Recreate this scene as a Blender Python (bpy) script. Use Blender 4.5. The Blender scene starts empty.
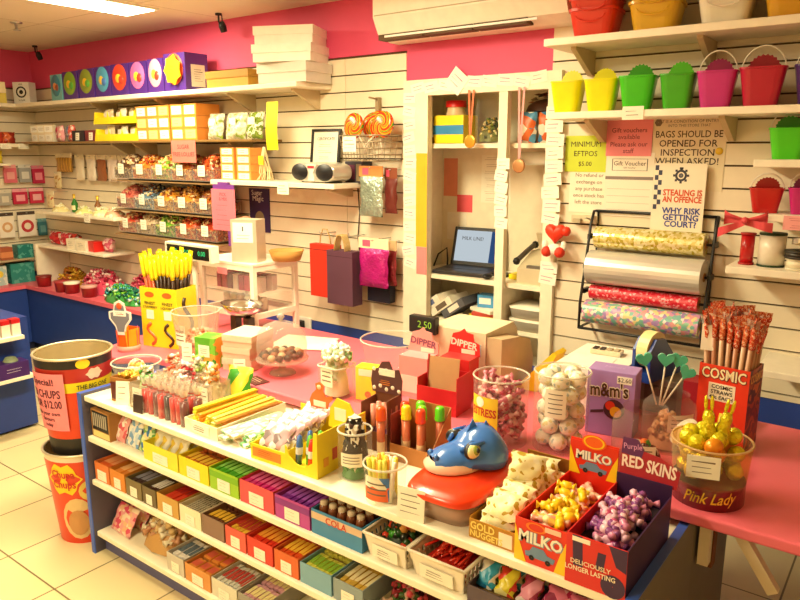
import bpy, bmesh, math, random
from mathutils import Vector, Matrix
random.seed(7)
R = random.Random(11)
C = bpy.context.scene.collection
PI = math.pi

# ------------------------------------------------------------------ materials
MATS = {}
def lin(h):
    h = h.lstrip('#'); out = []
    for i in (0, 2, 4):
        c = int(h[i:i+2], 16) / 255
        out.append(c / 12.92 if c <= .04045 else ((c + .055) / 1.055) ** 2.4)
    return (*out, 1)
def new_mat(name):
    m = bpy.data.materials.new(name); m.use_nodes = True
    nt = m.node_tree; nt.nodes.clear()
    out = nt.nodes.new('ShaderNodeOutputMaterial')
    return m, nt, out
def M(hexc, rough=.5, metal=0., var=.10, scale=18., bump=0., coat=0.):
    key = (hexc, rough, metal, var, scale, bump, coat)
    if key in MATS: return MATS[key]
    m, nt, out = new_mat('surface_' + hexc)
    b = nt.nodes.new('ShaderNodeBsdfPrincipled')
    b.inputs['Roughness'].default_value = rough; b.inputs['Metallic'].default_value = metal
    if coat: b.inputs['Coat Weight'].default_value = coat; b.inputs['Coat Roughness'].default_value = .08
    tc = nt.nodes.new('ShaderNodeTexCoord')
    n = nt.nodes.new('ShaderNodeTexNoise'); n.inputs['Scale'].default_value = scale; n.inputs['Detail'].default_value = 3
    nt.links.new(tc.outputs['Object'], n.inputs['Vector'])
    mx = nt.nodes.new('ShaderNodeMix'); mx.data_type = 'RGBA'
    c = lin(hexc)
    mx.inputs['A'].default_value = tuple(v * (1 - var) for v in c[:3]) + (1,)
    mx.inputs['B'].default_value = tuple(min(1, v * (1 + var)) for v in c[:3]) + (1,)
    nt.links.new(n.outputs['Fac'], mx.inputs['Factor'])
    nt.links.new(mx.outputs['Result'], b.inputs['Base Color'])
    if bump:
        bp = nt.nodes.new('ShaderNodeBump'); bp.inputs['Strength'].default_value = bump; bp.inputs['Distance'].default_value = .01
        n2 = nt.nodes.new('ShaderNodeTexNoise'); n2.inputs['Scale'].default_value = 60
        nt.links.new(tc.outputs['Object'], n2.inputs['Vector'])
        nt.links.new(n2.outputs['Fac'], bp.inputs['Height']); nt.links.new(bp.outputs['Normal'], b.inputs['Normal'])
    nt.links.new(b.outputs[0], out.inputs[0])
    MATS[key] = m
    return m
def CLEAR(hexc='fbf9f6', dens=.05, rough=.1):
    """thin clear plastic or glass: mostly lets light through, reflects at grazing angles"""
    key = ('clear', hexc, dens, rough)
    if key in MATS: return MATS[key]
    m, nt, out = new_mat('clear_' + hexc)
    t = nt.nodes.new('ShaderNodeBsdfTransparent'); t.inputs[0].default_value = lin(hexc)
    g = nt.nodes.new('ShaderNodeBsdfPrincipled'); g.inputs['Base Color'].default_value = lin(hexc); g.inputs['Roughness'].default_value = rough
    lw = nt.nodes.new('ShaderNodeLayerWeight'); lw.inputs['Blend'].default_value = .35
    ma = nt.nodes.new('ShaderNodeMath'); ma.operation = 'MULTIPLY_ADD'; ma.inputs[1].default_value = .15; ma.inputs[2].default_value = dens
    ma.use_clamp = True
    nt.links.new(lw.outputs['Facing'], ma.inputs[0])
    mx = nt.nodes.new('ShaderNodeMixShader')
    nt.links.new(ma.outputs[0], mx.inputs[0]); nt.links.new(t.outputs[0], mx.inputs[1]); nt.links.new(g.outputs[0], mx.inputs[2])
    nt.links.new(mx.outputs[0], out.inputs[0])
    MATS[key] = m
    return m
def EMIT(hexc, s):
    key = ('emit', hexc, s)
    if key in MATS: return MATS[key]
    m, nt, out = new_mat('glow_' + hexc)
    e = nt.nodes.new('ShaderNodeEmission'); e.inputs[0].default_value = lin(hexc); e.inputs[1].default_value = s
    nt.links.new(e.outputs[0], out.inputs[0]); MATS[key] = m
    return m
def PATTERN(name, cols, scale=30., rough=.3, kind='vor', metal=0., stretch=(1, 1, 1)):
    """printed or crinkled multi-colour surface: voronoi cells or waves through a colour ramp"""
    key = ('pat', name)
    if key in MATS: return MATS[key]
    m, nt, out = new_mat('print_' + name)
    b = nt.nodes.new('ShaderNodeBsdfPrincipled'); b.inputs['Roughness'].default_value = rough; b.inputs['Metallic'].default_value = metal
    tc = nt.nodes.new('ShaderNodeTexCoord'); mp = nt.nodes.new('ShaderNodeMapping'); mp.inputs['Scale'].default_value = stretch
    nt.links.new(tc.outputs['Object'], mp.inputs[0])
    rp = nt.nodes.new('ShaderNodeValToRGB'); rp.color_ramp.interpolation = 'CONSTANT'
    els = rp.color_ramp.elements
    while len(els) < len(cols): els.new(.5)
    for i, c in enumerate(cols):
        els[i].position = i / len(cols); els[i].color = lin(c)
    if kind == 'vor':
        v = nt.nodes.new('ShaderNodeTexVoronoi'); v.inputs['Scale'].default_value = scale
        nt.links.new(mp.outputs[0], v.inputs['Vector'])
        s = nt.nodes.new('ShaderNodeSeparateColor'); nt.links.new(v.outputs['Color'], s.inputs[0]); src = s.outputs[0]
    elif kind == 'wave':
        v = nt.nodes.new('ShaderNodeTexWave'); v.inputs['Scale'].default_value = scale; v.inputs['Distortion'].default_value = 1.5
        nt.links.new(mp.outputs[0], v.inputs['Vector']); src = v.outputs['Fac']
    else:
        v = nt.nodes.new('ShaderNodeTexNoise'); v.inputs['Scale'].default_value = scale; v.inputs['Detail'].default_value = 2
        nt.links.new(mp.outputs[0], v.inputs['Vector'])
        mr = nt.nodes.new('ShaderNodeMapRange'); mr.inputs['From Min'].default_value = .3; mr.inputs['From Max'].default_value = .7
        nt.links.new(v.outputs['Fac'], mr.inputs[0]); src = mr.outputs[0]
    nt.links.new(src, rp.inputs[0]); nt.links.new(rp.outputs[0], b.inputs['Base Color'])
    nt.links.new(b.outputs[0], out.inputs[0]); MATS[key] = m
    return m
def TILES():
    m, nt, out = new_mat('floor_tiles')
    b = nt.nodes.new('ShaderNodeBsdfPrincipled'); b.inputs['Roughness'].default_value = .3
    tc = nt.nodes.new('ShaderNodeTexCoord')
    mp = nt.nodes.new('ShaderNodeMapping'); mp.inputs['Location'].default_value = (.318, -.165, 0)
    br = nt.nodes.new('ShaderNodeTexBrick'); br.offset = 0; br.squash = 1
    br.inputs['Scale'].default_value = 1; br.inputs['Brick Width'].default_value = .4025; br.inputs['Row Height'].default_value = .427
    br.inputs['Mortar Size'].default_value = .004; br.inputs['Mortar Smooth'].default_value = .1
    br.inputs['Color1'].default_value = lin('e2cfa0'); br.inputs['Color2'].default_value = lin('dfcb9a'); br.inputs['Mortar'].default_value = lin('7a6a48')
    n = nt.nodes.new('ShaderNodeTexNoise'); n.inputs['Scale'].default_value = 3
    mx = nt.nodes.new('ShaderNodeMix'); mx.data_type = 'RGBA'; mx.blend_type = 'MULTIPLY'; mx.inputs['Factor'].default_value = .12
    nt.links.new(tc.outputs['Object'], mp.inputs[0]); nt.links.new(mp.outputs[0], br.inputs['Vector'])
    nt.links.new(tc.outputs['Object'], n.inputs['Vector'])
    nt.links.new(br.outputs['Color'], mx.inputs['A']); nt.links.new(n.outputs['Color'], mx.inputs['B'])
    nt.links.new(mx.outputs['Result'], b.inputs['Base Color']); nt.links.new(b.outputs[0], out.inputs[0])
    return m

WHITE = M('f3efe6', .45); CREAM = M('efe3cb', .5); CARD = M('f5efdd', .7); INK = M('2a2622', .8); BLACK = M('17161a', .4)
STEEL = M('c9c7c2', .28, .9); CHROME = M('dcdcd8', .15, 1.); BROWNCARD = M('a9773f', .8); BLUE = M('24408f', .42); PINKTOP = M('e86a7c', .38, var=.04)
RED = M('d8211c', .4); YEL = M('f6dc1e', .45); GREEN = M('4fae2c', .4); ORANGE = M('ee7a1c', .45); PURPLE = M('5b2f8a', .4); MAG = M('d5308e', .4)
CLR = CLEAR(); CLRT = CLEAR('efe8dd', .22, .2); GLASS = CLEAR('fcfdfb', .025, .04); CELLO = CLEAR('fbf6ee', .25, .12)

# ------------------------------------------------------------------ mesh builder
TXT = {}
def text_mesh(s, bold=0.):
    key = (s, bold)
    if key in TXT: return TXT[key]
    cu = bpy.data.curves.new('lettering', 'FONT'); cu.body = s; cu.align_x = 'CENTER'; cu.align_y = 'CENTER'; cu.size = 1
    cu.resolution_u = 2; cu.offset = bold; cu.space_line = .95
    o = bpy.data.objects.new('lettering', cu); C.objects.link(o)
    dg = bpy.context.evaluated_depsgraph_get(); me = o.evaluated_get(dg).to_mesh()
    vs = [v.co.copy() for v in me.vertices]; fs = [tuple(p.vertices) for p in me.polygons]
    o.evaluated_get(dg).to_mesh_clear(); bpy.data.objects.remove(o); bpy.data.curves.remove(cu)
    TXT[key] = (vs, fs)
    return TXT[key]
def FRONT(x, y, z, roll=0.):      # text plane facing -y
    return Matrix.Translation((x, y, z)) @ Matrix(((1, 0, 0, 0), (0, 0, -1, 0), (0, 1, 0, 0), (0, 0, 0, 1))) @ Matrix.Rotation(roll, 4, 'Z')
def SIDE(x, y, z, roll=0.):       # text plane facing +x
    return Matrix.Translation((x, y, z)) @ Matrix(((0, 0, 1, 0), (1, 0, 0, 0), (0, 1, 0, 0), (0, 0, 0, 1))) @ Matrix.Rotation(roll, 4, 'Z')
def FLAT(x, y, z, roll=0.):
    return Matrix.Translation((x, y, z)) @ Matrix.Rotation(roll, 4, 'Z')
class MB:
    def __init__(s): s.bm = bmesh.new(); s.mats = []; s.T = Matrix()
    def mi(s, m):
        if m not in s.mats: s.mats.append(m)
        return s.mats.index(m)
    def add(s, vs, fs, m, smooth=False, T=None):
        T = s.T @ T if T is not None else s.T
        i = s.mi(m); bv = [s.bm.verts.new(T @ Vector(v)) for v in vs]
        for f in fs:
            try:
                fc = s.bm.faces.new([bv[k] for k in f]); fc.material_index = i; fc.smooth = smooth
            except ValueError: pass
        return s
    def box(s, x0, x1, y0, y1, z0, z1, m, bev=0., T=None, faces=None):
        """faces: optional {'-y': mat, '+x': mat, '+z': mat ...}"""
        vs = [(x0,y0,z0),(x1,y0,z0),(x1,y1,z0),(x0,y1,z0),(x0,y0,z1),(x1,y0,z1),(x1,y1,z1),(x0,y1,z1)]
        fd = {'-z':(3,2,1,0),'+z':(4,5,6,7),'-y':(0,1,5,4),'+x':(1,2,6,5),'+y':(2,3,7,6),'-x':(3,0,4,7)}
        if bev:
            b2 = bmesh.new(); bv = [b2.verts.new(v) for v in vs]
            for f in fd.values(): b2.faces.new([bv[k] for k in f])
            bmesh.ops.bevel(b2, geom=list(b2.edges), offset=bev, segments=2, affect='EDGES', profile=.6)
            b2.verts.index_update()
            s.add([v.co.copy() for v in b2.verts], [[v.index for v in f.verts] for f in b2.faces], m, False, T); b2.free()
            return s
        if faces:
            for k, f in fd.items(): s.add([vs[j] for j in f], [(0,1,2,3)], faces.get(k, m), False, T)
        else: s.add(vs, list(fd.values()), m, False, T)
        return s
    def quad(s, pts, m, T=None): return s.add(pts, [tuple(range(len(pts)))], m, False, T)
    def prism(s, pts, d0, d1, m, axis='y', T=None):
        """closed polygon pts (a,b) extruded along axis"""
        f = {'y': lambda a, b, d: (a, d, b), 'x': lambda a, b, d: (d, a, b), 'z': lambda a, b, d: (a, b, d)}[axis]
        n = len(pts); vs = [f(a, b, d0) for a, b in pts] + [f(a, b, d1) for a, b in pts]
        fs = [tuple(range(n))[::-1], tuple(range(n, 2*n))] + [(i, (i+1) % n, n+(i+1) % n, n+i) for i in range(n)]
        return s.add(vs, fs, m, False, T)
    def lathe(s, prof, m, seg=24, cx=0, cy=0, T=None, smooth=True, sq=0., a0=0., a1=2*PI):
        """revolve (r,z) profile; sq>0 turns the circle into a rounded square"""
        full = abs(a1 - a0 - 2*PI) < 1e-6; n = seg if full else seg + 1
        vs = []
        for r, z in prof:
            for k in range(n):
                a = a0 + (a1 - a0) * k / seg; c, q = math.cos(a), math.sin(a)
                if sq:
                    e = 1 - sq; c = math.copysign(abs(c) ** e, c); q = math.copysign(abs(q) ** e, q)
                vs.append((cx + r * c, cy + r * q, z))
        fs = []
        for i in range(len(prof) - 1):
            for k in range(seg):
                k2 = (k + 1) % n
                fs.append((i*n+k, i*n+k2, (i+1)*n+k2, (i+1)*n+k))
        return s.add(vs, fs, m, smooth, T)
    def tube(s, pts, r, m, seg=6, T=None, closed=False):
        pts = [Vector(p) for p in pts]; n = len(pts); vs = []; fs = []
        up = None
        for i, p in enumerate(pts):
            a = pts[(i-1) % n] if (closed or i > 0) else p; b = pts[(i+1) % n] if (closed or i < n-1) else p
            d = (b - a).normalized() if (b - a).length > 1e-9 else Vector((0, 0, 1))
            if up is None: up = Vector((0, 0, 1)) if abs(d.z) < .9 else Vector((1, 0, 0))
            x = d.cross(up); 
            if x.length < 1e-5: x = d.cross(Vector((0, 1, 0.3)))
            x.normalize(); y = x.cross(d).normalized(); up = y
            rr = r[i] if isinstance(r, (list, tuple)) else r
            for k in range(seg):
                t = 2*PI*k/seg; vs.append(p + x*math.cos(t)*rr + y*math.sin(t)*rr)
        for i in range(n if closed else n-1):
            j = (i+1) % n
            for k in range(seg): fs.append((i*seg+k, i*seg+(k+1) % seg, j*seg+(k+1) % seg, j*seg+k))
        if not closed: fs += [tuple(range(seg))[::-1], tuple(range((n-1)*seg, n*seg))]
        return s.add(vs, fs, m, True, T)
    def cyl(s, p0, p1, r, m, seg=12, r1=None): return s.tube([p0, p1], [r, r if r1 is None else r1], m, seg)
    def ball(s, c, r, m, seg=12, sc=(1,1,1), T=None):
        n = max(4, seg // 2); prof = [(max(1e-5, math.sin(PI*i/n)), -math.cos(PI*i/n)) for i in range(n+1)]
        Tm = Matrix.Translation(c) @ Matrix.Diagonal((r*sc[0], r*sc[1], r*sc[2], 1))
        return s.lathe(prof, m, seg, T=(T @ Tm) if T is not None else Tm)
    def grid(s, fn, nu, nv, m, T=None, smooth=True):
        vs = [fn(i/nu, j/nv) for j in range(nv+1) for i in range(nu+1)]
        fs = [(j*(nu+1)+i, j*(nu+1)+i+1, (j+1)*(nu+1)+i+1, (j+1)*(nu+1)+i) for j in range(nv) for i in range(nu)]
        return s.add(vs, fs, m, smooth, T)
    def text(s, t, h, T, m, wmax=None, bold=0., sx=1.):
        vs, fs = text_mesh(t, bold)
        if not vs: return s
        w = max(v.x for v in vs) - min(v.x for v in vs); k = h / .72
        kx = k * sx
        if wmax and w * kx > wmax: kx = wmax / w
        return s.add([(v.x*kx, v.y*k, .0008) for v in vs], fs, m, False, T)
    def scribble(s, w, h, T, m, n=3, seed=0):
        """illegible pen strokes"""
        q = random.Random(seed)
        for i in range(n):
            y = h * (.36 - .72 * (i + .5) / n) ; x0 = -w*.4 + q.random()*w*.1; x1 = w*.4 - q.random()*w*.25; t = min(.0011, h*.028)
            s.add([(x0, y-t, .0007), (x1, y-t+q.uniform(-1,1)*min(.1*h, .0015), .0007), (x1, y+t+q.uniform(-1,1)*min(.1*h, .0015), .0007), (x0, y+t, .0007)], [(0,1,2,3)], m, False, T)
        return s
    def build(s, name, parent=None, loc=None):
        me = bpy.data.meshes.new(name)
        bmesh.ops.recalc_face_normals(s.bm, faces=list(s.bm.faces)) if False else None
        s.bm.to_mesh(me); s.bm.free()
        for m in s.mats: me.materials.append(m)
        o = bpy.data.objects.new(name, me); C.objects.link(o)
        if parent is not None: o.parent = parent
        if loc is not None: o.location = loc
        return o
def tag(o, label, cat, group=None, kind=None):
    o['label'] = label; o['category'] = cat
    if group: o['group'] = group
    if kind: o['kind'] = kind
    return o
def thing(name, label, cat, loc=(0,0,0), rz=0., group=None):
    o = bpy.data.objects.new(name, None); C.objects.link(o); o.empty_display_size = .05
    o.location = loc; o.rotation_euler = (0, 0, rz)
    return tag(o, label, cat, group)
def one(name, label, cat, mb, loc=(0,0,0), rz=0., group=None, kind=None, rot=None):
    o = mb.build(name); o.location = loc; o.rotation_euler = rot if rot else (0, 0, rz)
    return tag(o, label, cat, group, kind)
def copy1(src, loc, rot, label=None, group=None):
    o = src.copy(); C.objects.link(o); o.location = loc; o.rotation_euler = rot
    if label: o['label'] = label
    if group: o['group'] = group
    return o
def dup(root, loc, rz=0., label=None, group=None):
    r = root.copy(); C.objects.link(r); r.location = loc; r.rotation_euler = (0, 0, rz)
    if label: r['label'] = label
    if group: r['group'] = group
    for ch in [c for c in bpy.data.objects if c.parent == root]:
        d = ch.copy(); C.objects.link(d); d.parent = r
    return r
def struct(name, mb, loc=None):
    o = mb.build(name, None, loc); o['kind'] = 'structure'; return o

# sweets, all lying along local y with the origin in the middle
def m_bar(L, w, t, m, m2=None):
    b = MB(); b.box(-w/2, w/2, -L/2, L/2, -t/2, t/2, m, bev=min(w, t)*.3)
    if m2: b.box(-w*.42, w*.42, -L*.3, L*.3, t/2-.0002, t/2+.0008, m2)
    for e in (-1, 1): b.box(-w*.5, w*.5, e*L/2 - .006*(e > 0) , e*L/2 + .006 + .0*(e>0), -.001, .001, m)
    return b
def m_tube(L, r, m, cap=None, seg=8):
    b = MB(); b.cyl((0, -L/2, 0), (0, L/2, 0), r, m, seg)
    if cap: b.cyl((0, -L/2-.012, 0), (0, -L/2, 0), r*1.08, cap, seg)
    return b
def m_twist(L, r, m, m2=None):
    """sweet in a twisted wrapper"""
    b = MB(); h = L*.3
    b.tube([(0,-L*.5,0), (0,-L*.42,0), (0,-h,0), (0,-h*.8,0), (0,h*.8,0), (0,h,0), (0,L*.42,0), (0,L*.5,0)], [r*1.1, r*.8, r*.35, r, r, r*.35, r*.8, r*1.1], m, 7)
    if m2: b.tube([(0,-h*.35,0), (0,h*.35,0)], r*1.04, m2, 7)
    return b
def bag_fn(w, h, d, q, crimp=.0, lean=0.):
    """pillow bag standing in the xz plane"""
    amp = d * .12
    ph = [q.uniform(0, 6) for _ in range(4)]
    def f(side):
        def g(u, v):
            e = (max(0, 1 - abs(2*u-1)**2.6) * max(0, 1 - abs(2*v-1)**3)) ** .6
            bul = side * d/2 * e + amp * e * math.sin(9*u + ph[0]) * math.sin(8*v + ph[1])
            x = (u - .5) * w * (1 - .06*math.sin(PI*v)) + .004*math.sin(14*v+ph[2])
            return (x, bul + lean * v * h, v * h)
        return g
    return f
def m_bag(w, h, d, m, seed=0, lean=0., n=9):
    q = random.Random(seed); b = MB(); f = bag_fn(w, h, d, q, lean=lean)
    b.grid(f(-1), n, n, m); b.grid(f(1), n, n, m)
    return b
def heap(mb, cx, cy, z, rx, ry, h, mats, n, size, seed, kind='twist', sq=0., fill=None):
    """a mound of small sweets on a filled base"""
    q = random.Random(seed)
    if fill and fill is not True:
        mb.lathe([(1e-4, .9), (.5, .75), (.8, .45), (.93, 0.02)], fill, 12, T=Matrix.Translation((cx, cy, z)) @ Matrix.Diagonal((rx, ry, h*.85, 1)), sq=sq)
    for i in range(n):
        a = q.random()*2*PI; rr = math.sqrt(q.random())*.97
        x, y = rr*math.cos(a), rr*math.sin(a)
        if sq: x, y = q.uniform(-1, 1), q.uniform(-1, 1); rr = max(abs(x), abs(y))
        kx, ky = max(.2, 1 - size*.85/rx), max(.2, 1 - size*.85/ry)
        zz = z + size*.74 + (h*.88-size*.5)*(1 - rr**2.2) + size*.25*q.random()
        T = Matrix.Translation((cx+x*rx*kx, cy+y*ry*ky, zz)) @ Matrix.Rotation(q.random()*6, 4, 'Z') @ Matrix.Rotation(q.uniform(-.45,.45), 4, 'X')
        m = q.choice(mats)
        if kind == 'twist':
            s = size; mb.tube([(0,-s*.8,0), (0,-s*.4,0), (0,0,0), (0,s*.4,0), (0,s*.8,0)], [s*.35, s*.12, s*.36, s*.12, s*.35], m, 5, T)
        elif kind == 'ball': mb.ball((0,0,0), size*.5, m, 8, T=T)
        elif kind == 'cube': mb.box(-size*.5, size*.5, -size*.4, size*.4, -size*.3, size*.3, m, T=T)
        elif kind == 'leaf':
            s = size; mb.add([(-s*.6,0,0), (0,-s*.3,s*.12), (s*.6,0,0), (0,s*.3,-s*.05)], [(0,1,2,3)], m, False, T)
def price_card(name, loc, w, h, lean=-.25, rz=0., parent=None, label=None, seed=1, group=None, lines=3, sc=None, mcard=None):
    b = MB(); b.box(-w/2, w/2, 0, .0016, 0, h, mcard or CARD)
    b.scribble(w, h, FRONT(0, -.0002, h/2), sc or M('7a6a58', .8), lines, seed)
    if parent is not None:
        o = b.build(name, parent, loc); o.rotation_euler = (lean, 0, rz); return o
    return one(name, label, 'price card', b, loc, group=group, rot=(lean, 0, rz))
ST, SL, S2, S3, S4 = .745, .80, .56, .355, .105
# ------------------------------------------------------------------ the room
SLAT = M('f0e2c8', .5, var=.05); GROOVE = M('6a5336', .8); PINKWALL = M('e2527c', .6, var=.03); BLUEWALL = M('2a47a4', .5, var=.05)
UL, UR, NB, NF, ZC = -3.95, 4.6, 1.865, -3.6, 2.65
b = MB(); b.quad([(UL-.1, NF-.1, 0), (UR+.1, NF-.1, 0), (UR+.1, NB+.6, 0), (UL-.1, NB+.6, 0)], TILES()); struct('floor', b)
m, nt, out = new_mat('ceiling_panels')
bs = nt.nodes.new('ShaderNodeBsdfPrincipled'); bs.inputs['Roughness'].default_value = .8
tc = nt.nodes.new('ShaderNodeTexCoord'); br = nt.nodes.new('ShaderNodeTexBrick'); br.offset = 0
br.inputs['Scale'].default_value = 1; br.inputs['Brick Width'].default_value = 1.2; br.inputs['Row Height'].default_value = 1.2; br.inputs['Mortar Size'].default_value = .004
br.inputs['Color1'].default_value = lin('e9dcc6'); br.inputs['Color2'].default_value = lin('e4d6be'); br.inputs['Mortar'].default_value = lin('b7a283')
nt.links.new(tc.outputs['Object'], br.inputs['Vector']); nt.links.new(br.outputs['Color'], bs.inputs['Base Color']); nt.links.new(bs.outputs[0], out.inputs[0])
b = MB(); b.box(UL-.1, UR+.1, NF-.1, NB+.6, ZC, ZC+.05, m); struct('ceiling', b)

def boards(b, u0, u1, z0, z1, first, pitch=.098):
    z = z0; nxt = first
    while z < z1 - .005:
        e = min(nxt, z1)
        b.box(u0, u1, NB, NB+.018, z, e-.008, SLAT); z = e; nxt = e + pitch
b = MB()
b.box(UL-.1, .32, NB+.02, NB+.06, .60, 2.33, GROOVE); boards(b, UL, -2.3, .655, 2.325, .753); boards(b, -2.297, -.14, .655, 2.325, .753); boards(b, -.137, .32, .655, 2.325, .753)
b.box(UL-.1, .32, NB+.004, NB+.06, 0, .652, BLUEWALL); b.box(UL-.1, 1.215, NB+.006, NB+.06, 2.327, ZC, PINKWALL); b.box(.32, 1.215, NB+.006, NB+.06, 2.15, 2.327, PINKWALL)
b.box(.32, 1.28, NB+.03, NB+.06, 0, .62, BLUEWALL)
b.box(1.28, UR+.1, NB+.02, NB+.06, .6, ZC, GROOVE); b.box(1.215, 1.28, NB+.02, NB+.06, 2.15, ZC, GROOVE)
boards(b, 1.28, UR, .705, 2.14, .737); boards(b, 1.215, UR, 2.14, ZC, 2.207)
b.box(1.28, UR+.1, NB+.004, NB+.06, 0, .702, BLUEWALL)
struct('wall_back', b)
b = MB()
b.box(UL-.06, UL-.02, NF, NB+.06, .55, 2.33, GROOVE); b.box(UL-.06, UL-.004, NF, NB+.05, 2.327, ZC, PINKWALL); b.box(UL-.06, UL-.004, NF, NB+.05, 0, .652, BLUEWALL)
z = .655
while z < 2.32: b.box(UL-.018, UL, NF, NB, z, z+.09, SLAT); z += .098
struct('wall_left', b)
b = MB(); b.box(UR, UR+.05, NF-.1, NB+.06, 0, ZC, M('e9d6b6', .7)); struct('wall_right', b)
b = MB(); b.box(UL-.1, UR+.1, NF-.05, NF, 0, ZC, M('e6cfae', .7)); struct('wall_front', b)

# ------------------------------------------------------------------ lamps and camera
def lamp(name, label, u, n, w, l, power):
    t = thing(name, label, 'ceiling light', (u, n, ZC))
    f = MB(); f.box(-w/2-.02, w/2+.02, -l/2-.02, l/2+.02, -.012, 0, WHITE); f.build('frame', t)
    d = MB(); d.box(-w/2, w/2, -l/2, l/2, -.016, -.012, EMIT('ffedc0', power)); d.build('diffuser', t)
LP = 15
lamp('ceiling_light', 'lit white fluorescent panel in the ceiling above the back left corner', -1.41, .72, .3, 1.25, LP)
lamp('ceiling_light', 'lit white fluorescent panel in the ceiling above the shop counter', .55, .15, .3, 1.25, LP)
lamp('ceiling_light', 'lit white fluorescent panel in the ceiling in front of the display counter', .7, -2.1, .3, 1.25, LP)
for i, (u, n, e) in enumerate([(-1.41, .72, 40), (.55, .15, 58), (.7, -2.1, 46)]):
    L = bpy.data.lights.new('tube_light', 'AREA'); L.shape = 'RECTANGLE'; L.size = .3; L.size_y = 1.25; L.energy = e; L.color = (1, .895, .56)
    o = bpy.data.objects.new('tube_light', L); o.location = (u, n, ZC-.02); C.objects.link(o)
w = bpy.data.worlds.new('room_air'); bpy.context.scene.world = w; w.use_nodes = True
w.node_tree.nodes['Background'].inputs[0].default_value = lin('ffe2b0'); w.node_tree.nodes['Background'].inputs[1].default_value = .05
cam = bpy.data.cameras.new('camera'); cam.lens = 706 / 800 * 36; cam.sensor_width = 36; cam.clip_start = .02
co = bpy.data.objects.new('camera', cam); C.objects.link(co); co.location = (2.801, -1.487, 1.78)
co.rotation_euler = (PI/2 - math.atan(150/706), 0, math.radians(37)); bpy.context.scene.camera = co
sc = bpy.context.scene
sc.view_settings.view_transform = 'Standard'; sc.view_settings.look = 'None'; sc.view_settings.exposure = .22; sc.view_settings.gamma = 1

# ceiling fittings
def spot(label, u, n):
    t = thing('ceiling_spotlight', label, 'spotlight', (u, n, ZC))
    t.scale = (.62,)*3
    a = MB(); a.cyl((0,0,-.02), (0,0,0), .035, BLACK); a.cyl((0,0,-.09), (0,0,-.02), .010, BLACK); a.build('mount', t)
    a = MB(); a.lathe([(.001,-.19), (.034,-.19), (.04,-.13), (.028,-.085), (.001,-.08)], BLACK, 14, T=Matrix.Rotation(.35, 4, 'X')); a.build('lamp_head', t)
    a = MB(); a.tube([(.05,0,-.02), (.055,0,-.10), (.03,0,-.15)], .006, BLACK, 5); a.build('bracket', t)
spot('black ceiling spotlight hanging in the far left corner', -3.5, 1.7)
spot('black ceiling spotlight above the kraft brown box on the top shelf', -1.08, 1.70)
t = thing('fire_sprinkler', 'small metal fire sprinkler on the ceiling near the left wall', 'sprinkler', (-2.46, 1.06, ZC))
a = MB(); a.lathe([(.04, 0), (.04, -.008), (.012, -.012), (.01, -.05), (.001, -.05)], STEEL, 14); a.build('body', t)
a = MB(); a.lathe([(.001, -.058), (.025, -.056), (.025, -.053), (.001, -.05)], STEEL, 12); a.build('deflector', t)

t = thing('air_conditioner', 'white split air conditioner high on the pink wall above the office niche', 'air conditioner', (.82, NB, 2.36))
a = MB(); a.prism([(0, .30), (-.21, .30), (-.235, .26), (-.235, .11), (-.19, .03), (-.09, 0), (0, 0)], -.55, .55, M('f3ead8', .4), 'x'); a.build('casing', t)
a = MB()
for k in (-1, 0, 1): a.box(k*.30-.145, k*.30+.145, -.182, -.112, .002, .03, M('5a4026', .7), T=Matrix.Translation((-.1, -.012, -.001)) @ Matrix.Identity(4))
o = a.build('air_outlet', t)
a = MB(); a.box(-.5, .4, -.2, -.19, .012, .022, WHITE); a.build('louvre', t)
a = MB(); a.box(-.54, .54, -.238, -.234, .118, .123, M('b9a88a', .6)); a.build('panel_seam', t)

# ------------------------------------------------------------------ wall shelves
def shelf(name, label, u0, u1, n0, n1, ztop, th=.03, mat=None, brk=(), bz=.11):
    t = thing(name, label, 'shelf', ((u0+u1)/2, (n0+n1)/2, ztop-th))
    a = MB(); w, d = (u1-u0)/2, (n1-n0)/2; a.box(-w, w, -d, d, 0, th, mat or CREAM, bev=.004); a.build('board', t)
    for x in brk:
        a = MB(); x0 = x-(u0+u1)/2; a.prism([(d, 0), (-d*.5, 0), (-d*.5, -.012), (d-.03, -bz), (d, -bz)], x0-.012, x0+.012, M('cdb892', .6), 'x'); a.build('bracket', t)
WS = M('f6ecd8', .45)
shelf('wall_shelf', 'long cream top shelf on back wall carrying boxed eggs and white cartons', UL, -.25, 1.56, NB, 2.172, brk=(-2.6, -1.75, -.95, -.36))
shelf('wall_shelf', 'cream top shelf along the left wall meeting the back one', UL, UL+.3, -1.2, 1.56, 2.172)
shelf('wall_shelf', 'thin brown edged shelf under the boxed eggs holding yellow and orange packs', UL+.02, -.70, 1.60, NB, 1.848, .016, M('8b6a3c', .35), (-2.4, -2.1, -1.0))
shelf('wall_shelf', 'cream shelf on the left wall with red and green bags', UL, UL+.27, -.8, 1.60, 1.835, .03)
shelf('wall_shelf', 'cream shelf holding the portable stereo and framed certificate', -1.08, .03, 1.56, NB, 1.588, .03, WS, (-.1,), .06)
shelf('wall_shelf', 'cream corner shelf with bottle shaped sweets and pale packs', -3.52, -2.28, 1.56, NB, 1.262, .025, WS)
shelf('wall_shelf', 'lower cream corner shelf with red gift bags', -3.6, -2.5, 1.58, NB, .952, .022, WS)
shelf('wall_shelf', 'upper right white shelf holding stacks of nested pails', 1.31, 4.3, 1.56, NB, 2.265, .032, WS, (1.42, 1.96, 3.0))
shelf('wall_shelf', 'second right white shelf holding a row of coloured gift pails', 1.345, 4.3, 1.56, NB, 1.946, .03, WS, (1.50, 2.07, 3.0), .1)
shelf('wall_shelf', 'short white shelf under the lone green pail', 2.21, 3.2, 1.60, NB, 1.744, .03, WS)
shelf('wall_shelf', 'short white shelf under the red and magenta pails', 2.24, 3.2, 1.62, NB, 1.532, .03, WS)
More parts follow.
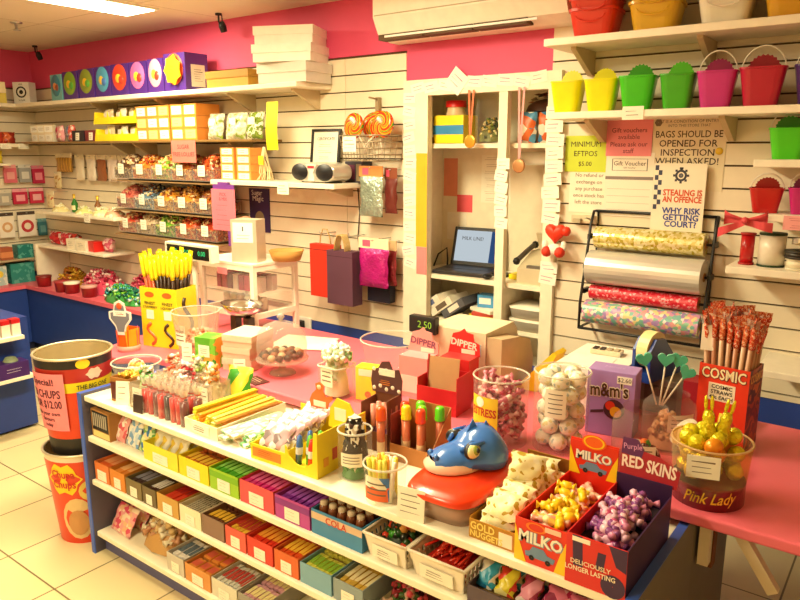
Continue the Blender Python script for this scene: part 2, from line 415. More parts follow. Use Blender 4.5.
shelf('wall_shelf', 'short white shelf with ribbon spools', 2.15, 3.2, 1.58, NB, 1.318, .03, WS)
shelf('wall_shelf', 'low white empty shelf on right wall near the blue base', 2.30, 3.2, 1.56, NB, .915, .03, WS)
for i, z in enumerate((1.555, 1.33, 1.142)):
    shelf('sweet_shelf', ['top', 'middle', 'lowest'][i] + ' of three thin shelves of clear sweet bins', -2.34, -1.06, 1.60, NB, z, .008, M('94744c', .35))
t = thing('shelf_bracket', 'empty steel shelf bracket on slatwall right of the white cartons', 'bracket', (.13, NB-.002, 1.99))
a = MB(); a.box(-.012, .012, -.03, 0, 0, .09, M('a08a66', .5)); a.build('plate', t)
a = MB(); a.cyl((0, -.03, .08), (0, -.10, .085), .006, M('a08a66', .5), 6); a.build('arm', t)

# ------------------------------------------------------------------ back and left low counters
t = thing('wall_counter', 'low blue counter with pink top running round the back left corner', 'counter', (-3.6, 1.5, 0))
T0 = Matrix.Translation((3.6, -1.5, 0))
a = MB(); a.T = T0
a.prism([(UL+.003, -3.3), (-3.60, -3.3), (-3.60, 1.45), (-.55, 1.45), (-.55, NB-.002), (UL+.003, NB-.002)], .568, .60, PINKTOP, 'z'); a.build('worktop', t)
a = MB(); a.T = T0; a.box(UL+.004, -3.62, -3.3, 1.465, .07, .567, BLUE); a.box(UL+.004, -.56, 1.47, NB-.003, .07, .567, BLUE); a.build('cabinet_front', t)
a = MB(); a.T = T0; a.box(UL+.004, -3.65, -3.3, 1.5, 0, .07, M('151c3c', .6)); a.box(UL+.004, -.57, 1.505, NB-.003, 0, .07, M('151c3c', .6)); a.build('kick_plate', t)
b = MB(); b.box(-3.60, -3.575, 1.56, NB-.003, .601, .955, WS); one('shelf_divider', 'narrow white upright board at the corner on the pink counter', 'divider', b)

# ------------------------------------------------------------------ blue stand at the left edge
t = thing('display_stand', 'blue display stand with two short white shelves at left edge', 'display stand', (-1.95, -.3, 0))
a = MB(); a.box(-.25, .2, -1.2, .885, .02, .74, BLUE); a.build('body', t)
a = MB(); a.box(-.22, .16, -1.15, .84, 0, .02, M('1b1712', .8)); a.build('foot', t)
for z, n1 in ((.655, .80), (.395, .84)):
    a = MB(); a.box(.2, .33, -1.1, n1, z-.022, z, WS); a.build('shelf', t)
# ------------------------------------------------------------------ display counter (four shelves) and the pink counter
t = thing('display_counter', 'long blue sided display counter with four cream shelves of sweets', 'display counter', (1.16, .25, 0))
EDGE = M('3f63c8', .4)
for x0, x1 in ((-1.21, -1.186), (1.18, 1.204)):
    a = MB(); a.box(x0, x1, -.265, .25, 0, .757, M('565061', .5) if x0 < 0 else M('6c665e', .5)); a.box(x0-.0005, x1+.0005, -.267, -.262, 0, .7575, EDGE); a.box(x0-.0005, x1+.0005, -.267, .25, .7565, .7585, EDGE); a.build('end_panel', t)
for z, n1 in ((ST, .25), (S2, .22), (S3, .22), (S4, .22)):
    a = MB(); a.box(-1.185, 1.179, -.25, n1, z-.024, z, M('f8eed6', .4), bev=.004); a.build('shelf', t)
a = MB(); a.box(-1.185, 1.179, .222, .25, .02, ST-.026, M('4a453e', .7)); a.build('back_panel', t)
a = MB(); a.box(-1.185, 1.179, -.215, -.2, 0, S4-.025, M('5a5a86', .5)); a.build('kick_plate', t)
t = thing('shop_counter', 'pink topped shop counter behind the sweet display', 'counter', (1.2, .8, 0))
a = MB(); a.T = Matrix.Translation((-1.2, -.8, 0))
pts = [(3.7, .42), (3.7, 1.28), (-.42, 1.28), (-.52, 1.0), (-.55, .6), (-.48, .38), (-.38, .30), (-.26, .30), (-.15, .42)]
a.prism(pts, SL-.035, SL, PINKTOP, 'z')
o = a.build('worktop', t); md = o.modifiers.new('round', 'BEVEL'); md.width = .008; md.segments = 3; md.limit_method = 'ANGLE'
a = MB(); a.T = Matrix.Translation((-1.2, -.8, 0)); a.box(-.05, 2.362, .505, 1.0, 0, SL-.036, M('6c665e', .55)); a.build('base', t)
for (x0, x1, y0, y1, z0, z1, mm, rx) in ((2.37, 2.40, .54, .575, .585, .764, CREAM, 0), (2.375, 2.40, .60, .64, .55, .70, M('7a4522', .7), 0), (2.50, 2.53, .52, .55, .56, .78, CREAM, -.6), (2.48, 2.51, .62, .80, .735, .76, CREAM, 0)):
    a = MB(); cx, cy, cz = (x0+x1)/2-1.2, (y0+y1)/2-.8, (z0+z1)/2
    a.box(-(x1-x0)/2, (x1-x0)/2, -(y1-y0)/2, (y1-y0)/2, -(z1-z0)/2, (z1-z0)/2, mm, T=Matrix.Translation((cx, cy, cz)) @ Matrix.Rotation(rx, 4, 'Y')); a.build('flap_support', t)
# ------------------------------------------------------------------ top shelf on the back wall
PUR = M('4b2a86', .35, coat=.3)
def egg_box(label, u0, u1, h, body, oval, eggs, loc_n=1.60, dep=.16, flash=None):
    w = u1-u0; t = thing('egg_box', label, 'boxed egg', ((u0+u1)/2, loc_n, 2.1725), group=None)
    a = MB(); a.box(-w/2, w/2, 0, dep, 0, h, body, bev=.003); a.build('carton', t)
    a = MB(); k = Matrix.Translation((0, -.002, h*.58)) @ Matrix.Rotation(PI/2, 4, 'X')
    a.lathe([(.001, .004), (.33, .004), (.36, 0)], oval, 20, T=k @ Matrix.Diagonal((w*1.15, h*1.15, 1, 1))); a.build('window', t)
    a = MB(); a.ball((-.01, .004, h*.55), .5, eggs[0], 12, (w*.42, .035, h*.36)); a.ball((w*.12, .0, h*.5), .5, eggs[1], 12, (w*.34, .034, h*.3)); a.build('egg', t)
    if flash:
        a = MB(); n = 14; a.prism([(w*.40*(1 if i % 2 else .8)*math.cos(2*PI*i/n), h*.40*(1 if i % 2 else .8)*math.sin(2*PI*i/n)) for i in range(n)], -.03, -.022, YEL, 'y', T=Matrix.Translation((w*.06, 0, h*.55))); a.scribble(w*.5, h*.35, FRONT(w*.06, -.0305, h*.56), RED, 3, 5); a.build('flash', t)
    a = MB(); a.box(w/2+.0004, w/2+.0012, dep*.25, dep*.85, h*.12, h*.7, M('d8d2c4', .6)); a.scribble(dep*.5, h*.5, SIDE(w/2+.0013, dep*.55, h*.42), INK, 6, 3); a.build('side_panel', t)
EG = [(M('e8b830', .3), M('58a03c', .3)), (M('f0d040', .3), M('d04030', .3)), (M('e8c040', .3), M('4a78c0', .3))]
egg_box('pale teal boxed egg, first box of the row on the top shelf', -3.11, -2.94, .205, M('6fb4bc', .35), M('3a7f96', .4), (M('d88a4a', .3), M('8a4a3a', .3)))
egg_box('purple boxed egg with green oval beside the teal egg box', -2.92, -2.70, .215, PUR, M('7fa42c', .4), EG[0])
egg_box('purple boxed egg with olive oval, third in the egg row', -2.68, -2.46, .22, PUR, M('8a9a34', .4), EG[0])
egg_box('purple boxed egg with blue oval, fourth in the egg row', -2.44, -2.235, .222, PUR, M('4fa0c8', .4), EG[2])
egg_box('purple boxed egg with red oval next to the blue oval one', -2.22, -2.0, .225, PUR, M('e2452e', .4), EG[1])
egg_box('purple boxed egg with pink oval, sixth in the egg row', -1.985, -1.775, .225, PUR, M('e86ab0', .4), EG[1])
egg_box('purple boxed egg with pale oval beside the yellow flashed box', -1.76, -1.575, .23, PUR, M('f0a0b8', .4), EG[1])
egg_box('big purple boxed egg with a yellow flash at row end', -1.565, -1.33, .25, PUR, M('e0552e', .4), EG[1], dep=.19, flash=True)
b = MB(); b.box(-.19, .19, -.11, .11, 0, .075, M('b98a2c', .6)); one('kraft_carton', 'golden brown kraft carton with lid beside the white carton stack', 'carton', b, (-.92, 1.715, 2.1725), .05)
for o in [bpy.context.scene.collection.objects[-1]]:
    a = MB(); a.box(-.196, .196, -.116, .116, .06, .105, M('a8781f', .6)); a.build('lid', o)
for i, (u, n, z, w, d, h, r, l) in enumerate([(-.40, 1.70, 0, .36, .25, .115, .12, 'greyish white cake carton at the bottom of the top shelf stack'), (-.405, 1.68, .116, .37, .27, .10, .35, 'white cake carton second from the bottom of the stack'), (-.41, 1.69, .217, .36, .26, .10, .42, 'white cake carton on top of the stack by the pink wall')]):
    t = thing('cake_carton', l, 'carton', (u, n, 2.1725+z), r, 'white cake cartons')
    wm = M('d9d2c6', .6) if i == 0 else M('f4efe4', .55)
    a = MB(); a.box(-w/2, w/2, -d/2, d/2, 0, h*.55, wm); a.build('base', t)
    a = MB(); a.box(-w/2-.006, w/2+.006, -d/2-.006, d/2+.006, h*.5, h-.001, wm); a.build('lid', t)
t = thing('white_carton', 'small white carton with a round black emblem on corner shelf', 'carton', (-3.76, 1.70, 2.1725), .55)
a = MB(); a.box(-.075, .075, -.05, .05, 0, .19, WHITE); k = FRONT(0, -.0505, .105)
a.lathe([(.048, .0), (.048, .001), (.036, .001), (.036, 0)], INK, 20, T=k); a.lathe([(.001, .001), (.018, .001)], INK, 14, T=k); a.text('SUGAR', .014, FRONT(0, -.0505, .035), INK, .1); a.text('FREE', .012, FRONT(0, -.0505, .17), INK, .1); a.build('box', t)
for i, (z, h, c, l) in enumerate([(0, .085, 'd8c23c', 'green and yellow small carton under the cream one on left shelf'), (.086, .09, 'efe0b4', 'cream small carton on top of the yellow one on left shelf')]):
    b = MB(); b.box(-.12, .12, -.08, .08, 0, h, M(c, .5), faces=None); b.box(-.1205, -.119, -.07, .07, h*.2, h*.8, M('fff6d8', .6)); b.box(-.05, .05, -.0812, -.08, h*.2, h*.8, M('fff6d8' if i else '7aa03a', .6))
    one('small_carton', l, 'carton', b, (-3.80, 1.42, 2.1725+z), 1.2)

# ------------------------------------------------------------------ second shelf
Z2 = 1.8485
cards = [M('f4ead2', .6), M('efe0c4', .6)]
for i in range(6):
    b = MB(); b.box(-.055, .055, -.02, .02, 0, .07, cards[i % 2]); b.box(-.045, .045, -.0212, -.02, .01, .06, M('fffaf0', .6)); b.scribble(.08, .04, FRONT(0, -.0213, .035), M('a08a70'), 3, i)
    one('white_pack', 'small white boxed sweet stacked at the left end of second shelf', 'sweet pack', b, (-3.54+(i % 3)*.118, 1.66-(i//3)*.0, Z2+(i//3)*.0705), .05*i, group='small white packs on the second shelf')
pk = [('c8385a', 'deep pink'), ('e8a0a8', 'pale pink'), ('7a8aa8', 'grey blue'), ('d8584a', 'coral red')]
for i, (c, n) in enumerate(pk):
    one('sweet_bag', n + ' bag of sweets beside the small white packs', 'bag of sweets', m_bag(.09, .13, .05, PATTERN('p'+c, [c, 'f0d8d0', c, c], 40, .3), i), (-3.17+i*.085, 1.67-(i % 2)*.03, Z2+.001))
for u, c, l in ((-2.80, '241c28', 'black box with a white price tag on the second shelf'), (-2.60, '7a2430', 'maroon box with a white price tag beside the black one')):
    t = thing('gift_box', l, 'gift box', (u, 1.68, Z2))
    a = MB(); a.box(-.09, .09, -.06, .06, 0, .085, M(c, .4), bev=.004); a.build('box', t)
    price_card('price_tag', (0, -.066, .008), .055, .06, -.08, parent=t, seed=int(abs(u)*100))
for r in range(2):
    t = thing('display_tray', ['lower', 'upper'][r] + ' yellow display tray of white topped packs', 'display tray', (-2.23, 1.71, Z2+r*.127))
    a = MB(); a.box(-.265, .265, -.10, .10, 0, .012, YEL); a.box(-.265, .265, -.104, -.098, 0, .05, YEL)
    for k in range(4): a.prism([(-.265+k*.1767-.03, 0), (-.265+k*.1767+.03, 0), (-.265+k*.1767, .095)], -.105, -.1035, YEL, 'y')
    a.box(-.265, .265, .094, .10, 0, .11, YEL); a.box(-.265, -.26, -.10, .1, 0, .09, YEL); a.box(.26, .265, -.10, .1, 0, .09, YEL); a.build('tray', t)
    for k in range(6):
        b = m_bag(.08, .10, .045, M(['f4eadc', 'd9c6a0', '8a6a4a'][k % 3], .35), k+r*9)
        b.box(-.02, .02, -.027, -.0255, .04, .075, CARD)
        one('pouch', 'white topped pouch standing in the ' + ['lower', 'upper'][r] + ' yellow display tray', 'pouch', b, (-2.23-.215+k*.086, 1.69-(k % 2)*.03, Z2+.0125+r*.127), group=['lower', 'upper'][r] + ' yellow tray pouches')
def small_box(w, h, d, edge, face):
    b = MB(); b.box(-w/2, w/2, 0, d, 0, h, M(edge, .5), bev=.002); b.box(-w*.38, w*.38, -.0012, 0, h*.14, h*.86, M(face, .6)); b.scribble(w*.6, h*.6, FRONT(0, -.0013, h/2), M('a8784a'), 2, 5); return b
proto = {}
for (u0, ncol, w, lab) in ((-1.955, 3, .132, 'orange edged white box in the wide three column block'), (-1.54, 2, .142, 'orange edged white box in the two column block')):
    for r in range(3):
        for c in range(ncol):
            k = (w, (r+c) % 3 == 1)
            loc = (u0+w/2+c*(w+.002), 1.61, Z2+r*.0805)
            if k not in proto:
                proto[k] = one('sweet_box', lab, 'sweet box', small_box(w, .079, .2, 'e8913a', 'ffe98a' if k[1] else 'fff8ea'), loc, group=lab.split(' in ')[1] + ' of boxes')
            else: copy1(proto[k], loc, (0, 0, 0))
for u, w, c, l in ((-1.15, .155, 'b9b79c', 'silver and green bag of sweets beside the orange boxes'), (-.945, .20, 'c4c2a0', 'wider silver bag with a white square on the second shelf'), (-.76, .15, '6f8a24', 'dark green bag of sweets at the end of second shelf')):
    b = m_bag(w, .17, .07, PATTERN('bg'+c, [c, 'e8e4c8', c, '8aa038'], 22, .25, 'noise'), int(w*999), lean=.15)
    b.box(-.035, .03, -.022, -.0205, .09, .135, CARD); one('sweet_bag', l, 'bag of sweets', b, (u, 1.68, Z2+.002))
b = MB(); b.grid(lambda u, v: ((u-.5)*.10+.006*math.sin(v*3), -.012*math.sin(v*4), v*.29), 2, 8, M('f2ee1a', .6)); b.grid(lambda u, v: ((u-.5)*.10+.006*math.sin(v*3), .0015-.012*math.sin(v*4), v*.29), 2, 8, M('f2ee1a', .6))
one('paper_strip', 'neon yellow paper strip hanging beside the silver bags', 'paper strip', b, (-.525, 1.615, 1.78))
b = MB(); b.box(-.135, .135, 0, .0015, 0, .15, M('f07a70', .6)); b.text('SUGAR', .03, FRONT(0, -.0003, .105), M('a02a30'), .22); b.text('FREE LOLLIES', .03, FRONT(0, -.0003, .055), M('a02a30'), .24)
one('paper_sign', 'coral paper sign hanging under the orange boxes', 'sign', b, (-1.40, 1.598, 1.695))

# ------------------------------------------------------------------ hanging packs row
def hang_pack(name, label, u, z0, w, h, m, n=NB-.05, hdr='efe0c0', grp=None, d=.03):
    t = thing(name, label, 'hanging pack', (u, n, z0), group=grp)
    m_bag(w, h-.03, d, m, int(abs(u)*1000) % 97).build('pouch', t)
    a = MB(); a.box(-w/2, w/2, -.003, .003, h-.04, h, M(hdr, .6)); a.build('header_card', t)
    a = MB(); a.tube([(0, NB-n+.018, h-.012), (0, -.02, h-.012), (0, -.024, h)], .0025, STEEL, 5); a.build('hook', t)
hang_pack('hanging_pack', 'gold and brown pack hanging near the left corner', -3.42, 1.59, .28, .16, PATTERN('goldpk', ['b8862c', '8a4a1a', 'd8a83c'], 7, .3, 'wave'))
for i, (u, c, l) in enumerate([(-3.16, 'efe2cc', 'white pack hanging beside the gold and brown one'), (-2.98, 'f3e6d6', 'second white hanging pack from the gold one'), (-2.82, '9a5a34', 'brown pack hanging between white ones above the bottle sweets'), (-2.66, 'f0dcd0', 'white pack hanging just right of the brown one'), (-2.50, 'e8cdc0', 'pinkish pack hanging at the right end of the row')]):
    hang_pack('hanging_pack', l, u, 1.525, .145, .215, M(c, .35, bump=.3), NB-.05)
for i, (u, z, c, l) in enumerate([(-3.53, 1.44, 'c89a5a', 'tall tan pack hanging above the corner shelf'), (-3.50, 1.275, 'd8b48a', 'tan pack with red base on the corner shelf')]):
    hang_pack('hanging_pack', l, u, z, .13, .15, PATTERN('tan%d' % i, [c, 'e8d4a8', 'b84a34' if i else c], 14, .35, 'noise'), 1.80 if not i else 1.70)

# ------------------------------------------------------------------ corner shelf bottles and figures
def bottle(label, u, n, z, c, h=.10):
    t = thing('sweet_bottle', label, 'bottle', (u, n, z))
    a = MB(); a.lathe([(.001, 0), (.026, .001), (.027, h*.5), (.010, h*.72), (.009, h), (.001, h)], M(c, .15), 14); a.build('body', t)
    a = MB(); a.lathe([(.0115, h*.78), (.012, h*1.02), (.001, h*1.03)], M('d8b43c', .3, .6), 10); a.build('foil', t)
    a = MB(); a.lathe([(.0275, h*.15), (.0275, h*.4)], M('f0e2b0', .5), 14, a0=-2.6, a1=-.4); a.build('label', t)
bottle('small green champagne shaped bottle on the corner shelf', -3.02, 1.66, 1.2625, '2f7a2a', .15)
bottle('small brown bottle on corner shelf right of the green one', -2.66, 1.66, 1.2625, '8a5a34', .15)
for i, (u, c, s, l) in enumerate([(-3.22, 'e4d494', .07, 'low cream sweet tray left of the green bottle'), (-2.84, 'd8d88a', .07, 'pale green sweet tray between the two bottles'), (-2.56, 'ece2a4', .08, 'pale yellow wrapped mound at the right of corner shelf'), (-2.385, 'e0a888', .08, 'pinkish bag of sweets at the right end of corner shelf')]):
    b = MB(); b.lathe([(.001, s*.7), (s*.5, s*.62), (s*.9, s*.3), (s, 0)], PATTERN('mnd%d' % i, [c, 'f6f0c8', c], 40, .4), 16, sq=.15); heap(b, 0, 0, s*.2, s*.8, s*.8, s*.5, [M(c, .4), M('f6f0d0', .4)], 14, .03, i)
    one('sweet_mound', l, 'sweets', b, (u, 1.64, 1.2625))
price_card('price_card', (-2.66, 1.556, 1.205), .085, .075, 0, label='white price card on the edge of the bottle shelf', seed=4)
REDS = [M('c41c2c', .3), M('e04050', .3), M('8a1420', .3), M('f0d8d0', .3)]
for i, (u, w, c, l) in enumerate([(-3.46, .17, ['c8202c', 'f0c8c8', 'a81424'], 'red and white bag lying at the left of lower corner shelf'), (-3.28, .18, ['b81c30', 'f4d8d8', 'd84050'], 'red speckled bag beside the divider end of lower shelf'), (-3.13, .10, ['6a2a1c', 'c83a34'], 'dark red bag in the middle of the lower corner shelf'), (-2.61, .10, ['c4506a', 'e8b8b8'], 'pink bag at the right end of the lower corner shelf')]):
    one('gift_bag', l, 'bag of sweets', m_bag(w, .115, .09, PATTERN('rb%d' % i, c, 34, .25), i+3), (u, 1.70, .953))
for i, (u, z, l) in enumerate([(-3.02, 0, 'square white card box on the lower corner shelf'), (-2.86, 0, 'white square box front of the bright red box'), ]):
    b = MB(); b.box(-.06, .06, -.04, .04, 0, .09, M('f0e4cc', .6)); b.scribble(.1, .06, FRONT(0, -.0405, .05), INK, 3, i); one('small_carton', l, 'carton', b, (u, 1.63, .9525), .1)
b = MB(); b.box(-.055, .055, -.045, .045, 0, .085, RED, bev=.004); one('small_carton', 'bright red small box at the right of lower corner shelf', 'carton', b, (-2.74, 1.66, .9525), -.1)

# sweets heaped on the pink back counter
GOLDM = [M('c8902a', .25, .3), M('a85a1c', .3), M('e8c04c', .25, .3)]
PINKW = [M('d84a6a', .3), M('f4dcd4', .3), M('a81c3c', .3), M('e88a9a', .3)]
GRB = [M('3f9a4a', .2), M('7ac43a', .2), M('3a9aa8', .2), M('dff0e0', .2), M('1f6a5a', .2)]
def cello_pile(label, u, n, rx, ry, h, mats, seed, nn=70):
    b = MB(); heap(b, 0, 0, 0, rx, ry, h, mats, nn, .045, seed, 'twist', fill=mats[0]); heap(b, 0, 0, .0, rx, ry, h*1.05, mats, 30, .06, seed+50, 'leaf')
    one('sweet_pile', label, 'pile of sweets', b, (u, n, .601), kind='stuff')
cello_pile('heap of gold wrapped sweets at the back corner of pink counter', -3.22, 1.69, .18, .13, .15, GOLDM, 1)
cello_pile('heap of pink and white wrapped sweets on the pink back counter', -2.76, 1.70, .26, .14, .19, PINKW, 2, 110)
cello_pile('heap of dark red sweets behind the pink and white heap', -2.25, 1.77, .17, .11, .19, PINKW[:1]+PINKW[2:3]+[PINKW[3]], 5, 60)
cello_pile('shiny heap of green and blue cellophane sweets on pink counter', -2.22, 1.56, .27, .10, .13, GRB, 3, 130)
for i, (u, n) in enumerate([(-3.42, 1.53), (-2.93, 1.52), (-2.66, 1.52), (-3.05, 1.50)]):
    t = thing('sweet_tub', ['dark red small tub at the corner end of the pink counter', 'white lidded red tub before the pink sweets heap', 'clear red tub in front of the pink sweets heap', 'small red tub left of the white lidded tub'][i], 'tub', (u, n, .6005))
    a = MB(); a.lathe([(.001, 0), (.055, .0), (.062, .085)], M('9a1c20', .3), 16); a.build('pot', t)
    a = MB(); a.lathe([(.064, .078), (.066, .095), (.001, .1)], M(['7a1c1c', 'f4ead8', 'd8a09a', 'a8343a'][i], .4), 16); a.build('lid', t)

# ------------------------------------------------------------------ three tiers of clear sweet bins
tiers = [(1.5675, [('5a3a24', '8a6a4a', 'c8b08a'), ('d8742a', 'e8a03a', 'c84a1c'), ('6f9a2c', 'e8c060', 'c8602a'), ('c8742c', 'e0a040', 'a83a1c'), ('c84a1c', 'e0702a', '8a2a14')], 'top'),
         (1.3425, [('c86a5a', 'e0a090', 'a83a3a'), ('6a8aa0', 'c8d0d0', '4a5a70'), ('d8902c', 'e8b850', 'a85a1c'), ('c8842c', 'e8a850', '8a4a1c'), ('a85a24', 'c8842c', '6a2a14')], 'middle'),
         (1.1545, [('c84a34', 'e0a070', 'a01c1c'), ('d8c0a0', 'e8d8b8', 'b08a5a'), ('6fa82c', 'a8d04a', '4a7a1c'), ('d85a2c', 'e8904a', 'a8341c'), ('b83a1c', 'd86a3a', '8a2414')], 'lowest')]
names5 = [['dark brown', 'orange', 'green speckled', 'amber', 'deep red orange'], ['dusty pink', 'silver blue', 'golden', 'toffee', 'dark caramel'], ['red and white', 'cream', 'lime green', 'bright orange', 'brick red']]
for ti, (z, cols, tn) in enumerate(tiers):
    for k in range(5):
        u = -2.20 + k*.243
        t = thing('sweet_bin', 'clear bin of %s sweets on the %s bin shelf' % (names5[ti][k], tn), 'sweet bin', (u, 1.74, z))
        a = MB(); a.box(-.118, .118, -.12, -.117, 0, .075, CLR); a.box(-.118, -.116, -.12, .11, 0, .10, CLR); a.box(.116, .118, -.12, .11, 0, .10, CLR); a.box(-.118, .118, -.12, .11, 0, .003, CLR); a.build('bin', t)
        price_card('price_card', (-.01, -.127, .035), .075, .075, 0, R.uniform(-.06, .06), parent=t, seed=k+ti*7)
        b = MB(); ms = [M(c, .3) for c in cols[k]]; b.box(-.110, .110, -.112, .104, .004, .082, PATTERN('bin%d%d' % (ti, k), list(cols[k])+[cols[k][0], 'e8c890', cols[k][1], '6a3a20'], 85, .3)); heap(b, 0, 0, .078, .108, .102, .085 + R.uniform(0, .02), ms+[M('ecd09a', .3), M('7a4020', .3)], 150, .027, ti*9+k, 'twist' if k % 2 else 'cube', sq=.6, fill=ms[0])
        one('loose_sweets', 'mound of %s sweets in its clear %s shelf bin' % (names5[ti][k], tn), 'sweets', b, (u, 1.735, z), kind='stuff')
# ------------------------------------------------------------------ stereo shelf
ZR = 1.5885
def ob_col(u, cols, lab):
    for r in range(4):
        one('sweet_box', '%s of the four small orange boxes stacked on the stereo shelf %s column' % (['lowest', 'second', 'third', 'topmost'][r], lab), 'sweet box', small_box(.135, .051, .12, 'e89a4a', 'fff4dc'), (u, 1.62, ZR+r*.052))
ob_col(-.97, 1, 'left'); ob_col(-.81, 1, 'right')
t = thing('raffia_bundle', 'bundle of pale raffia hanging beside the small orange boxes', 'raffia', (-.655, 1.66, ZR))
q = random.Random(4)
for k in range(12):
    a = MB(); x = q.uniform(-.03, .03); a.tube([(x*.3, 0, .21), (x*.6, q.uniform(-.02, .02), .14), (x*1.6, q.uniform(-.03, .03), .05), (x*2.2, q.uniform(-.03, .03), .004)], .004, M('ecd9a8', .7), 5); a.build('strand', t)
a = MB(); a.box(-.022, .022, -.03, -.026, .10, .155, M('f2d42a', .5)); a.build('label_card', t)
t = thing('portable_stereo', 'silver portable stereo with two black oval speakers', 'stereo', (-.17, 1.672, ZR), -.12)
SIL = M('c9c2b6', .3, .5)
prof = [(.195*math.cos(a)*(1 if abs(math.cos(a)) < .8 else 1), .062+.058*math.sin(a)) for a in [2*PI*i/28 for i in range(28)]]
prof = [(math.copysign(abs(x/.195)**.55, x)*.195, .062 + math.copysign(abs((z-.062)/.058)**.7, z-.062)*.058) for x, z in prof]
a = MB(); a.prism(prof, -.075, .075, SIL, 'y'); o = a.build('case', t); md = o.modifiers.new('b', 'BEVEL'); md.width = .012; md.segments = 3; md.limit_method = 'ANGLE'; md.angle_limit = .9
for s in (-1, 1):
    a = MB(); k = Matrix.Translation((s*.115, -.076, .062)) @ Matrix.Rotation(PI/2, 4, 'X')
    a.lathe([(.001, .014), (.6, .012), (1, .0)], BLACK, 24, T=k @ Matrix.Diagonal((.078, .050, 1, 1))); a.build('speaker_cone', t)
a = MB(); a.prism([(-.05, .11), (.05, .11), (.018, .06), (.03, .012), (-.03, .012), (-.018, .06)], -.082, -.076, M('e6ded2', .3), 'y'); a.build('front_panel', t)
a = MB(); a.box(-.03, .03, -.084, -.082, .085, .10, M('b03040', .4)); a.build('display', t)
for s in (-1, 1):
    a = MB(); a.box(s*.11-.02, s*.11+.02, -.05, .05, -.0, .006, BLACK); a.build('foot', t)
b = MB(); b.box(-.07, .07, -.045, .045, 0, .125, M('3a3440', .5), bev=.004); b.box(-.05, .01, -.0465, -.045, .02, .105, M('6a2a4a', .5)); b.box(.02, .06, -.0465, -.045, .01, .11, M('8a7a60', .5))
one('speaker_box', 'dark box speaker behind the right end of the stereo', 'speaker', b, (-.0, 1.815, ZR))
t = thing('certificate', 'framed white certificate leaning behind the stereo', 'picture frame', (-.27, 1.80, ZR))
t.rotation_euler = (-.12, 0, 0)
a = MB()
for x0, x1, z0, z1 in ((-.12, -.105, 0, .32), (.105, .12, 0, .32), (-.105, .105, 0, .015), (-.105, .105, .305, .32)): a.box(x0, x1, -.012, .004, z0, z1, BLACK)
a.build('frame', t)
a = MB(); a.box(-.105, .105, -.004, .002, .015, .305, M('f6f0e0', .6)); a.text('CERTIFICATE', .018, FRONT(0, -.0045, .26), INK, .16)
for k in range(5): a.scribble(.17, .035, FRONT(0, -.0042, .22-k*.038), M('8a7a60'), 2, k)
a.build('document', t)
price_card('price_card', (-.385, 1.556, 1.515), .10, .07, 0, label='white price card on the stereo shelf edge', seed=8)
price_card('price_card', (-.20, 1.64, ZR+.0005), .09, .03, -1.2, label='small white card lying before the stereo', seed=12)
b = MB(); b.tube([(0, 0, 0), (.01, .0, -.15), (-.005, 0, -.3), (.012, 0, -.44), (0, 0, -.52)], .004, M('4a3a30', .6), 5)
one('power_cable', 'dark power cable hanging from the stereo shelf', 'cable', b, (-.04, 1.855, 1.55))

# wire basket with swirl lollipops
t = thing('wire_basket', 'wire basket on slatwall holding big swirl lollipops', 'basket', (.165, 1.74, 1.72))
WR = M('a8987c', .35, .6)
a = MB(); W2, D2 = .145, .112
for z, k in ((.14, 1), (.105, .97), (.07, .95), (.035, .92), (.0, .9)):
    a.tube([(-W2*k, -D2*k, z), (W2*k, -D2*k, z), (W2*k, D2, z), (-W2*k, D2, z)], .003 if z < .14 else .0045, WR, 5, closed=True)
for i in range(13):
    x = -1+2*i/12; a.tube([(x*W2, -D2, .14), (x*W2*.9, -D2*.9, 0), (x*W2*.9, D2, 0)], .002, WR, 4)
for i in range(5):
    y = -1+2*i/4
    for s in (-1, 1): a.tube([(s*W2, y*D2 if y > -1 else -D2, .14), (s*W2*.9, y*D2*.9 if y < 1 else D2, 0)], .002, WR, 4)
a.build('wire_frame', t)
price_card('price_card', (-.06, -.127, .05), .10, .085, 0, parent=t, seed=3)
def SWIRL(name, cols):
    m, nt, out = new_mat(name); bsdf = nt.nodes.new('ShaderNodeBsdfPrincipled'); bsdf.inputs['Roughness'].default_value = .2
    tc = nt.nodes.new('ShaderNodeTexCoord'); sp = nt.nodes.new('ShaderNodeSeparateXYZ'); nt.links.new(tc.outputs['Object'], sp.inputs[0])
    def mth(op, a, bb=None, v=None):
        n = nt.nodes.new('ShaderNodeMath'); n.operation = op; nt.links.new(a, n.inputs[0])
        if bb is not None: nt.links.new(bb, n.inputs[1])
        if v is not None: n.inputs[1].default_value = v
        return n.outputs[0]
    at = mth('ARCTAN2', sp.outputs[0], sp.outputs[2]); r = mth('SQRT', mth('ADD', mth('MULTIPLY', sp.outputs[0], sp.outputs[0]), mth('MULTIPLY', sp.outputs[2], sp.outputs[2])))
    v = mth('FRACT', mth('ADD', mth('MULTIPLY', at, None, 1/(2*PI)*4), mth('MULTIPLY', r, None, 26)))
    rp = nt.nodes.new('ShaderNodeValToRGB'); rp.color_ramp.interpolation = 'CONSTANT'
    while len(rp.color_ramp.elements) < len(cols): rp.color_ramp.elements.new(.5)
    for i, c in enumerate(cols): rp.color_ramp.elements[i].position = i/len(cols); rp.color_ramp.elements[i].color = lin(c)
    nt.links.new(v, rp.inputs[0]); nt.links.new(rp.outputs[0], bsdf.inputs['Base Color']); nt.links.new(bsdf.outputs[0], out.inputs[0]); return m
SW = SWIRL('swirl_candy', ['e0301c', 'f0801c', '4a9a2c', 'e8501c', 'f0b82c', 'c8401c'])
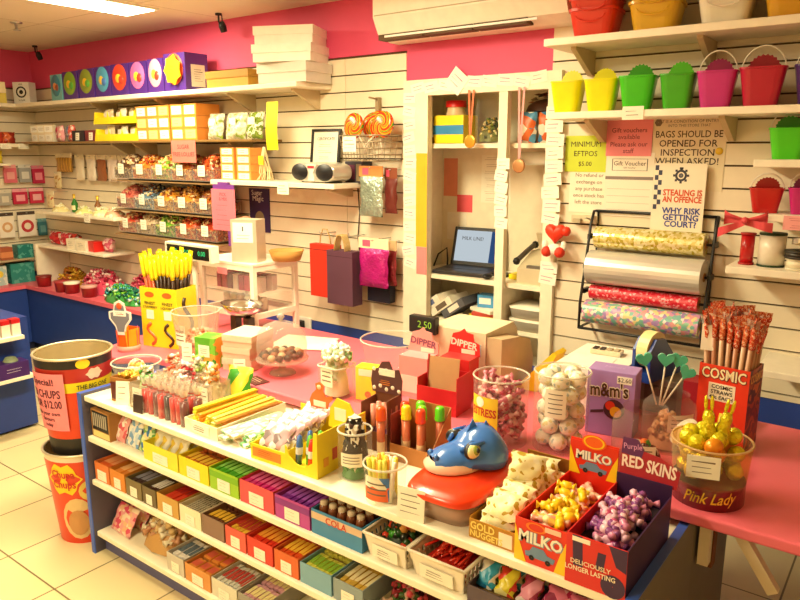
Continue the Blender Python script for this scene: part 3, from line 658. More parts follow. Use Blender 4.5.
for i, (u, n, z, ry, l) in enumerate([(.065, 1.70, 1.915, .0, 'rainbow swirl lollipop at the left front of the wire basket'), (.21, 1.75, 1.925, .2, 'rainbow swirl lollipop at the right of the wire basket'), (.14, 1.79, 1.92, .1, 'rainbow swirl lollipop behind the left one in the wire basket'), (.265, 1.72, 1.92, -.15, 'striped swirl lollipop leaning at the right basket edge')]):
    t = thing('swirl_lollipop', l, 'lollipop', (u, n, z)); t.rotation_euler = (-.15, .5*i-.7, ry)
    a = MB(); k = Matrix.Rotation(PI/2, 4, 'X'); a.lathe([(.001, .014), (.05, .013), (.075, .005), (.075, -.005), (.05, -.013), (.001, -.014)], SW, 24, T=k); a.build('candy', t)
    a = MB(); a.cyl((0, 0, -.075), (0, 0, -.18), .004, M('efe6d0', .6), 6); a.build('stick', t)
# hanging foil, bags and cellophane packs
def foil_pack(label, u, z0, w, h, m, n, top, cat='foil pack', d=.04):
    t = thing('hanging_pack', label, cat, (u, n, z0))
    m_bag(w, h-.055, d, m, int(abs(u)*777), n=12).build('pouch', t)
    a = MB(); a.box(-w/2, w/2, -.003, .003, h-.06, h, top); a.box(-w*.36, -w*.1, -.0042, -.003, h-.05, h-.012, M('e85a7a', .5)); a.build('header_card', t)
    a = MB(); a.tube([(0, NB+.015-n, h-.01), (0, -.02, h-.01)], .003, STEEL, 5); a.build('hook', t)
foil_pack('silver green crinkled foil pack hanging under the wire basket', .175, 1.40, .175, .29, M('a9bcae', .22, .55, .3, 9, .9), 1.72, M('d88a4a', .5))
foil_pack('dark brown red pack hanging behind the silver foil one', .285, 1.42, .09, .26, M('6a2a24', .35), 1.765, M('8a4a30', .5))
b = MB()
for k in range(4): b.tube([(.17+k*.018, 1.80, 1.70), (.175+k*.02, 1.78, 1.72), (.20+.02*k, 1.80, 1.735)], .002, WR, 4)
def paper_bag(label, u, n, z0, w, h, d, c, loops=1, rz=0., hc='c8a86a'):
    t = thing('paper_bag', label, 'paper bag', (u, n, z0), rz)
    a = MB(); a.prism([(-w/2, 0), (w/2, 0), (w/2, h), (-w/2, h)], -d/2, d/2, M(c, .6, var=.06), 'y'); a.quad([(-w/2+.004, -d/2-.0006, h-.035), (w/2-.004, -d/2-.0006, h-.035), (w/2-.004, -d/2-.0006, h-.032), (-w/2+.004, -d/2-.0006, h-.032)], M('3a1a20', .8)); a.build('body', t)
    for i in range(loops):
        a = MB(); y = -d/2 + .004 + i*.012 if loops > 1 else 0; a.tube([(-w*.22, y, h-.01), (-w*.18, y, h+.05), (-w*.08, y, h+.095), (w*.08, y, h+.095), (w*.18, y, h+.05), (w*.22, y, h-.01)], .004, M(hc, .7), 6); a.build('handle', t)
paper_bag('bright red paper bag hanging on the slatwall', -.235, 1.76, .865, .215, .335, .06, 'd83018')
paper_bag('plum purple paper bag with twine handles over the red one', -.025, 1.70, .855, .205, .33, .09, '5a3448', 5)
paper_bag('dark navy paper bag behind the plum one', .17, 1.815, .875, .17, .29, .055, '1c1a34')
for i, u in enumerate((-.24, .0)):
    b = MB(); b.tube([(0, NB-.001-1.78, 0), (0, -.06, .0), (0, -.065, .02)], .004, STEEL, 5); one('slatwall_hook', ['steel hook carrying the red paper bag', 'steel hook carrying the plum paper bag'][i], 'hook', b, (u, 1.78, 1.268+.0*i))
foil_pack('magenta cellophane pack hanging beside the plum bag', .205, .985, .225, .29, M('b01a78', .2, .2, .4, 9, .8), 1.70, M('f0dfb8', .5), 'cellophane pack', .06)
foil_pack('red brown cellophane pack behind the magenta one', .272, .99, .09, .27, M('8a2a34', .25, .1, .4, 9, .8), 1.775, M('d8b88a', .5), 'cellophane pack', .05)
t = thing('power_socket', 'white wall socket with black plug above the pink counter', 'socket', (-.545, NB-.001+.004, .62))
a = MB(); a.box(-.07, .07, -.012, 0, -.046, .046, WHITE, bev=.003); a.build('plate', t)
a = MB(); a.box(-.035, .015, -.05, -.012, -.03, .025, BLACK, bev=.006); a.tube([(-.02, -.05, -.01), (-.05, -.06, -.03), (-.10, -.05, -.035)], .006, BLACK, 6); a.build('plug', t)
b = MB(); b.box(-.1, .1, -.006, 0, 0, .30, M('3a2858', .5)); b.text('Sugar', .036, FRONT(-.02, -.0062, .27), WHITE, .15); b.text('Magic', .036, FRONT(-.01, -.0062, .23), WHITE, .15); b.ball((0, -.004, .10), .05, M('8a7a5a', .5), 14, (1, .1, 1))
one('brochure', 'dark purple brochure fixed on the slatwall beside the pink notice', 'brochure', b, (-.94, NB-.002, 1.22))

# ------------------------------------------------------------------ office niche
NW = M('f4ead2', .5)
struct_b = MB(); b = struct_b
b.box(.30, 1.30, 2.25, 2.27, .55, 2.2, M('f2e6ca', .6)); b.box(.30, .32, NB+.061, 2.25, .55, 2.2, NW); b.box(1.285, 1.30, NB+.061, 2.25, .55, 2.2, NW); b.box(.32, 1.285, NB+.061, 2.25, 2.16, 2.18, NW); b.box(.32, 1.285, NB+.061, 2.25, .55, .57, NW)
struct('wall_niche', b)
t = thing('office_shelving', 'cream open shelving of the office niche with price tags on its posts', 'shelving', (.8, 1.88, .62))
a = MB(); a.T = Matrix.Translation((-.8, -1.88, -.62))
for nm, bx in (('post', (.322, .49, 1.835, 1.88, .625, 2.16)), ('post', (.935, .985, 1.84, 1.88, .625, 2.08)), ('post', (1.212, 1.279, 1.835, 1.88, .625, 2.16)), ('header', (.49, 1.212, 1.835, 1.88, 2.075, 2.16)), ('board', (.325, 1.28, 1.9, 2.245, 1.79, 1.815)), ('board', (.325, 1.28, 1.885, 2.245, 1.045, 1.07)), ('board', (.325, 1.28, 1.885, 2.245, .79, .81)), ('divider', (.945, .975, 1.885, 2.245, .812, 1.04))):
    a = MB(); a.T = Matrix.Translation((-.8, -1.88, -.62)); a.box(*bx, NW); a.build(nm, t)
NZ1, NZ2, NZ3 = 1.8155, 1.0705, .8105
t = thing('sweet_jar', 'jar with red lid and yellow and blue wrap in the niche', 'jar', (.57, 2.0, NZ1))
a = MB(); a.box(-.10, .10, -.08, .08, 0, .155, YEL, bev=.01); a.box(-.1005, .1005, -.0806, -.079, .05, .10, M('3a8ac0', .4)); a.build('wrap', t)
a = MB(); a.lathe([(.06, .155), (.05, .18), (.05, .2)], M('d8b890', .4), 16); a.build('neck', t)
a = MB(); a.lathe([(.058, .2), (.058, .235), (.001, .238)], RED, 18); a.build('lid', t)
t = thing('glass_jar', 'clear glass jar of green and gold wrapped sweets in the niche', 'jar', (.80, 2.0, NZ1))
a = MB(); a.lathe([(.001, .002), (.085, .002), (.088, .17), (.08, .22), (.08, .235)], GLASS, 20); a.build('glass', t)
b = MB(); heap(b, 0, 0, .004, .07, .07, .12, [M('7a8a2c', .3), M('e8d8a0', .3), M('c8a83c', .3), M('3a4a1c', .3)], 60, .03, 6, fill=M('7a7a3c')); o = one('wrapped_sweets', 'green and gold wrapped sweets inside the niche jar', 'sweets', b, (.80, 2.0, NZ1+.003), kind='stuff')
for i, (u, c) in enumerate([(1.02, '5a9ac0'), (1.12, '4a8ab8')]):
    b = m_bag(.11, .16, .06, PATTERN('np%d' % i, [c, 'e8743a', 'f0ead8', c], 22, .4), i); one('snack_pack', ['blue and orange snack pack left in the niche top shelf', 'blue snack pack behind the pink ribbon medal'][i], 'snack pack', b, (u, 2.0+.03*i, NZ1+.001))
b = MB(); b.box(-.03, .03, -.05, .05, 0, .17, M('e8904a', .5)); b.box(-.02, .02, -.0512, -.05, .03, .14, M('a83a2c', .5)); one('small_carton', 'orange narrow carton at the right of the niche top shelf', 'carton', b, (1.20, 2.0, NZ1+.0005))
b = MB(); heap(b, 0, 0, 0, .13, .09, .09, [M('5a3a2a', .4), M('c8b08a', .4), M('7a3a24', .4), M('b86a3c', .4)], 40, .05, 4, 'leaf', fill=M('5a3a28'))
one('bag_pile', 'pile of brown sweet bags on the blue snack packs', 'bags', b, (1.07, 2.12, NZ1+.165), kind='stuff')
b = MB(); b.box(-.14, .14, -.06, .06, 0, .164, M('b8a888', .6)); one('small_carton', 'plain tan carton under the brown sweet bags', 'carton', b, (1.07, 2.14, NZ1+.0005))
b = MB(); b.lathe([(.001, 0), (.06, 0), (.065, .035)], M('a8743c', .6), 14); one('small_bowl', 'small brown bowl beside the red lidded jar', 'bowl', b, (.41, 1.97, NZ1+.0005))
b = MB(); b.tube([(-.15, 0, 0), (.15, 0, 0)], .036, M('fbf4e4', .5), 18); b.tube([(-.1505, 0, 0), (.1505, 0, 0)], .012, M('6a4a2c', .7), 10); b.box(-.16, -.154, -.01, .17, -.01, .03, WR); b.box(.154, .16, -.01, .17, -.01, .03, WR)
one('paper_roll', 'white paper roll mounted under the niche shelf', 'paper roll', b, (1.105, 2.07, 1.735))
def medal(label, u, z0, c, cr, zt):
    t = thing('medal', label, 'medal', (u, 1.822, z0))
    a = MB(); k = Matrix.Translation((0, 0, .0)) @ Matrix.Rotation(PI/2, 4, 'X'); a.lathe([(.001, .006), (.028, .006), (.034, .004), (.036, 0), (.034, -.004), (.001, -.006)], c, 20, T=k); a.build('disc', t)
    a = MB(); a.quad([(-.018, 0, zt-z0), (-.006, 0, zt-z0), (.003, 0, .034), (-.006, 0, .034)], cr); a.quad([(.022, .001, zt-z0), (.01, .001, zt-z0), (-.003, .001, .034), (.006, .001, .034)], cr); a.build('ribbon', t)
medal('gold medal on an orange ribbon hanging from niche header', .775, 1.825, M('e0a83c', .3, .6), M('e8744a', .5), 2.09)
medal('copper medal on a pink ribbon hanging from niche header', 1.07, 1.70, M('c08a5a', .35, .5), M('f0a0a0', .5), 2.09)
def sheet(name, label, u0, u1, z0, z1, n, c, lines=6, cat='paper sheet', ink='b8a88a', seed=0):
    b = MB(); w, h = u1-u0, z1-z0; b.box(-w/2, w/2, -.001, 0, 0, h, M(c, .7))
    for k in range(lines): b.scribble(w, h/lines*.8, FRONT(0, -.0012, h*(k+.5)/lines), M(ink), 2, k+seed)
    return one(name, label, 'paper sheet' if cat is None else cat, b, ((u0+u1)/2, n, z0))
sheet('paper_sheet', 'coral sheet pinned at the left of the niche back wall', .33, .43, 1.50, 1.73, 2.249, 'f09a80', 0)
sheet('sticky_note', 'square red pink note on the niche back wall', .43, .54, 1.405, 1.51, 2.249, 'e85a62', 0, 'note')
sheet('paper_sheet', 'white handwritten sheet pinned left of the niche middle post', .60, .80, 1.47, 1.75, 2.249, 'f8efd8', 7)
sheet('paper_sheet', 'white list pinned on the niche wall behind the laptop', .36, .50, 1.23, 1.40, 2.249, 'f8f0dc', 0)
sheet('paper_sheet', 'large white list pinned right of the niche middle post', 1.0, 1.2, 1.30, 1.68, 2.249, 'f8efd8', 10)
# laptop on the niche desk
t = thing('laptop', 'open black laptop on the niche desk', 'laptop', (.64, 2.045, NZ2), .10)
DK = M('2c2a2c', .4)
a = MB(); a.box(-.17, .17, -.13, .11, .002, .024, DK, bev=.005); a.build('base', t)
a = MB(); a.box(-.14, .14, -.03, .09, .0242, .0255, BLACK); a.box(-.045, .045, -.11, -.05, .0242, .025, M('3c3a3c', .4)); a.build('keyboard', t)
k = Matrix.Translation((0, .11, .022)) @ Matrix.Rotation(-.28, 4, 'X')
a = MB(); a.box(-.17, .17, -.006, .006, 0, .235, DK, bev=.004, T=k); a.build('lid', t)
a = MB(); a.quad([(-.15, -.0065, .025), (.15, -.0065, .025), (.15, -.0065, .215), (-.15, -.0065, .215)], EMIT('c8d4dc', .75), k); a.quad([(.08, -.007, .025), (.15, -.007, .025), (.15, -.007, .215), (.08, -.007, .215)], EMIT('3a5a8a', .6), k); a.text('MILK LINE!', .022, k @ FRONT(-.04, -.007, .165), INK, .16); a.build('screen', t)
b = MB(); b.ball((0, 0, .0175), .03, BLACK, 12, (.9, 1.4, .55)); one('computer_mouse', 'black computer mouse beside the laptop', 'mouse', b, (.84, 1.93, NZ2))
b = MB(); b.tube([(.36, 2.1, NZ2+.005), (.38, 2.12, NZ2+.08), (.43, 2.14, NZ2+.12), (.45, 2.12, NZ2+.05), (.46, 2.1, NZ2+.006)], .005, BLACK, 6); one('power_cable', 'black cable loop at the left of the laptop', 'cable', b)
b = MB(); b.box(-.05, .05, -.03, .03, 0, .02, BLACK, bev=.004); b.tube([(.05, 0, .01), (.1, .02, .006), (.14, -.01, .005)], .004, BLACK, 5); one('power_adapter', 'black power adapter right of the laptop', 'adapter', b, (.86, 2.06, NZ2+.0005))
b = MB(); b.box(-.03, .03, -.05, .05, 0, .03, YEL, bev=.006); one('tape_box', 'small yellow box on the desk left of the fax machine', 'box', b, (.966, 2.05, NZ2+.0005))
t = thing('fax_machine', 'cream fax machine with handset on the niche desk', 'fax machine', (1.13, 2.05, NZ2))
FX = M('cdbf9f', .45)
a = MB(); a.prism([(-.13, 0), (.13, 0), (.13, .16), (.04, .16), (-.09, .10), (-.13, .08)], -.10, .13, FX, 'x'); a.build('body', t)
a = MB(); a.box(-.05, .11, -.12, -.095, .085, .10, M('6a6258', .5), T=Matrix.Rotation(.0, 4, 'X')); a.build('paper_slot', t)
a = MB(); k = Matrix.Translation((0, .04, .16)) @ Matrix.Rotation(.5, 4, 'X'); a.box(-.05, .11, 0, .008, 0, .12, FX, T=k); a.build('paper_tray', t)
a = MB(); a.tube([(-.12, -.09, .12), (-.115, .0, .155), (-.11, .10, .19)], .014, M('5a5450', .5), 8); a.ball((-.12, -.1, .115), .022, BLACK, 8); a.ball((-.11, .1, .185), .022, BLACK, 8); a.build('handset', t)
for i in range(3):
    b = MB(); b.box(-.024, .024, -.10, .10, 0, .17, M(['f0e8d4', 'efe6d0', '5a5a60'][i], .6)); b.box(-.015, .015, -.1012, -.10, .05, .13, M(['5a6a9a', '6a5a4a', 'e8e0d0'][i], .6))
    o = one('ring_binder', ['white binder leaning at the left end of niche lower shelf', 'cream binder second in the leaning row of lower shelf', 'grey binder third in the leaning row of lower shelf'][i], 'binder', b, (.40+i*.085, 1.99, NZ3+.022), rot=(0, .95, 0))
fl = [('3a6ab0', 'blue folder lying in the niche lower shelf'), ('e8c83c', 'yellow folder lying under the papers of niche lower shelf'), ('c84a3a', 'red booklet lying in the niche lower shelf'), ('f4ecd8', 'white papers lying on the red booklet in niche')]
for i, (c, l) in enumerate(fl):
    b = MB(); b.box(-.085, .085, -.075, .075, 0, .02, M(c, .6)); one('folder', l, 'folder', b, (.815+.004*i, 1.99, NZ3+.001+i*.0212), .3*((-1)**i))
b = MB(); b.box(-.06, .06, -.04, .04, 0, .07, M('4a9ad0', .5)); b.box(-.05, .02, -.0412, -.04, .02, .055, WHITE); one('small_carton', 'light blue carton on the papers of niche lower shelf', 'carton', b, (.82, 2.0, NZ3+.0865), .2)
for i in range(2):
    t = thing('storage_tub', ['lower clear storage tub stacked in the niche', 'upper clear storage tub stacked in the niche'][i], 'storage tub', (1.115, 2.02, NZ3+i*.068))
    a = MB(); a.lathe([(.001, .001), (.12, .001), (.13, .055)], CLEAR('f0e8d8', .45, .3), 16, sq=.6); a.build('body', t)
    a = MB(); a.lathe([(.001, .066), (.133, .064), (.133, .055)], M('f4ead8', .4), 16, sq=.6); a.build('lid', t)
b = MB(); b.box(-.10, .10, -.05, .05, 0, .10, M('7a1c20', .6)); one('small_carton', 'dark red carton behind the clear storage tubs', 'carton', b, (1.10, 2.195, NZ3+.0005))
b = MB(); b.box(-.010, .010, -.09, .09, 0, .16, ORANGE); one('folder', 'orange folder standing right of the clear tubs', 'folder', b, (1.268, 2.02, NZ3+.0005))

# price tags on the niche posts
TAGI = [M('b84a8a'), M('7a4a9a'), M('c85a6a')]
def tags(group, label, spots, w, h):
    for i, (u, n, z, r) in enumerate(spots):
        b = MB(); b.box(-w/2, w/2, -.0012, 0, -h/2, h/2, M('fbf4e6', .6)); b.scribble(w, h*.9, FRONT(0, -.0014, 0), TAGI[i % 3], 2, i+len(label)); o = one('price_tag', label, 'price tag', b, (u, n, z), rot=(R.uniform(-.02, .02), r, 0), group=group)
q = random.Random(2)
tags('tags on the left post', 'white scribbled price tag stuck down the left niche post', [(.365+q.uniform(-.008, .008), 1.8345, 1.13+k*.072, q.uniform(-.25, .25)) for k in range(14)], .085, .055)
tags('tags on the header', 'white scribbled price tag stuck along the niche header', [(.42+k*.092, 1.8345, 2.125+q.uniform(-.015, .01), q.uniform(-.2, .2)) for k in range(9)], .09, .055)
tags('tags on the middle post', 'white scribbled price tag stuck on the niche middle post', [(.962+q.uniform(-.01, .01), 1.8395, 1.40+k*.062, q.uniform(-.2, .2)) for k in range(6)], .075, .055)
tags('tags on the right post', 'white scribbled price tag stuck down the right niche post', [(1.25+q.uniform(-.01, .01), 1.8345, 1.44+k*.065, q.uniform(-.15, .15)) for k in range(9)] + [(1.25, 1.8345, 1.13, .1), (1.255, 1.8345, 1.19, 0)], .095, .058)
b = MB(); b.box(-.055, .055, -.0015, 0, -.055, .055, M('fbf4e6', .6)); b.scribble(.1, .08, FRONT(0, -.0017, 0), TAGI[0], 3, 9); one('price_tag', 'larger white tag turned like a diamond on the niche header', 'price tag', b, (.68, 1.832, 2.14), rot=(0, .7, 0))
b = MB(); b.box(-.038, .038, -.0014, 0, 0, .53, M('f0b428', .6)); one('paper_strip', 'long orange yellow paper strip on the left niche post', 'paper strip', b, (.452, 1.8345, 1.232))
b = MB(); b.box(-.036, .036, -.0014, 0, 0, .16, M('f08a8a', .6)); one('paper_strip', 'pink paper strip below the orange yellow one', 'paper strip', b, (.455, 1.8345, 1.07))
# heart toy on the right post
t = thing('heart_toy', 'red heart soft toy with white arms on the right niche post', 'soft toy', (1.30, 1.80, 1.25))
HR = M('e8381c', .45)
a = MB()
def hrt(u, v):
    ph = 2*PI*u; th = PI*(v-.5); x = 16*math.sin(ph)**3; z = 13*math.cos(ph)-5*math.cos(2*ph)-2*math.cos(3*ph)-math.cos(4*ph)
    return (x*.0036*math.cos(th), .028*math.sin(th), .125+z*.0036*math.cos(th))
a.grid(hrt, 24, 10, HR); a.build('heart', t)
a = MB(); a.ball((.0, -.005, .04), .04, M('f6efe2', .8), 12, (1, .7, .8)); a.build('body', t)
for s in (-1, 1):
    a = MB(); a.ball((s*.035, -.02, .03), .028, M('d8341c', .6), 10); a.build('foot', t)
    a = MB(); a.ball((s*.05, -.01, .06), .018, M('f6efe2', .8), 8, (1, .8, 1.6)); a.build('arm', t)
a = MB(); a.ball((.055, -.0, .135), .025, HR, 10); a.build('small_heart', t)
# ------------------------------------------------------------------ gift pails on the right shelves
def pail_parts(w, h, m, mt, handle=True):
    """tapered square pail with rim, a scalloped back flap and a thin wire handle"""
    out = []
    a = MB(); k = [(w*.36, 0), (w*.5, h*.8)]
    pr = [(.001, .003), (w*.36, 0), (w*.50, h*.82), (w*.52, h*.82), (w*.52, h*.86), (w*.485, h*.86), (w*.35, .008), (.001, .008)]
    a.lathe(pr, m, 32, sq=.62, smooth=False); out.append(('body', a))
    a = MB(); n = 22
    pts = [(-w*.36, h*.75)] + [(w*.36*math.cos(PI-PI*i/n)*(1+.05*math.cos(i*PI)), h*.86+h*.34*math.sin(PI*i/n)*(1+.05*math.cos(i*PI))) for i in range(n+1)] + [(w*.36, h*.75)]
    a.prism(pts, w*.40, w*.43, mt, 'y'); out.append(('back_flap', a))
    if handle:
        a = MB(); a.tube([(w*.48*math.cos(PI*i/14), w*.1-w*.16*math.sin(PI*i/14), h*.80+h*.55*math.sin(PI*i/14)) for i in range(15)], .0028, M('f4ecdc', .4), 6); out.append(('handle', a))
    return out
def pail(label, u, n, z, w, h, c, c2=None, handle=True, rz=0., group=None):
    rz += .05
    t = thing('gift_pail', label, 'pail', (u, n, z), rz, group)
    for nm, a in pail_parts(w, h, M(c, .3, coat=.2), M(c2 or c, .3, coat=.2), handle): a.build(nm, t)
    return t
zb = 1.9465
pail('bright yellow gift pail at the left end of the pail row', 1.395, 1.66, zb, .142, .16, 'e6e200', None, False, .1)
pail('bright yellow gift pail second in the pail row', 1.555, 1.66, zb, .145, .16, 'ece800', 'e0d800', False, .15)
pail('bright green gift pail beside the second yellow pail', 1.715, 1.66, zb, .15, .165, '43c51e', '2f9a18', False, .15)
pail('darker glossy green gift pail left of the magenta pail', 1.88, 1.67, zb, .14, .165, '3fa818', '4fbe1c', False, .1)
pail('magenta gift pail with white wire handle in the pail row', 2.035, 1.66, zb, .15, .165, 'c42a86', '9a1a5a', True, .12)
pail('crimson gift pail with white wire handle in the pail row', 2.20, 1.67, zb, .165, .17, 'b8163a', 'a01030', True, .12)
pail('purple gift pail at the right edge of the pail row', 2.39, 1.67, zb, .16, .17, '4a2a6a', '3a1c54', True, .12)
for i, (u, c, nm, hh) in enumerate([(1.50, 'd8301a', 'red', 5), (1.765, 'd8a81c', 'golden yellow', 4), (2.04, 'e8e0d0', 'white', 4), (2.28, 'd8a018', 'amber', 3)]):
    t = None
    for k in range(hh):
        w, h = .205, .105
        pos = ['lowest', 'second', 'third', 'fourth', 'fifth'][k]
        t = thing('stacked_pail', '%s of the nested %s pails on the upper right shelf' % (pos, nm), 'pail', (u, 1.69, 2.2655+k*.045), .12)
        a = MB(); a.lathe([(.001, .002), (w*.40, 0), (w*.5, h), (w*.53, h), (w*.53, h+.012), (w*.48, h+.012), (w*.375, .004), (.001, .004)] if k == 0 else [(w*.40, .01), (w*.5, h), (w*.53, h), (w*.53, h+.012), (w*.49, h+.012), (w*.39, .01)], M(c, .35, coat=.2), 32, sq=.62, smooth=False); a.build('body', t)
        a = MB(); a.tube([(w*.3*math.cos(PI+PI*i2/10), -w*.552, h*.80+.026*math.sin(PI+PI*i2/10)) for i2 in range(11)], .003, M(c, .4), 5); a.build('handle', t)
pail('bright green gift pail alone on the short shelf at right', 2.305, 1.72, 1.7445, .14, .14, '4fd01a', '2fa818', True, .1)
pail('glossy red gift pail with scalloped flap above the ribbon bow', 2.25, 1.71, 1.5325, .125, .115, 'c01c1c', '9a1414', True, .1)
pail('magenta small gift pail right of the glossy red one', 2.385, 1.71, 1.5325, .115, .12, 'c41a7a', '8a145a', True, .1)
sheet('paper_sign', 'pink paper sign on the edge of the red pail shelf', 2.335, 2.50, 1.475, 1.53, 1.6185, 'f6a8a8', 2, 'sign', 'b03a4a')
t = thing('ribbon_bow', 'red pink ribbon bow with long tails hanging from the pail shelf', 'bow', (2.205, 1.60, 1.505))
RB = M('d84a54', .35, var=.15)
for s in (-1, 1):
    a = MB(); a.grid(lambda u, v: (s*(.005+.075*math.sin(PI*u*.5)), -.018*math.sin(PI*u)*(1 if v > .5 else -1)*.6-.01, (v-.5)*.05*(.35+u)+.012*u), 8, 6, RB); a.build('loop', t)
    a = MB(); a.grid(lambda u, v: (s*(.10*u), -.012+.008*math.sin(u*7), -.008-.04*u*(1.15 if s < 0 else .4)+(v-.5)*.03*(.7+.6*u)), 8, 2, RB); a.build('tail', t)
a = MB(); a.ball((0, -.015, 0), .015, RB, 10); a.build('knot', t)
def spool(label, u, n, z, r, h, c, rim, flange):
    t = thing('ribbon_spool', label, 'ribbon spool', (u, n, z))
    a = MB(); a.lathe([(.001, .008), (r, .008), (r, h-.008), (.001, h-.008)], M(c, .3, coat=.3), 24); a.build('ribbon', t)
    for z0 in (0, h-.008):
        a = MB(); a.lathe([(.001, z0), (r*flange, z0), (r*flange, z0+.008), (.001, z0+.008)], M(rim, .5), 24); a.build('flange', t)
spool('slim red ribbon spool standing on the short shelf', 2.205, 1.68, 1.3185, .026, .13, 'c4141c', 'a81418', 1.15)
spool('fat white ribbon spool with dark green top on short shelf', 2.295, 1.69, 1.3185, .050, .135, 'ece2d0', '1c3a1c', 1.03)
spool('low cream ribbon spool under a black one on short shelf', 2.40, 1.66, 1.3185, .045, .045, 'e8dcc0', 'e8dcc0', 1.05)
spool('black ribbon spool lying on the low cream spool', 2.40, 1.66, 1.364, .052, .03, '3a342c', '2a2620', 1.06)
b = MB(); b.grid(lambda u, v: (.04*math.cos(5*u)*(1-.3*u), .03*math.sin(5*u), .003+(v-.0)*.02+.03*u), 16, 2, M('d8d2c8', .2, .7)); one('curled_ribbon', 'curl of silver ribbon on top of the black spool', 'ribbon', b, (2.40, 1.66, 1.395))

# ------------------------------------------------------------------ notices
def notice(label, u0, u1, z0, z1, n, c, rows, extra=None, cat='notice', ox=0.):
    b = MB(); w, h = u1-u0, z1-z0; b.box(-w/2, w/2, -.0014, 0, 0, h, M(c, .65, var=.03))
    for (s, fz, hh, mi, bold) in rows: b.text(s, hh, FRONT(ox*w, -.0016, fz*h), mi, w*(.9-2*ox), bold)
    if extra: extra(b, w, h)
    return one('paper_notice', label, cat, b, ((u0+u1)/2, n, z0))
PT = M('8a3a4a', .8); DKB = M('4a3428', .8); OR2 = M('d8502a', .7); BL2 = M('3a4a9a', .7); GY = M('7a6a5a', .8)
WN = NB-.0005
notice('lime yellow notice about the minimum card payment', 1.305, 1.515, 1.675, 1.848, WN-.003, 'c9d838', [('MINIMUM', .76, .026, DKB, 0), ('EFTPOS', .50, .026, DKB, 0), ('$5.00', .22, .022, DKB, 0)])
notice('white refund notice under the lime yellow one', 1.335, 1.535, 1.478, 1.73, WN-.001, 'f6edd8', [('No refund or', .72, .019, GY, 0), ('exchange on', .59, .019, GY, 0), ('any purchase', .46, .019, GY, 0), ('once stock has', .33, .019, GY, 0), ('left the store', .20, .019, GY, 0)])
notice('pink gift voucher notice under the pail shelf', 1.512, 1.728, 1.752, 1.930, WN-.0065, 'f08a92', [('Gift vouchers', .66, .022, PT, 0), ('available', .49, .022, PT, 0), ('Please ask our', .30, .022, PT, 0), ('staff', .13, .022, PT, 0)])
def gv(b, w, h):
    for x0, x1, z0, z1 in ((-.085, .085, .90, .905), (-.085, .085, .72, .725), (-.085, -.082, .72, .905), (.082, .085, .72, .905)): b.box(x0*w/.23, x1*w/.23, -.0022, -.0014, z0*h, z1*h, INK)
    b.box(-w*.5, w*.5, -.0022, -.0014, .58*h, .63*h, M('8a7a74'))
    for k in range(4): b.box(-w*.45, w*.45, -.0018, -.0014, (.1+k*.11)*h, (.105+k*.11)*h, M('b8a898'))
notice('white gift voucher sheet with framed title below the pink notice', 1.517, 1.745, 1.47, 1.768, WN-.0045, 'f4ead8', [('Gift Voucher', .83, .021, DKB, 0), ('Gift Voucher', .765, .008, GY, 0)], gv)
def crest(b, w, h):
    k = FRONT(-w*.42, -.0016, h*.90); b.lathe([(.001, .0005), (.018, .0005)], GY, 6, T=k)
notice('large cream bag inspection notice beside the pink one', 1.725, 2.045, 1.60, 1.935, WN-.001, 'ecdcbc', [('IT IS A CONDITION OF ENTRY', .91, .013, GY, 0), ('INTO THIS STORE THAT', .855, .012, GY, 0), ('BAGS SHOULD BE', .74, .030, DKB, .008), ('OPENED FOR', .62, .030, DKB, .008), ('INSPECTION', .50, .030, DKB, .008), ('WHEN ASKED!', .385, .030, DKB, .008)], crest)
def pol(b, w, h):
    for i in range(9):
        for j in range(2):
            if (i+j) % 2 == 0: b.box(-w*.47+j*.016, -w*.47+(j+1)*.016, -.0022, -.0014, h*.97-(i+1)*.022, h*.97-i*.022, M('3a3e5a'))
    k = FRONT(w*.03, -.0016, h*.83)
    b.lathe([(.016, .0006), (.026, .0006)], M('3a3a44'), 16, T=k); b.lathe([(.001, .0006), (.011, .0006)], M('5a5a60'), 8, T=k); b.box(-.008+w*.03, .008+w*.03, -.0021, -.0014, h*.915, h*.945, M('3a3a44'))
    for i in range(8): a = 2*PI*i/8; b.box(w*.03+.030*math.cos(a)-.005, w*.03+.030*math.cos(a)+.005, -.0021, -.0014, h*.83+.030*math.sin(a)-.005, h*.83+.03*math.sin(a)+.005, M('3a3a44'))
notice('cream theft warning poster with checker strip and crest', 1.755, 1.985, 1.405, 1.722, WN-.035, 'f3e8d2', [('STEALING IS', .585, .027, OR2, .03), ('AN OFFENCE', .49, .027, OR2, .03), ('WHY RISK', .33, .027, BL2, .03), ('GETTING', .235, .027, BL2, .03), ('COURT?', .14, .027, BL2, .03)], pol, ox=.08)
b = MB(); b.box(-.045, .045, -.0015, 0, 0, .055, CARD); b.scribble(.08, .045, FRONT(0, -.0017, .027), GY, 2, 1); one('price_card', 'white price card clipped on the edge of the pail shelf', 'price card', b, (1.735, 1.5585, 1.905))
b = MB(); b.lathe([(.001, .003), (.014, .003), (.016, 0)], M('e8c02a', .4), 14, T=FRONT(0, 0, 0)); one('round_sticker', 'round yellow smiling sticker on the bag inspection notice', 'sticker', b, (2.02, WN-.0055, 1.775))
b = MB(); b.box(-.065, .065, -.03, 0, 0, .035, M('d8c8a8', .4)); b.box(-.05, -.01, -.05, -.03, .0, .02, M('b8a888', .4)); b.cyl((.03, -.03, .02), (.03, -.08, .03), .004, STEEL); one('wall_holder', 'small cream ticket holder clipped to slatwall under the refund notice', 'holder', b, (1.43, WN-.001, 1.43))

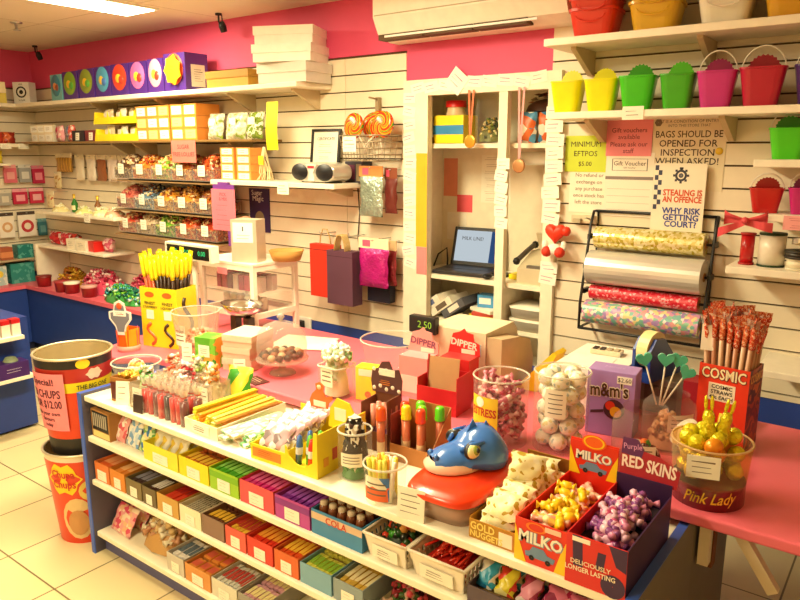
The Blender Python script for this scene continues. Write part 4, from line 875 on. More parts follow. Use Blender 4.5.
# ------------------------------------------------------------------ wrapping paper rack
BK = M('1c1a1a', .45)
t = thing('paper_rack', 'black wire rack holding four rolls of wrapping paper on wall', 'rack', (1.765, NB, .93))
a = MB()
for s in (-1, 1):
    a.tube([(s*.28, -.012, .56), (s*.285, -.03, .56), (s*.285, -.06, .50), (s*.285, -.145, .12), (s*.285, -.145, .0), (s*.285, -.01, -.0)], .007, BK, 8)
    a.tube([(s*.27, -.012, .56), (s*.27, -.012, .02)], .005, BK, 8)
a.tube([(-.28, -.014, .56), (.28, -.014, .56)], .007, BK, 8); a.tube([(-.285, -.145, .0), (.285, -.145, .0)], .007, BK, 8)
a.build('frame', t)
RL = [(.44, .045, .052, PATTERN('goldroll', ['d8c878', 'f0e8b8', 'b8a83c', 'e8dca0'], 75, .25, 'vor', .3), 'gold patterned wrapping roll on top of the black rack', .25),
      (.30, .080, .080, M('d8d4cc', .25, .35, .05), 'thick pearl white wrapping roll second on the rack', .262),
      (.178, .08, .034, PATTERN('redroll', ['d81c34', 'e8344a', 'd81c34', 'e84a5a', 'd81c34', 'f0a0a8'], 110, .3), 'thin red dotted wrapping roll third on the rack', .25),
      (.08, .085, .056, PATTERN('balloonroll', ['d89ac0', '7ab8b0', 'e8d89a', 'a88ac8', 'f0e8e0', 'e8a0a0', '8ac0a0'], 62, .3), 'balloon patterned wrapping roll at the bottom of rack', .268)]
for z, y, r, m, l, hw in RL:
    a = MB(); a.cyl((-.282, -y-.02, z), (.282, -y-.02, z), .006, BK, 8); a.box(-.292, -.278, -y-.035, -y+.03, z-.012, z+.012, BK); a.box(.278, .292, -y-.035, -y+.03, z-.012, z+.012, BK); a.build('roll_bar', t)
    tt = thing('wrapping_roll', l, 'wrapping roll', (1.765, NB-y-.02, .93+z))
    a = MB(); k = Matrix.Rotation(PI/2, 4, 'Y'); a.lathe([(.012, -hw), (r, -hw), (r, hw), (.012, hw), (.012, -hw)], m, 28, T=k, smooth=False); a.build('paper', tt)
    a = MB(); a.lathe([(.0125, -hw-.004), (.02, -hw-.004), (.02, hw+.004), (.0125, hw+.004), (.0125, -hw-.004)], BROWNCARD, 16, T=k); a.build('core', tt)
# ------------------------------------------------------------------ things at the far left: left wall packs, blue stand goods
def lw_pack(label, n, z0, w, h, c, c2, rnd=False):
    t = thing('hanging_pack', label, 'hanging pack', (UL+.05, n, z0), PI/2)
    a = MB(); a.box(-w/2, w/2, -.012, .012, 0, h-.03, M(c, .4), bev=.004)
    if rnd: a.lathe([(.001, .001), (w*.36, .001)], M(c2, .4), 18, T=FRONT(0, -.0122, h*.42)); a.lathe([(.001, .0015), (w*.2, .0015)], M('f0e2d0', .5), 12, T=FRONT(0, -.0122, h*.42))
    else: a.box(-w*.3, w*.3, -.0128, -.012, h*.2, h*.6, M(c2, .5))
    a.build('pack', t)
    a = MB(); a.box(-w/2, w/2, -.003, .003, h-.035, h, M(c2 if not rnd else '4a3a34', .5)); a.build('header_card', t)
    a = MB(); a.tube([(0, .03, h-.012), (0, -.03, h-.012)], .003, STEEL, 5); a.build('hook', t)
for n, z, w, h, c, c2, l in [(1.56, 1.49, .11, .16, 'd8687a', 'e8a0a0', 'salmon pink pack in the top row on the left wall'), (1.69, 1.49, .11, .16, '9a9a9a', 'd8d4cc', 'grey pack between pink ones in the left wall top row'), (1.81, 1.475, .11, .165, 'b81c4a', 'e88aa0', 'crimson pack at the corner end of left wall top row'),
    (1.49, 1.29, .10, .14, 'a8a49c', 'd8d0c0', 'grey pack in the second row on the left wall'), (1.625, 1.295, .13, .14, 'c01c48', 'f0a0b0', 'crimson pack in the middle of the left wall second row'), (1.775, 1.295, .13, .14, 'c8284a', 'f0b0b8', 'bright crimson pack at the corner end of second row'),
    (1.80, .99, .08, .16, '3a7a8a', '6aa0a8', 'small blue pack by the corner on the left wall')]: lw_pack(l, n, z, w, h, c, c2)
lw_pack('white pack with a tan disc low on the left wall', 1.48, 1.0, .13, .225, 'f0e6d8', 'd8a878', True); lw_pack('white pack with a red disc low on the left wall', 1.66, .995, .16, .23, 'f2e8dc', 'c83a44', True)
shelf('wall_shelf', 'short glass edged shelf low on the left wall with teal boxes', UL, UL+.26, -.6, 1.66, .822, .014, M('b8a888', .3))
b = MB(); b.box(-.05, .05, -.05, .05, 0, .11, M('a8583a', .5)); b.box(-.0512, .0512, -.0512, .0512, .02, .07, M('d88a5a', .5)); one('small_carton', 'brown small carton on the low shelf of left wall', 'carton', b, (UL+.17, 1.38, .823), PI/2)
for n, z, w, h, c, l in [(1.545, .823, .14, .12, '1f7a78', 'dark teal box on the low shelf of the left wall'), (1.50, .601, .21, .18, '2f8a84', 'patterned teal box on the pink counter under the low shelf'), (1.30, .601, .12, .17, 'a8c8c8', 'light blue box with yellow sun on pink counter at left edge')]:
    b = MB(); b.box(-w/2, w/2, -.05, .05, 0, h, PATTERN('tl'+c, [c, c, c, '5aa8a0' if c != 'a8c8c8' else 'd8e0d8'], 40, .4)); 
    if c == 'a8c8c8': b.lathe([(.001, .001), (.03, .001)], M('e8d04a'), 14, T=FRONT(0, -.0505, h*.6))
    one('gift_box', l, 'gift box', b, (UL+.17, n, z), PI/2)
for i in range(5):
    b = m_bag(.12, .10, .06, PATTERN('lb%d' % (i % 2), ['c8402c', 'e8a04a', '4a8a2c'] if i % 2 else ['a83020', 'd86a3a', 'e8d0a0'], 26, .3), i); one('sweet_bag', ['red bag of sweets nearest the frame edge on the left wall shelf', 'orange red bag second along the left wall shelf', 'red and green bag in the middle of left wall shelf', 'dark red bag fourth along the left wall shelf', 'red bag by the corner end of left wall shelf'][i], 'bag of sweets', b, (UL+.14, 1.14+i*.1, 1.8355), PI/2)
for i, n in enumerate((1.45, 1.60)): price_card('price_card', (UL+.2745, n, 1.79), .09, .045, 0, PI/2, label=['white price card at left end of the left wall shelf edge', 'white price card near the corner on left wall shelf edge'][i], seed=i)
b = m_bag(.12, .11, .07, PATTERN('ylw', ['e8d43a', 'c8a82a', 'f0e88a'], 26, .3), 3); one('sweet_bag', 'yellow bag of sweets on a short ledge of the left wall', 'bag of sweets', b, (UL+.12, 1.42, 1.6655), PI/2)
shelf('wall_shelf', 'short cream ledge on the left wall under the yellow bag', UL, UL+.22, 1.2, 1.50, 1.665, .02)
for k in range(6):
    b = MB(); b.box(-.025, .025, -.03, .03, 0, .10, M('f0e4d4', .5)); b.box(-.0255, .0255, -.0305, .0305, .075, .102, M('c41c24', .4)); one('sweet_pack', 'red topped white pack on the upper shelf of the blue stand', 'sweet pack', b, (-1.68, .47-k*.062, .6555), PI/2, group='red topped packs on the blue stand')
b = MB(); b.box(-.09, .09, -.055, .055, 0, .095, M('43206a', .4)); b.scribble(.12, .05, FRONT(0, -.0556, .05), M('e8e0f0'), 2, 4); one('gift_box', 'purple gift box on the lower shelf of the blue stand', 'gift box', b, (-1.68, .42, .3955), PI/2)
b = MB(); b.box(-.06, .06, -.0556, .055, 0, .14, M('e0406a', .4)); one('gift_box', 'pink red tall box on the lower shelf of blue stand', 'gift box', b, (-1.68, .25, .3955), PI/2)
b = MB(); b.lathe([(.001, .03), (.03, .025), (.045, 0)], M('8a9a7a', .4), 10); one('small_dish', 'small grey green pack lying on the purple gift box', 'sweet pack', b, (-1.69, .43, .491))

# ------------------------------------------------------------------ two red lolly bins stacked by the display
BR = M('dd3a10', .35, coat=.2); BY = M('f8cc18', .5); BRT = M('c8281c', .5)
def bin_(label, z, art):
    t = thing('lolly_bin', label, 'tin bin', (-.245, .085, z))
    H = .445 if z == 0 else .455
    r = lambda h: .128 + (.166-.128)*h/H
    a = MB()
    if art:
        bands = [(0, .08, M('1e1a1a', .4)), (.08, .30, BR), (.30, .345, M('e8d41c', .5)), (.345, .41, M('b02418', .4)), (.41, H, M('1a1414', .4))]
    else: bands = [(0, .03, BR), (.03, H-.03, BR), (H-.03, H, M('e8d8c0', .35))]
    for z0, z1, m in bands: a.lathe([(r(z0), z0), (r(z1), z1)], m, 40)
    a.lathe([(.001, .002), (r(0), 0)], BR, 40)
    a.lathe([(r(H)-.004, H), (r(H*.5)-.008, H*.5), (.11, .02), (.001, .02)], M('d8c8a0', .25, .7), 40)
    def patch(ang, zc, w, h, m, shape='round', off=.002, n=16):
        q = []
        for i in range(n):
            f = 2*PI*i/n; rr = 1 if shape == 'round' else (1 + .16*math.cos(6*f))
            x, y = w/2*rr*math.cos(f), h/2*rr*math.sin(f); q.append((x, y))
        vs = [(math.cos(ang+x/r(zc+y))*(r(zc+y)+off), math.sin(ang+x/r(zc+y))*(r(zc+y)+off), zc+y) for x, y in q] + [(math.cos(ang)*(r(zc)+off), math.sin(ang)*(r(zc)+off), zc)]
        a.add(vs, [(i, (i+1) % n, n) for i in range(n)], m)
    def wtext(s, ang, zc, hh, m, off=.004, wid=None):
        vs, fs = text_mesh(s, .02); k = hh/.72
        if wid: kx = wid/max(.01, max(v.x for v in vs)-min(v.x for v in vs))
        else: kx = k
        a.add([(math.cos(ang+v.x*kx/r(zc))*(r(zc+v.y*k)+off), math.sin(ang+v.x*kx/r(zc))*(r(zc+v.y*k)+off), zc+v.y*k) for v in vs], fs, m)
    fa = -.42 if art else -.75    # towards the customer side
    if art:
        patch(fa+.55, .17, .13, .13, BY, 'flower'); wtext('Chupa', fa+.55, .195, .035, BRT, wid=.09); wtext('Chups', fa+.55, .15, .035, BRT, wid=.09)
        patch(fa+.15, .43, .06, .045, BY); patch(fa+.45, .378, .07, .05, M('e8c8b0', .5), 'flower'); wtext('THE BIG ONE', fa+.4, .322, .02, INK, wid=.14)
    else:
        patch(fa-.35, .33, .15, .15, BY, 'flower'); wtext('Chupa', fa-.35, .355, .038, BRT, wid=.11); wtext('Chups', fa-.35, .305, .038, BRT, wid=.11)
        patch(fa+.45, .27, .12, .11, M('e8c860', .5)); patch(fa+.45, .27, .05, .06, M('6a8a4a', .5), off=.004); patch(fa+.75, .15, .10, .10, M('e8c860', .5))
        patch(fa-.05, .13, .14, .21, M('e2c088', .5)); patch(fa-.05, .11, .09, .13, M('c89058', .5), off=.004)
    a.build('drum', t)
    a = MB(); n = 40; a.tube([(r(H)*math.cos(2*PI*i/n), r(H)*math.sin(2*PI*i/n), H) for i in range(n)], .006, M('d8ccb0', .3, .6), 8, closed=True); a.build('rim', t)
    return t
bin_('lower red lolly tin bin standing on the floor beside the display', 0, False)
bin_('upper open red and black lolly tin bin stacked by the display', .436, True)
b = MB(); n = 10; Rr = .182
def pk_(u, v):
    a = -2.05 + 1.28*u; z = .56 + .27*v; rr = .134+.038*(z-.436)/.455 + .004; return (rr*math.cos(a), rr*math.sin(a), z)
b.grid(pk_, n, 3, M('f48a94', .6)); b.grid(lambda u, v: tuple(x*1.004 if i < 2 else x for i, x in enumerate(pk_(u, v))), n, 3, M('f48a94', .6))
for s, v, hh in (('Special!', .85, .030), ('20 CHUPS', .64, .038), ('FOR $12.00', .46, .036), ('Mix your own', .30, .018), ('flavours', .20, .018), ('today', .10, .016)):
    vs, fs = text_mesh(s, .02); k = hh/.72; w = max(q.x for q in vs)-min(q.x for q in vs); kx = min(k, .17/w); P = []
    for q in vs:
        x, y, z = pk_(.5+q.x*kx/(1.28*.165), v+q.y*k/.27); P.append((x*1.012, y*1.012, z))
    b.add(P, fs, M('5a2a3a', .8))
one('paper_sign', 'pink special offer paper sign wrapped on the upper lolly bin', 'sign', b, (-.245, .085, 0))

# ------------------------------------------------------------------ glass cabinet, scale and neighbours on the pink counter
t = thing('glass_cabinet', 'white framed glass cabinet on the pink counter by the slatwall', 'glass cabinet', (-.21, 1.105, SL))
GF = M('efe6d4', .4); w, d, h = .21, .15, .385
for sx in (-1, 1):
    for sy in (-1, 1):
        a = MB(); a.box(sx*w-.013, sx*w+.013, sy*d-.013, sy*d+.013, 0, h, GF); a.build('post', t)
for z in (.10, h-.03):
    a = MB()
    for sy in (-1, 1): a.box(-w, w, sy*d-.012, sy*d+.012, z, z+.028, GF)
    for sx in (-1, 1): a.box(sx*w-.012, sx*w+.012, -d, d, z, z+.028, GF)
    a.build('rail', t)
a = MB(); a.box(-w-.015, w+.015, -d-.015, d+.015, h-.001, h+.012, GF); a.build('top', t)
a = MB(); a.box(-w, w, -d, d, .105, .112, GLASS); a.build('shelf', t); a = MB(); a.box(-w, w, -d, d, .22, .226, GLASS); a.build('shelf', t)
for args in ((-w, w, -d-.002, -d+.002, .125, h-.03), (w-.002, w+.002, -d, d, .125, h-.03)):
    a = MB(); a.box(*args, GLASS); a.build('pane', t)
a = MB(); a.box(-.06, .02, -d-.016, -d-.0145, .325, .36, M('f090a0', .6)); a.build('pink_label', t)
for k in range(8):
    for r_ in range(2):
        b = MB(); b.box(-.018, .018, -.03, .03, 0, .085, M(['a82a5a', 'c8406a', '7a2a4a', 'e8d0c8'][k % 4], .35), bev=.004); one('chocolate_box', 'small dark red chocolate box on the upper glass cabinet shelf', 'chocolate box', b, (-.37+k*.045, 1.055+r_*.08, SL+.2265), .05*k, group='small boxes in the glass cabinet')
for k in range(6):
    b = MB(); b.lathe([(.001, 0), (.024, 0), (.026, .07), (.015, .085), (.001, .088)], M(['e8dcc8', 'c8a878', 'b89078'][k % 3], .3), 12); one('glass_jar', 'small pale jar on the lower glass cabinet shelf', 'jar', b, (-.35+k*.06, 1.065, SL+.1125), group='small jars in the glass cabinet')
ZT = SL+.3975
t = thing('silver_box', 'silver box with a white card on top of the glass cabinet', 'box', (-.10, 1.02, ZT), .35)
a = MB(); a.box(-.075, .075, -.05, .05, 0, .225, M('c9b9a6', .4, .3)); a.build('box', t)
a = MB(); a.box(-.062, .055, -.0518, -.0505, .105, .21, M('fbf6ea', .6)); a.box(-.006, 0, -.0526, -.0518, .165, .19, INK); a.scribble(.1, .05, FRONT(0, -.052, .135), GY, 2, 4); a.build('card', t)
b = MB(); b.lathe([(.001, 0), (.075, .0), (.095, .055), (.088, .055), (.07, .008), (.001, .008)], PATTERN('wick', ['b8863c', 'd8a85a', '9a6a2c'], 60, .7, 'wave'), 22); one('wicker_basket', 'small round wicker basket at the back of cabinet top', 'basket', b, (.035, 1.165, ZT))
b = MB(); b.lathe([(.001, .004), (.11, .004), (.11, -.004), (.001, -.004)], M('9a5a24', .5), 28, T=Matrix.Translation((0, 0, .112)) @ Matrix.Rotation(PI/2-.2, 4, 'X')); one('wooden_disc', 'round brown wooden tray leaning behind the silver box', 'tray', b, (-.27, 1.14, ZT))
t = thing('price_display', 'white customer price display with green digits on a pole', 'price display', (-.36, .84, SL))
a = MB(); a.box(-.20, .20, -.02, .03, .40, .49, M('f0e8d8', .4), bev=.004); a.build('housing', t)
a = MB(); a.box(-.18, .18, -.0215, -.02, .412, .478, M('141c14', .2))
for x in (-.12, .0, .12): a.text('0.00', .026, FRONT(x, -.022, .445), EMIT('4ae07a', 1.2), .09)
a.build('screen', t)
a = MB(); a.cyl((0, .02, 0), (0, .02, .401), .014, GF, 12); a.box(-.06, .06, -.04, .08, 0, .012, GF); a.build('pole', t)
t = thing('paper_notice_holder', 'pink notice in a purple holder hanging from the stereo shelf', 'notice', (-.925, 1.535, 1.26))
a = MB(); a.box(-.118, .118, -.002, 0, 0, .27, M('f2788a', .6))
for s, z, hh in (('PICK', .235, .022), ('& MIX', .205, .022)): a.text(s, hh, FRONT(0, -.0022, z), PT, .16)
for k in range(5): a.scribble(.2, .03, FRONT(0, -.0022, .165-k*.032), PT, 1, k)
a.build('notice', t)
a = MB(); a.box(-.10, .11, 0, .004, .26, .30, M('7a3a9a', .5)); a.box(.03, .09, 0.002, .006, -.10, .28, M('7a3a9a', .5)); a.box(-.05, .05, .0, .02, .30, .315, M('7a3a9a', .5)); a.build('holder', t)
t = thing('weighing_scale', 'kitchen scale with shiny steel pan in front of the cabinet', 'scale', (.035, .84, SL))
a = MB(); a.prism([(-.08, 0), (.08, 0), (.08, .03), (.06, .05), (-.06, .05), (-.08, .03)], -.08, .08, M('b8a88c', .35, .5), 'x'); a.build('base', t)
for s in (-1, 1):
    a = MB(); a.box(s*.05-.02, s*.05+.02, -.02, .02, .05, .145, M('3a2a20', .5)); a.build('leg', t)
a = MB(); a.lathe([(.001, .145), (.05, .147), (.10, .175), (.13, .215), (.123, .217), (.095, .182), (.05, .155), (.001, .153)], CHROME, 28, T=Matrix.Diagonal((1, .72, 1, 1))); a.build('pan', t)
for i, (u, n, r, l) in enumerate([(.30, 1.02, .5, 'white sheet of paper lying right of the scale'), (.27, 1.05, .35, 'white card sheet under the top paper by the scale')]):
    b = MB(); b.box(-.15, .15, -.11, .11, 0, .004, M('fbf5e8', .6)); one('paper_sheet', l, 'paper sheet', b, (u, n, SL+.0005+.0045*(1-i)), r)
# ------------------------------------------------------------------ sweets on the lower display shelves
PROTO = {}
def place(key, make, loc, rot, name, label, cat, group):
    if key in PROTO:
        return copy1(PROTO[key], loc, rot, label, group)
    o = make().build(name); o.location = loc; o.rotation_euler = rot; tag(o, label, cat, group); PROTO[key] = o
    return o
def carton(label, u0, u1, z, c, h=.082, dep=.30, hb=None, floor=.62, n0=.015, text=None, tcol=None, stripe=None, lab=True, inner=None, name='sweet_carton', cat='sweet carton', lw=.42):
    """open display carton; returns the empty and inner floor height"""
    w = u1-u0; t = thing(name, label, cat, ((u0+u1)/2, n0, z+.0004)); hb = hb or h; m = M(c, .5); mi = M(inner or 'b08a58', .75)
    a = MB(); x = w/2-.002
    a.box(-x, x, 0, .003, 0, h, m, faces={'+y': mi})
    a.box(-x, x, dep-.003, dep, 0, hb, m, faces={'-y': mi})
    for s in (-1, 1):
        xa, xb = (s*x-.003, s*x) if s > 0 else (s*x, s*x+.003)
        a.prism([(.0032, 0), (dep-.0032, 0), (dep-.0032, hb), (.0032, h)], xa, xb, m, 'x')
    fh = h*floor; a.box(-x+.0032, x-.0032, .0032, dep-.0032, 0, fh, mi)
    if stripe: a.box(-x, x, -.0008, 0, h*.62, h*.9, M(stripe, .5))
    if text: a.text(text, h*.28, FRONT(0, -.0011, h*.72 if stripe else h*.55), tcol or WHITE, w*.85, .02)
    a.build('box', t)
    if lab:
        b = MB(); lw2 = w*lw; b.box(-lw2/2, lw2/2, -.0022, -.0012, h*.08, h*.62, CARD)
        for k in range(3): b.scribble(lw2, h*.17, FRONT(0, -.0024, h*(.18+.16*k)), GY, 1, k)
        b.build('price_label', t)
    return t, z+.0004+fh
def sticks(u0, u1, zf, n0, dep, key, make, nx, ny, t, lab, group, L, name='stick_sweet', cat='sweet', jit=.05, step=.0, lay=1):
    w = u1-u0-.016
    for l in range(lay):
        for j in range(ny):
            for i in range(nx):
                x = u0+.008 + w*(i+.5)/nx; y = n0+.006+(dep-.012)*(j+.5)/ny
                place(key, make, (x+R.uniform(-.001, .001), y+R.uniform(-.004, .004), zf+t/2+.0006+l*(t+.0008)+step*j), (R.uniform(0, .0), R.uniform(-.05, .05), R.uniform(-jit, jit)), name, lab, cat, group)
def stick_carton(what, cname, u0, u1, z, c, make, nx, ny, L, t, h=.082, dep=.30, lay=1, step=0., **kw):
    jit = kw.pop('jit', .05)
    tt, zf = carton(cname, u0, u1, z, c, h, dep, **kw)
    short = ' '.join(cname.split()[:4])
    sticks(u0, u1, zf, kw.get('n0', .015), dep, what + c, make, nx, ny, t, what + ' lying in the ' + short, what + ' in ' + short, L, jit=jit, lay=lay, step=step)
bar = lambda L, w, t, m, m2=None: (lambda: m_bar(L, w, t, m, m2))
def C_(h, r=.35): return M(h, r, coat=.2)
# second shelf
t = thing('sweet_carton', 'brown cardboard carton with a black grilled front at the shelf left end', 'sweet carton', (.052, .02, S2+.0005))
a = MB(); a.box(-.07, .07, 0, .28, 0, .125, BROWNCARD); a.box(-.06, .06, -.0012, 0, .035, .118, BLACK); 
for k in range(7): a.box(-.055+k*.016, -.047+k*.016, -.002, -.0012, .05, .11, M('b8b0a0', .5))
a.box(-.06, .065, -.0012, 0, .004, .03, M('e8d88a', .6)); a.box(-.05, .05, .02, .25, .125, .1262, M('3a2e24', .6)); a.build('box', t)
def bag_row(label, u0, u1, z, n, cols, w, h, seed, gname, n0=.03, dn=.058, d=.026, lean=.35, cat='bag of sweets'):
    m = PATTERN('bgr'+cols[0]+str(seed), cols, 55, .3)
    for i in range(n):
        key = ('bag', gname)
        place(key, lambda: m_bag(w, h, d, m, seed), ((u0+u1)/2+R.uniform(-.004, .004), n0+.02+i*dn, z+.001), (-lean, 0, R.uniform(-.06, .06)), 'sweet_bag', label, cat, gname)
bag_row('pink and white bag of sweets right of the cardboard carton', .105, .185, S2, 4, ['e8a0a0', 'f4e8e0', 'd85a6a'], .075, .105, 3, 'pink white bags')
bag_row('white and blue packet leaning in the second shelf row', .185, .285, S2, 5, ['f0ece4', '7aa8d8', 'e8e4e0', 'c8d8e8'], .095, .12, 4, 'white blue packets')
bag_row('green packet with blue print leaning on the second shelf', .285, .37, S2, 5, ['6aa84a', 'd8e8b0', '3a7ac0', 'e8d8a0'], .08, .115, 5, 'green packets')
tt, zf = carton('wide lemon yellow carton of pale yellow packets', .372, .60, S2, 'ece23c', .075, .30, floor=.25)
for k in range(4):
    for j in range(4):
        place('ypk', lambda: m_bag(.055, .085, .03, PATTERN('ypk', ['d8e06a', 'f0ead0', 'e8c84a', 'b8c83a'], 30, .3), 2), (.405+k*.053, .06+j*.062, zf+.006), (-.3, 0, R.uniform(-.1, .1)), 'sweet_packet', 'pale yellow packet in the wide lemon yellow carton', 'sweet packet', 'pale yellow packets')
stick_carton('orange brown chocolate bar', 'yellow cut front carton of orange brown bars', .605, .785, S2, 'f2dc1c', bar(.085, .024, .016, C_('c8642a'), M('f0c040', .4)), 6, 3, .085, .016, .078, step=.006)
stick_carton('bright green stick sweet', 'lime green carton of green sticks', .79, .952, S2, '9ccc2c', bar(.13, .021, .016, C_('4aae2a'), M('9ae06a', .4)), 6, 2, .13, .016, .082, step=.012, stripe='7ab81c', lay=2, floor=.5)
stick_carton('hot pink stick sweet', 'coral pink carton of pink sticks', .957, 1.132, S2, 'e8505a', bar(.13, .022, .017, C_('e02a8c'), M('f06ab0', .4)), 6, 2, .13, .017, .084, step=.012, lay=2, floor=.48)
stick_carton('violet stick sweet', 'purple pink carton of violet sticks', 1.137, 1.302, S2, 'b8409a', bar(.13, .021, .016, C_('7a2a9a'), M('a85ac8', .4)), 6, 2, .13, .016, .082, step=.012, stripe='8a2a8a', lay=2, floor=.48)
tt, zf = carton('blue carton of upright brown cola tubes', 1.307, 1.525, S2, '3f86b8', .085, .27, floor=.12, stripe='d8b89a', text='COLA', tcol=M('c83a24'), lab=False)
def cola():
    b = MB(); b.lathe([(.001, 0), (.0165, 0), (.0165, .075), (.011, .088), (.001, .088)], M('7a4428', .25, coat=.4), 12); b.lathe([(.0168, .02), (.0168, .055)], M('c8885a', .4), 12); b.lathe([(.0125, .083), (.0125, .096), (.001, .097)], M('c8b49a', .4), 10); return b
for i in range(5):
    for j in range(6): place('cola', cola, (1.338+i*.039, .045+j*.042, zf+.0008), (0, 0, 0), 'cola_tube', 'brown cola sweet tube standing in the blue carton', 'sweet tube', 'cola tubes')
def crate(label, u0, u1, z, dep=.32, h=.082, rz=0.):
    t = thing('plastic_crate', label, 'crate', ((u0+u1)/2, .012+dep/2, z+.0004), rz); w = u1-u0-.006; m = M('f4e8d4', .45)
    a = MB(); x, y = w/2, dep/2; tp = .88
    def wall(p, q, holes):
        # slotted wall from p to q (bottom corners scaled by tp)
        for k in range(24):
            pass
    fl = [(-x*tp, -y*tp), (x*tp, -y*tp), (x*tp, y*tp), (-x*tp, y*tp)]; tl = [(-x, -y), (x, -y), (x, y), (-x, y)]
    a.prism(fl, 0, .004, m, 'z')
    for i in range(4):
        j = (i+1) % 4; P0, P1, Q0, Q1 = Vector((*fl[i], 0)), Vector((*fl[j], 0)), Vector((*tl[i], h)), Vector((*tl[j], h))
        nrm = Vector(((Q0+Q1)/2)) ; nrm.z = 0; nrm.normalize()
        def pt(s, v, o=0): return (P0.lerp(P1, s)).lerp(Q0.lerp(Q1, s), v) - nrm*o
        def slab(s0, s1, v0, v1): a.add([pt(s0, v0), pt(s1, v0), pt(s1, v1), pt(s0, v1), pt(s0, v0, .004), pt(s1, v0, .004), pt(s1, v1, .004), pt(s0, v1, .004)], [(0,1,2,3), (7,6,5,4), (0,4,5,1), (1,5,6,2), (2,6,7,3), (3,7,4,0)], m)
        if i == 0: slab(0, 1, 0, 1)
        else:
            slab(0, 1, 0, .3); slab(0, 1, .85, 1); slab(0, 1, .54, .62)
            n = 14
            for k in range(n+1): slab(max(0, k/n-.018), min(1, k/n+.018), .3, .85)
    a.build('basket', t)
    a = MB(); a.tube([(-x, -y, h), (x, -y, h), (x, y, h), (-x, y, h)], .006, m, 6, closed=True); a.build('rim', t)
    b = MB(); b.box(-x*.6, x*.6, -.001, 0, 0, h*.5, M('fbf2de', .6)); b.scribble(x*1.1, h*.42, FRONT(0, -.0013, h*.25), GY, 3, 2); o = b.build('price_label', t, (0, -y*.955-.003, h*.15)); o.rotation_euler = (.12*y/h*.3, 0, 0)
    return t
crate('white plastic crate of red and green sweets on second shelf', 1.53, 1.695, S2, .30, .08)
b = MB(); heap(b, 0, 0, .0, .070, .13, .135, [M('1f4a1c', .3), M('e0401c', .3), M('3f9a2a', .3), M('2a2a1c', .3), M('e8a04a', .3), M('d83a1c', .3)], 130, .03, 5, 'ball', sq=.2, fill=M('2a3a1c', .5)); one('loose_sweets', 'red, green and black sweets filling the left white crate', 'sweets', b, (1.6125, .16, S2+.006), kind='stuff')
crate('white plastic crate of red jelly straws on second shelf', 1.70, 1.895, S2, .34, .082)
for i in range(70):
    x, y = R.uniform(-.062, .062), R.uniform(-.06, .07); lay = i//15
    place('strw', lambda: (lambda b: (b.tube([(0, -.07, 0), (.002, -.02, .004), (-.001, .03, .002), (.001, .07, .0)], .0042, M('e8331c', .25, coat=.4), 6), b)[1])(MB()), (1.7975+x, .182+y, S2+.050+lay*.011+R.uniform(0, .004)), (R.uniform(-.12, .12), 0, R.uniform(-.45, .45)), 'jelly_straw', 'red jelly straw lying in the right white crate', 'sweet', 'red jelly straws')
b = MB(); b.box(-.07, .07, -.11, .11, 0, .040, M('c8281c', .5)); one('tray_liner', 'red paper liner under the jelly straws', 'liner', b, (1.7975, .182, S2+.0046))
pm = [PATTERN('mx0', ['2a9ac0', 'e8e0d0', '1a6a9a'], 24, .3), PATTERN('mx1', ['e8d83a', 'd8402a', 'f0e89a'], 24, .3), PATTERN('mx2', ['e89ab8', 'a83a5a', 'f0e0e0'], 24, .3), PATTERN('mx3', ['5ab84a', 'e8e86a', '2a7a3a'], 24, .3)]
tt, zf = carton('shallow dark carton of mixed bright sweet packets', 1.90, 2.09, S2, '5a4a54', .05, .33, floor=.3, lab=False)
nm4 = ['blue', 'yellow and red', 'pink', 'green and yellow']
for i in range(20):
    k = i % 4; place('mxp%d' % k, lambda: m_bag(.058, .075, .03, pm[k], 5+k), (1.93+(i % 3)*.063, .055+(i//3)*.040, zf+.014), (-.75, 0, R.uniform(-.2, .2)), 'sweet_packet', nm4[k] + ' sweet packet in the shallow dark carton', 'sweet packet', nm4[k] + ' packets in the dark carton')
tt, zf = carton('shallow carton of magenta printed packets under the cream bags box', 2.095, 2.32, S2, 'b83a6a', .05, .33, floor=.3, lab=False)
for i in range(18): place('mgp', lambda: m_bag(.066, .075, .03, PATTERN('mgp', ['c82a6a', 'e87aa0', '8a1a4a', 'f0c0d0'], 40, .3), 7), (2.13+(i % 3)*.074, .055+(i//3)*.046, zf+.014), (-.8, 0, R.uniform(-.15, .15)), 'sweet_packet', 'magenta sweet packet in its shallow carton', 'sweet packet', 'magenta packets')
# third shelf
stick_carton('orange wafer pack', 'orange carton at the left end of third shelf', -.02, .095, S3, 'e07a3a', bar(.12, .05, .02, C_('e8662c'), M('f0a06a', .4)), 2, 2, .12, .02, .085, lw=.6)
stick_carton('amber wafer pack', 'curved front orange carton second on third shelf', .10, .215, S3, 'd8842c', bar(.12, .045, .02, C_('e88a3a'), M('f0b87a', .4)), 2, 2, .12, .02, .085)
stick_carton('dark chocolate pack', 'dark brown carton with pale label on third shelf', .22, .335, S3, '7a6a44', bar(.12, .03, .018, C_('3a2a2c'), M('8a8a9a', .4)), 3, 2, .12, .018, .078)
stick_carton('striped dark stick', 'olive dark carton of white striped sticks', .34, .435, S3, '6a5a3c', bar(.12, .013, .012, C_('4a2a24'), M('e8e0d8', .4)), 6, 2, .12, .012, .078)
stick_carton('red wrapped bar', 'tan carton with red bars on third shelf', .44, .583, S3, 'c89a4a', bar(.25, .028, .018, C_('d83a24'), M('a81c1c', .4)), 4, 1, .25, .018, .078, floor=.5)
stick_carton('zigzag striped stick', 'cream white carton of zigzag striped sticks', .588, .722, S3, 'f2e6c8', bar(.12, .014, .012, PATTERN('zig', ['3a3428', 'e8dcc0'], 60, .4, 'wave'), None), 8, 2, .12, .012, .075)
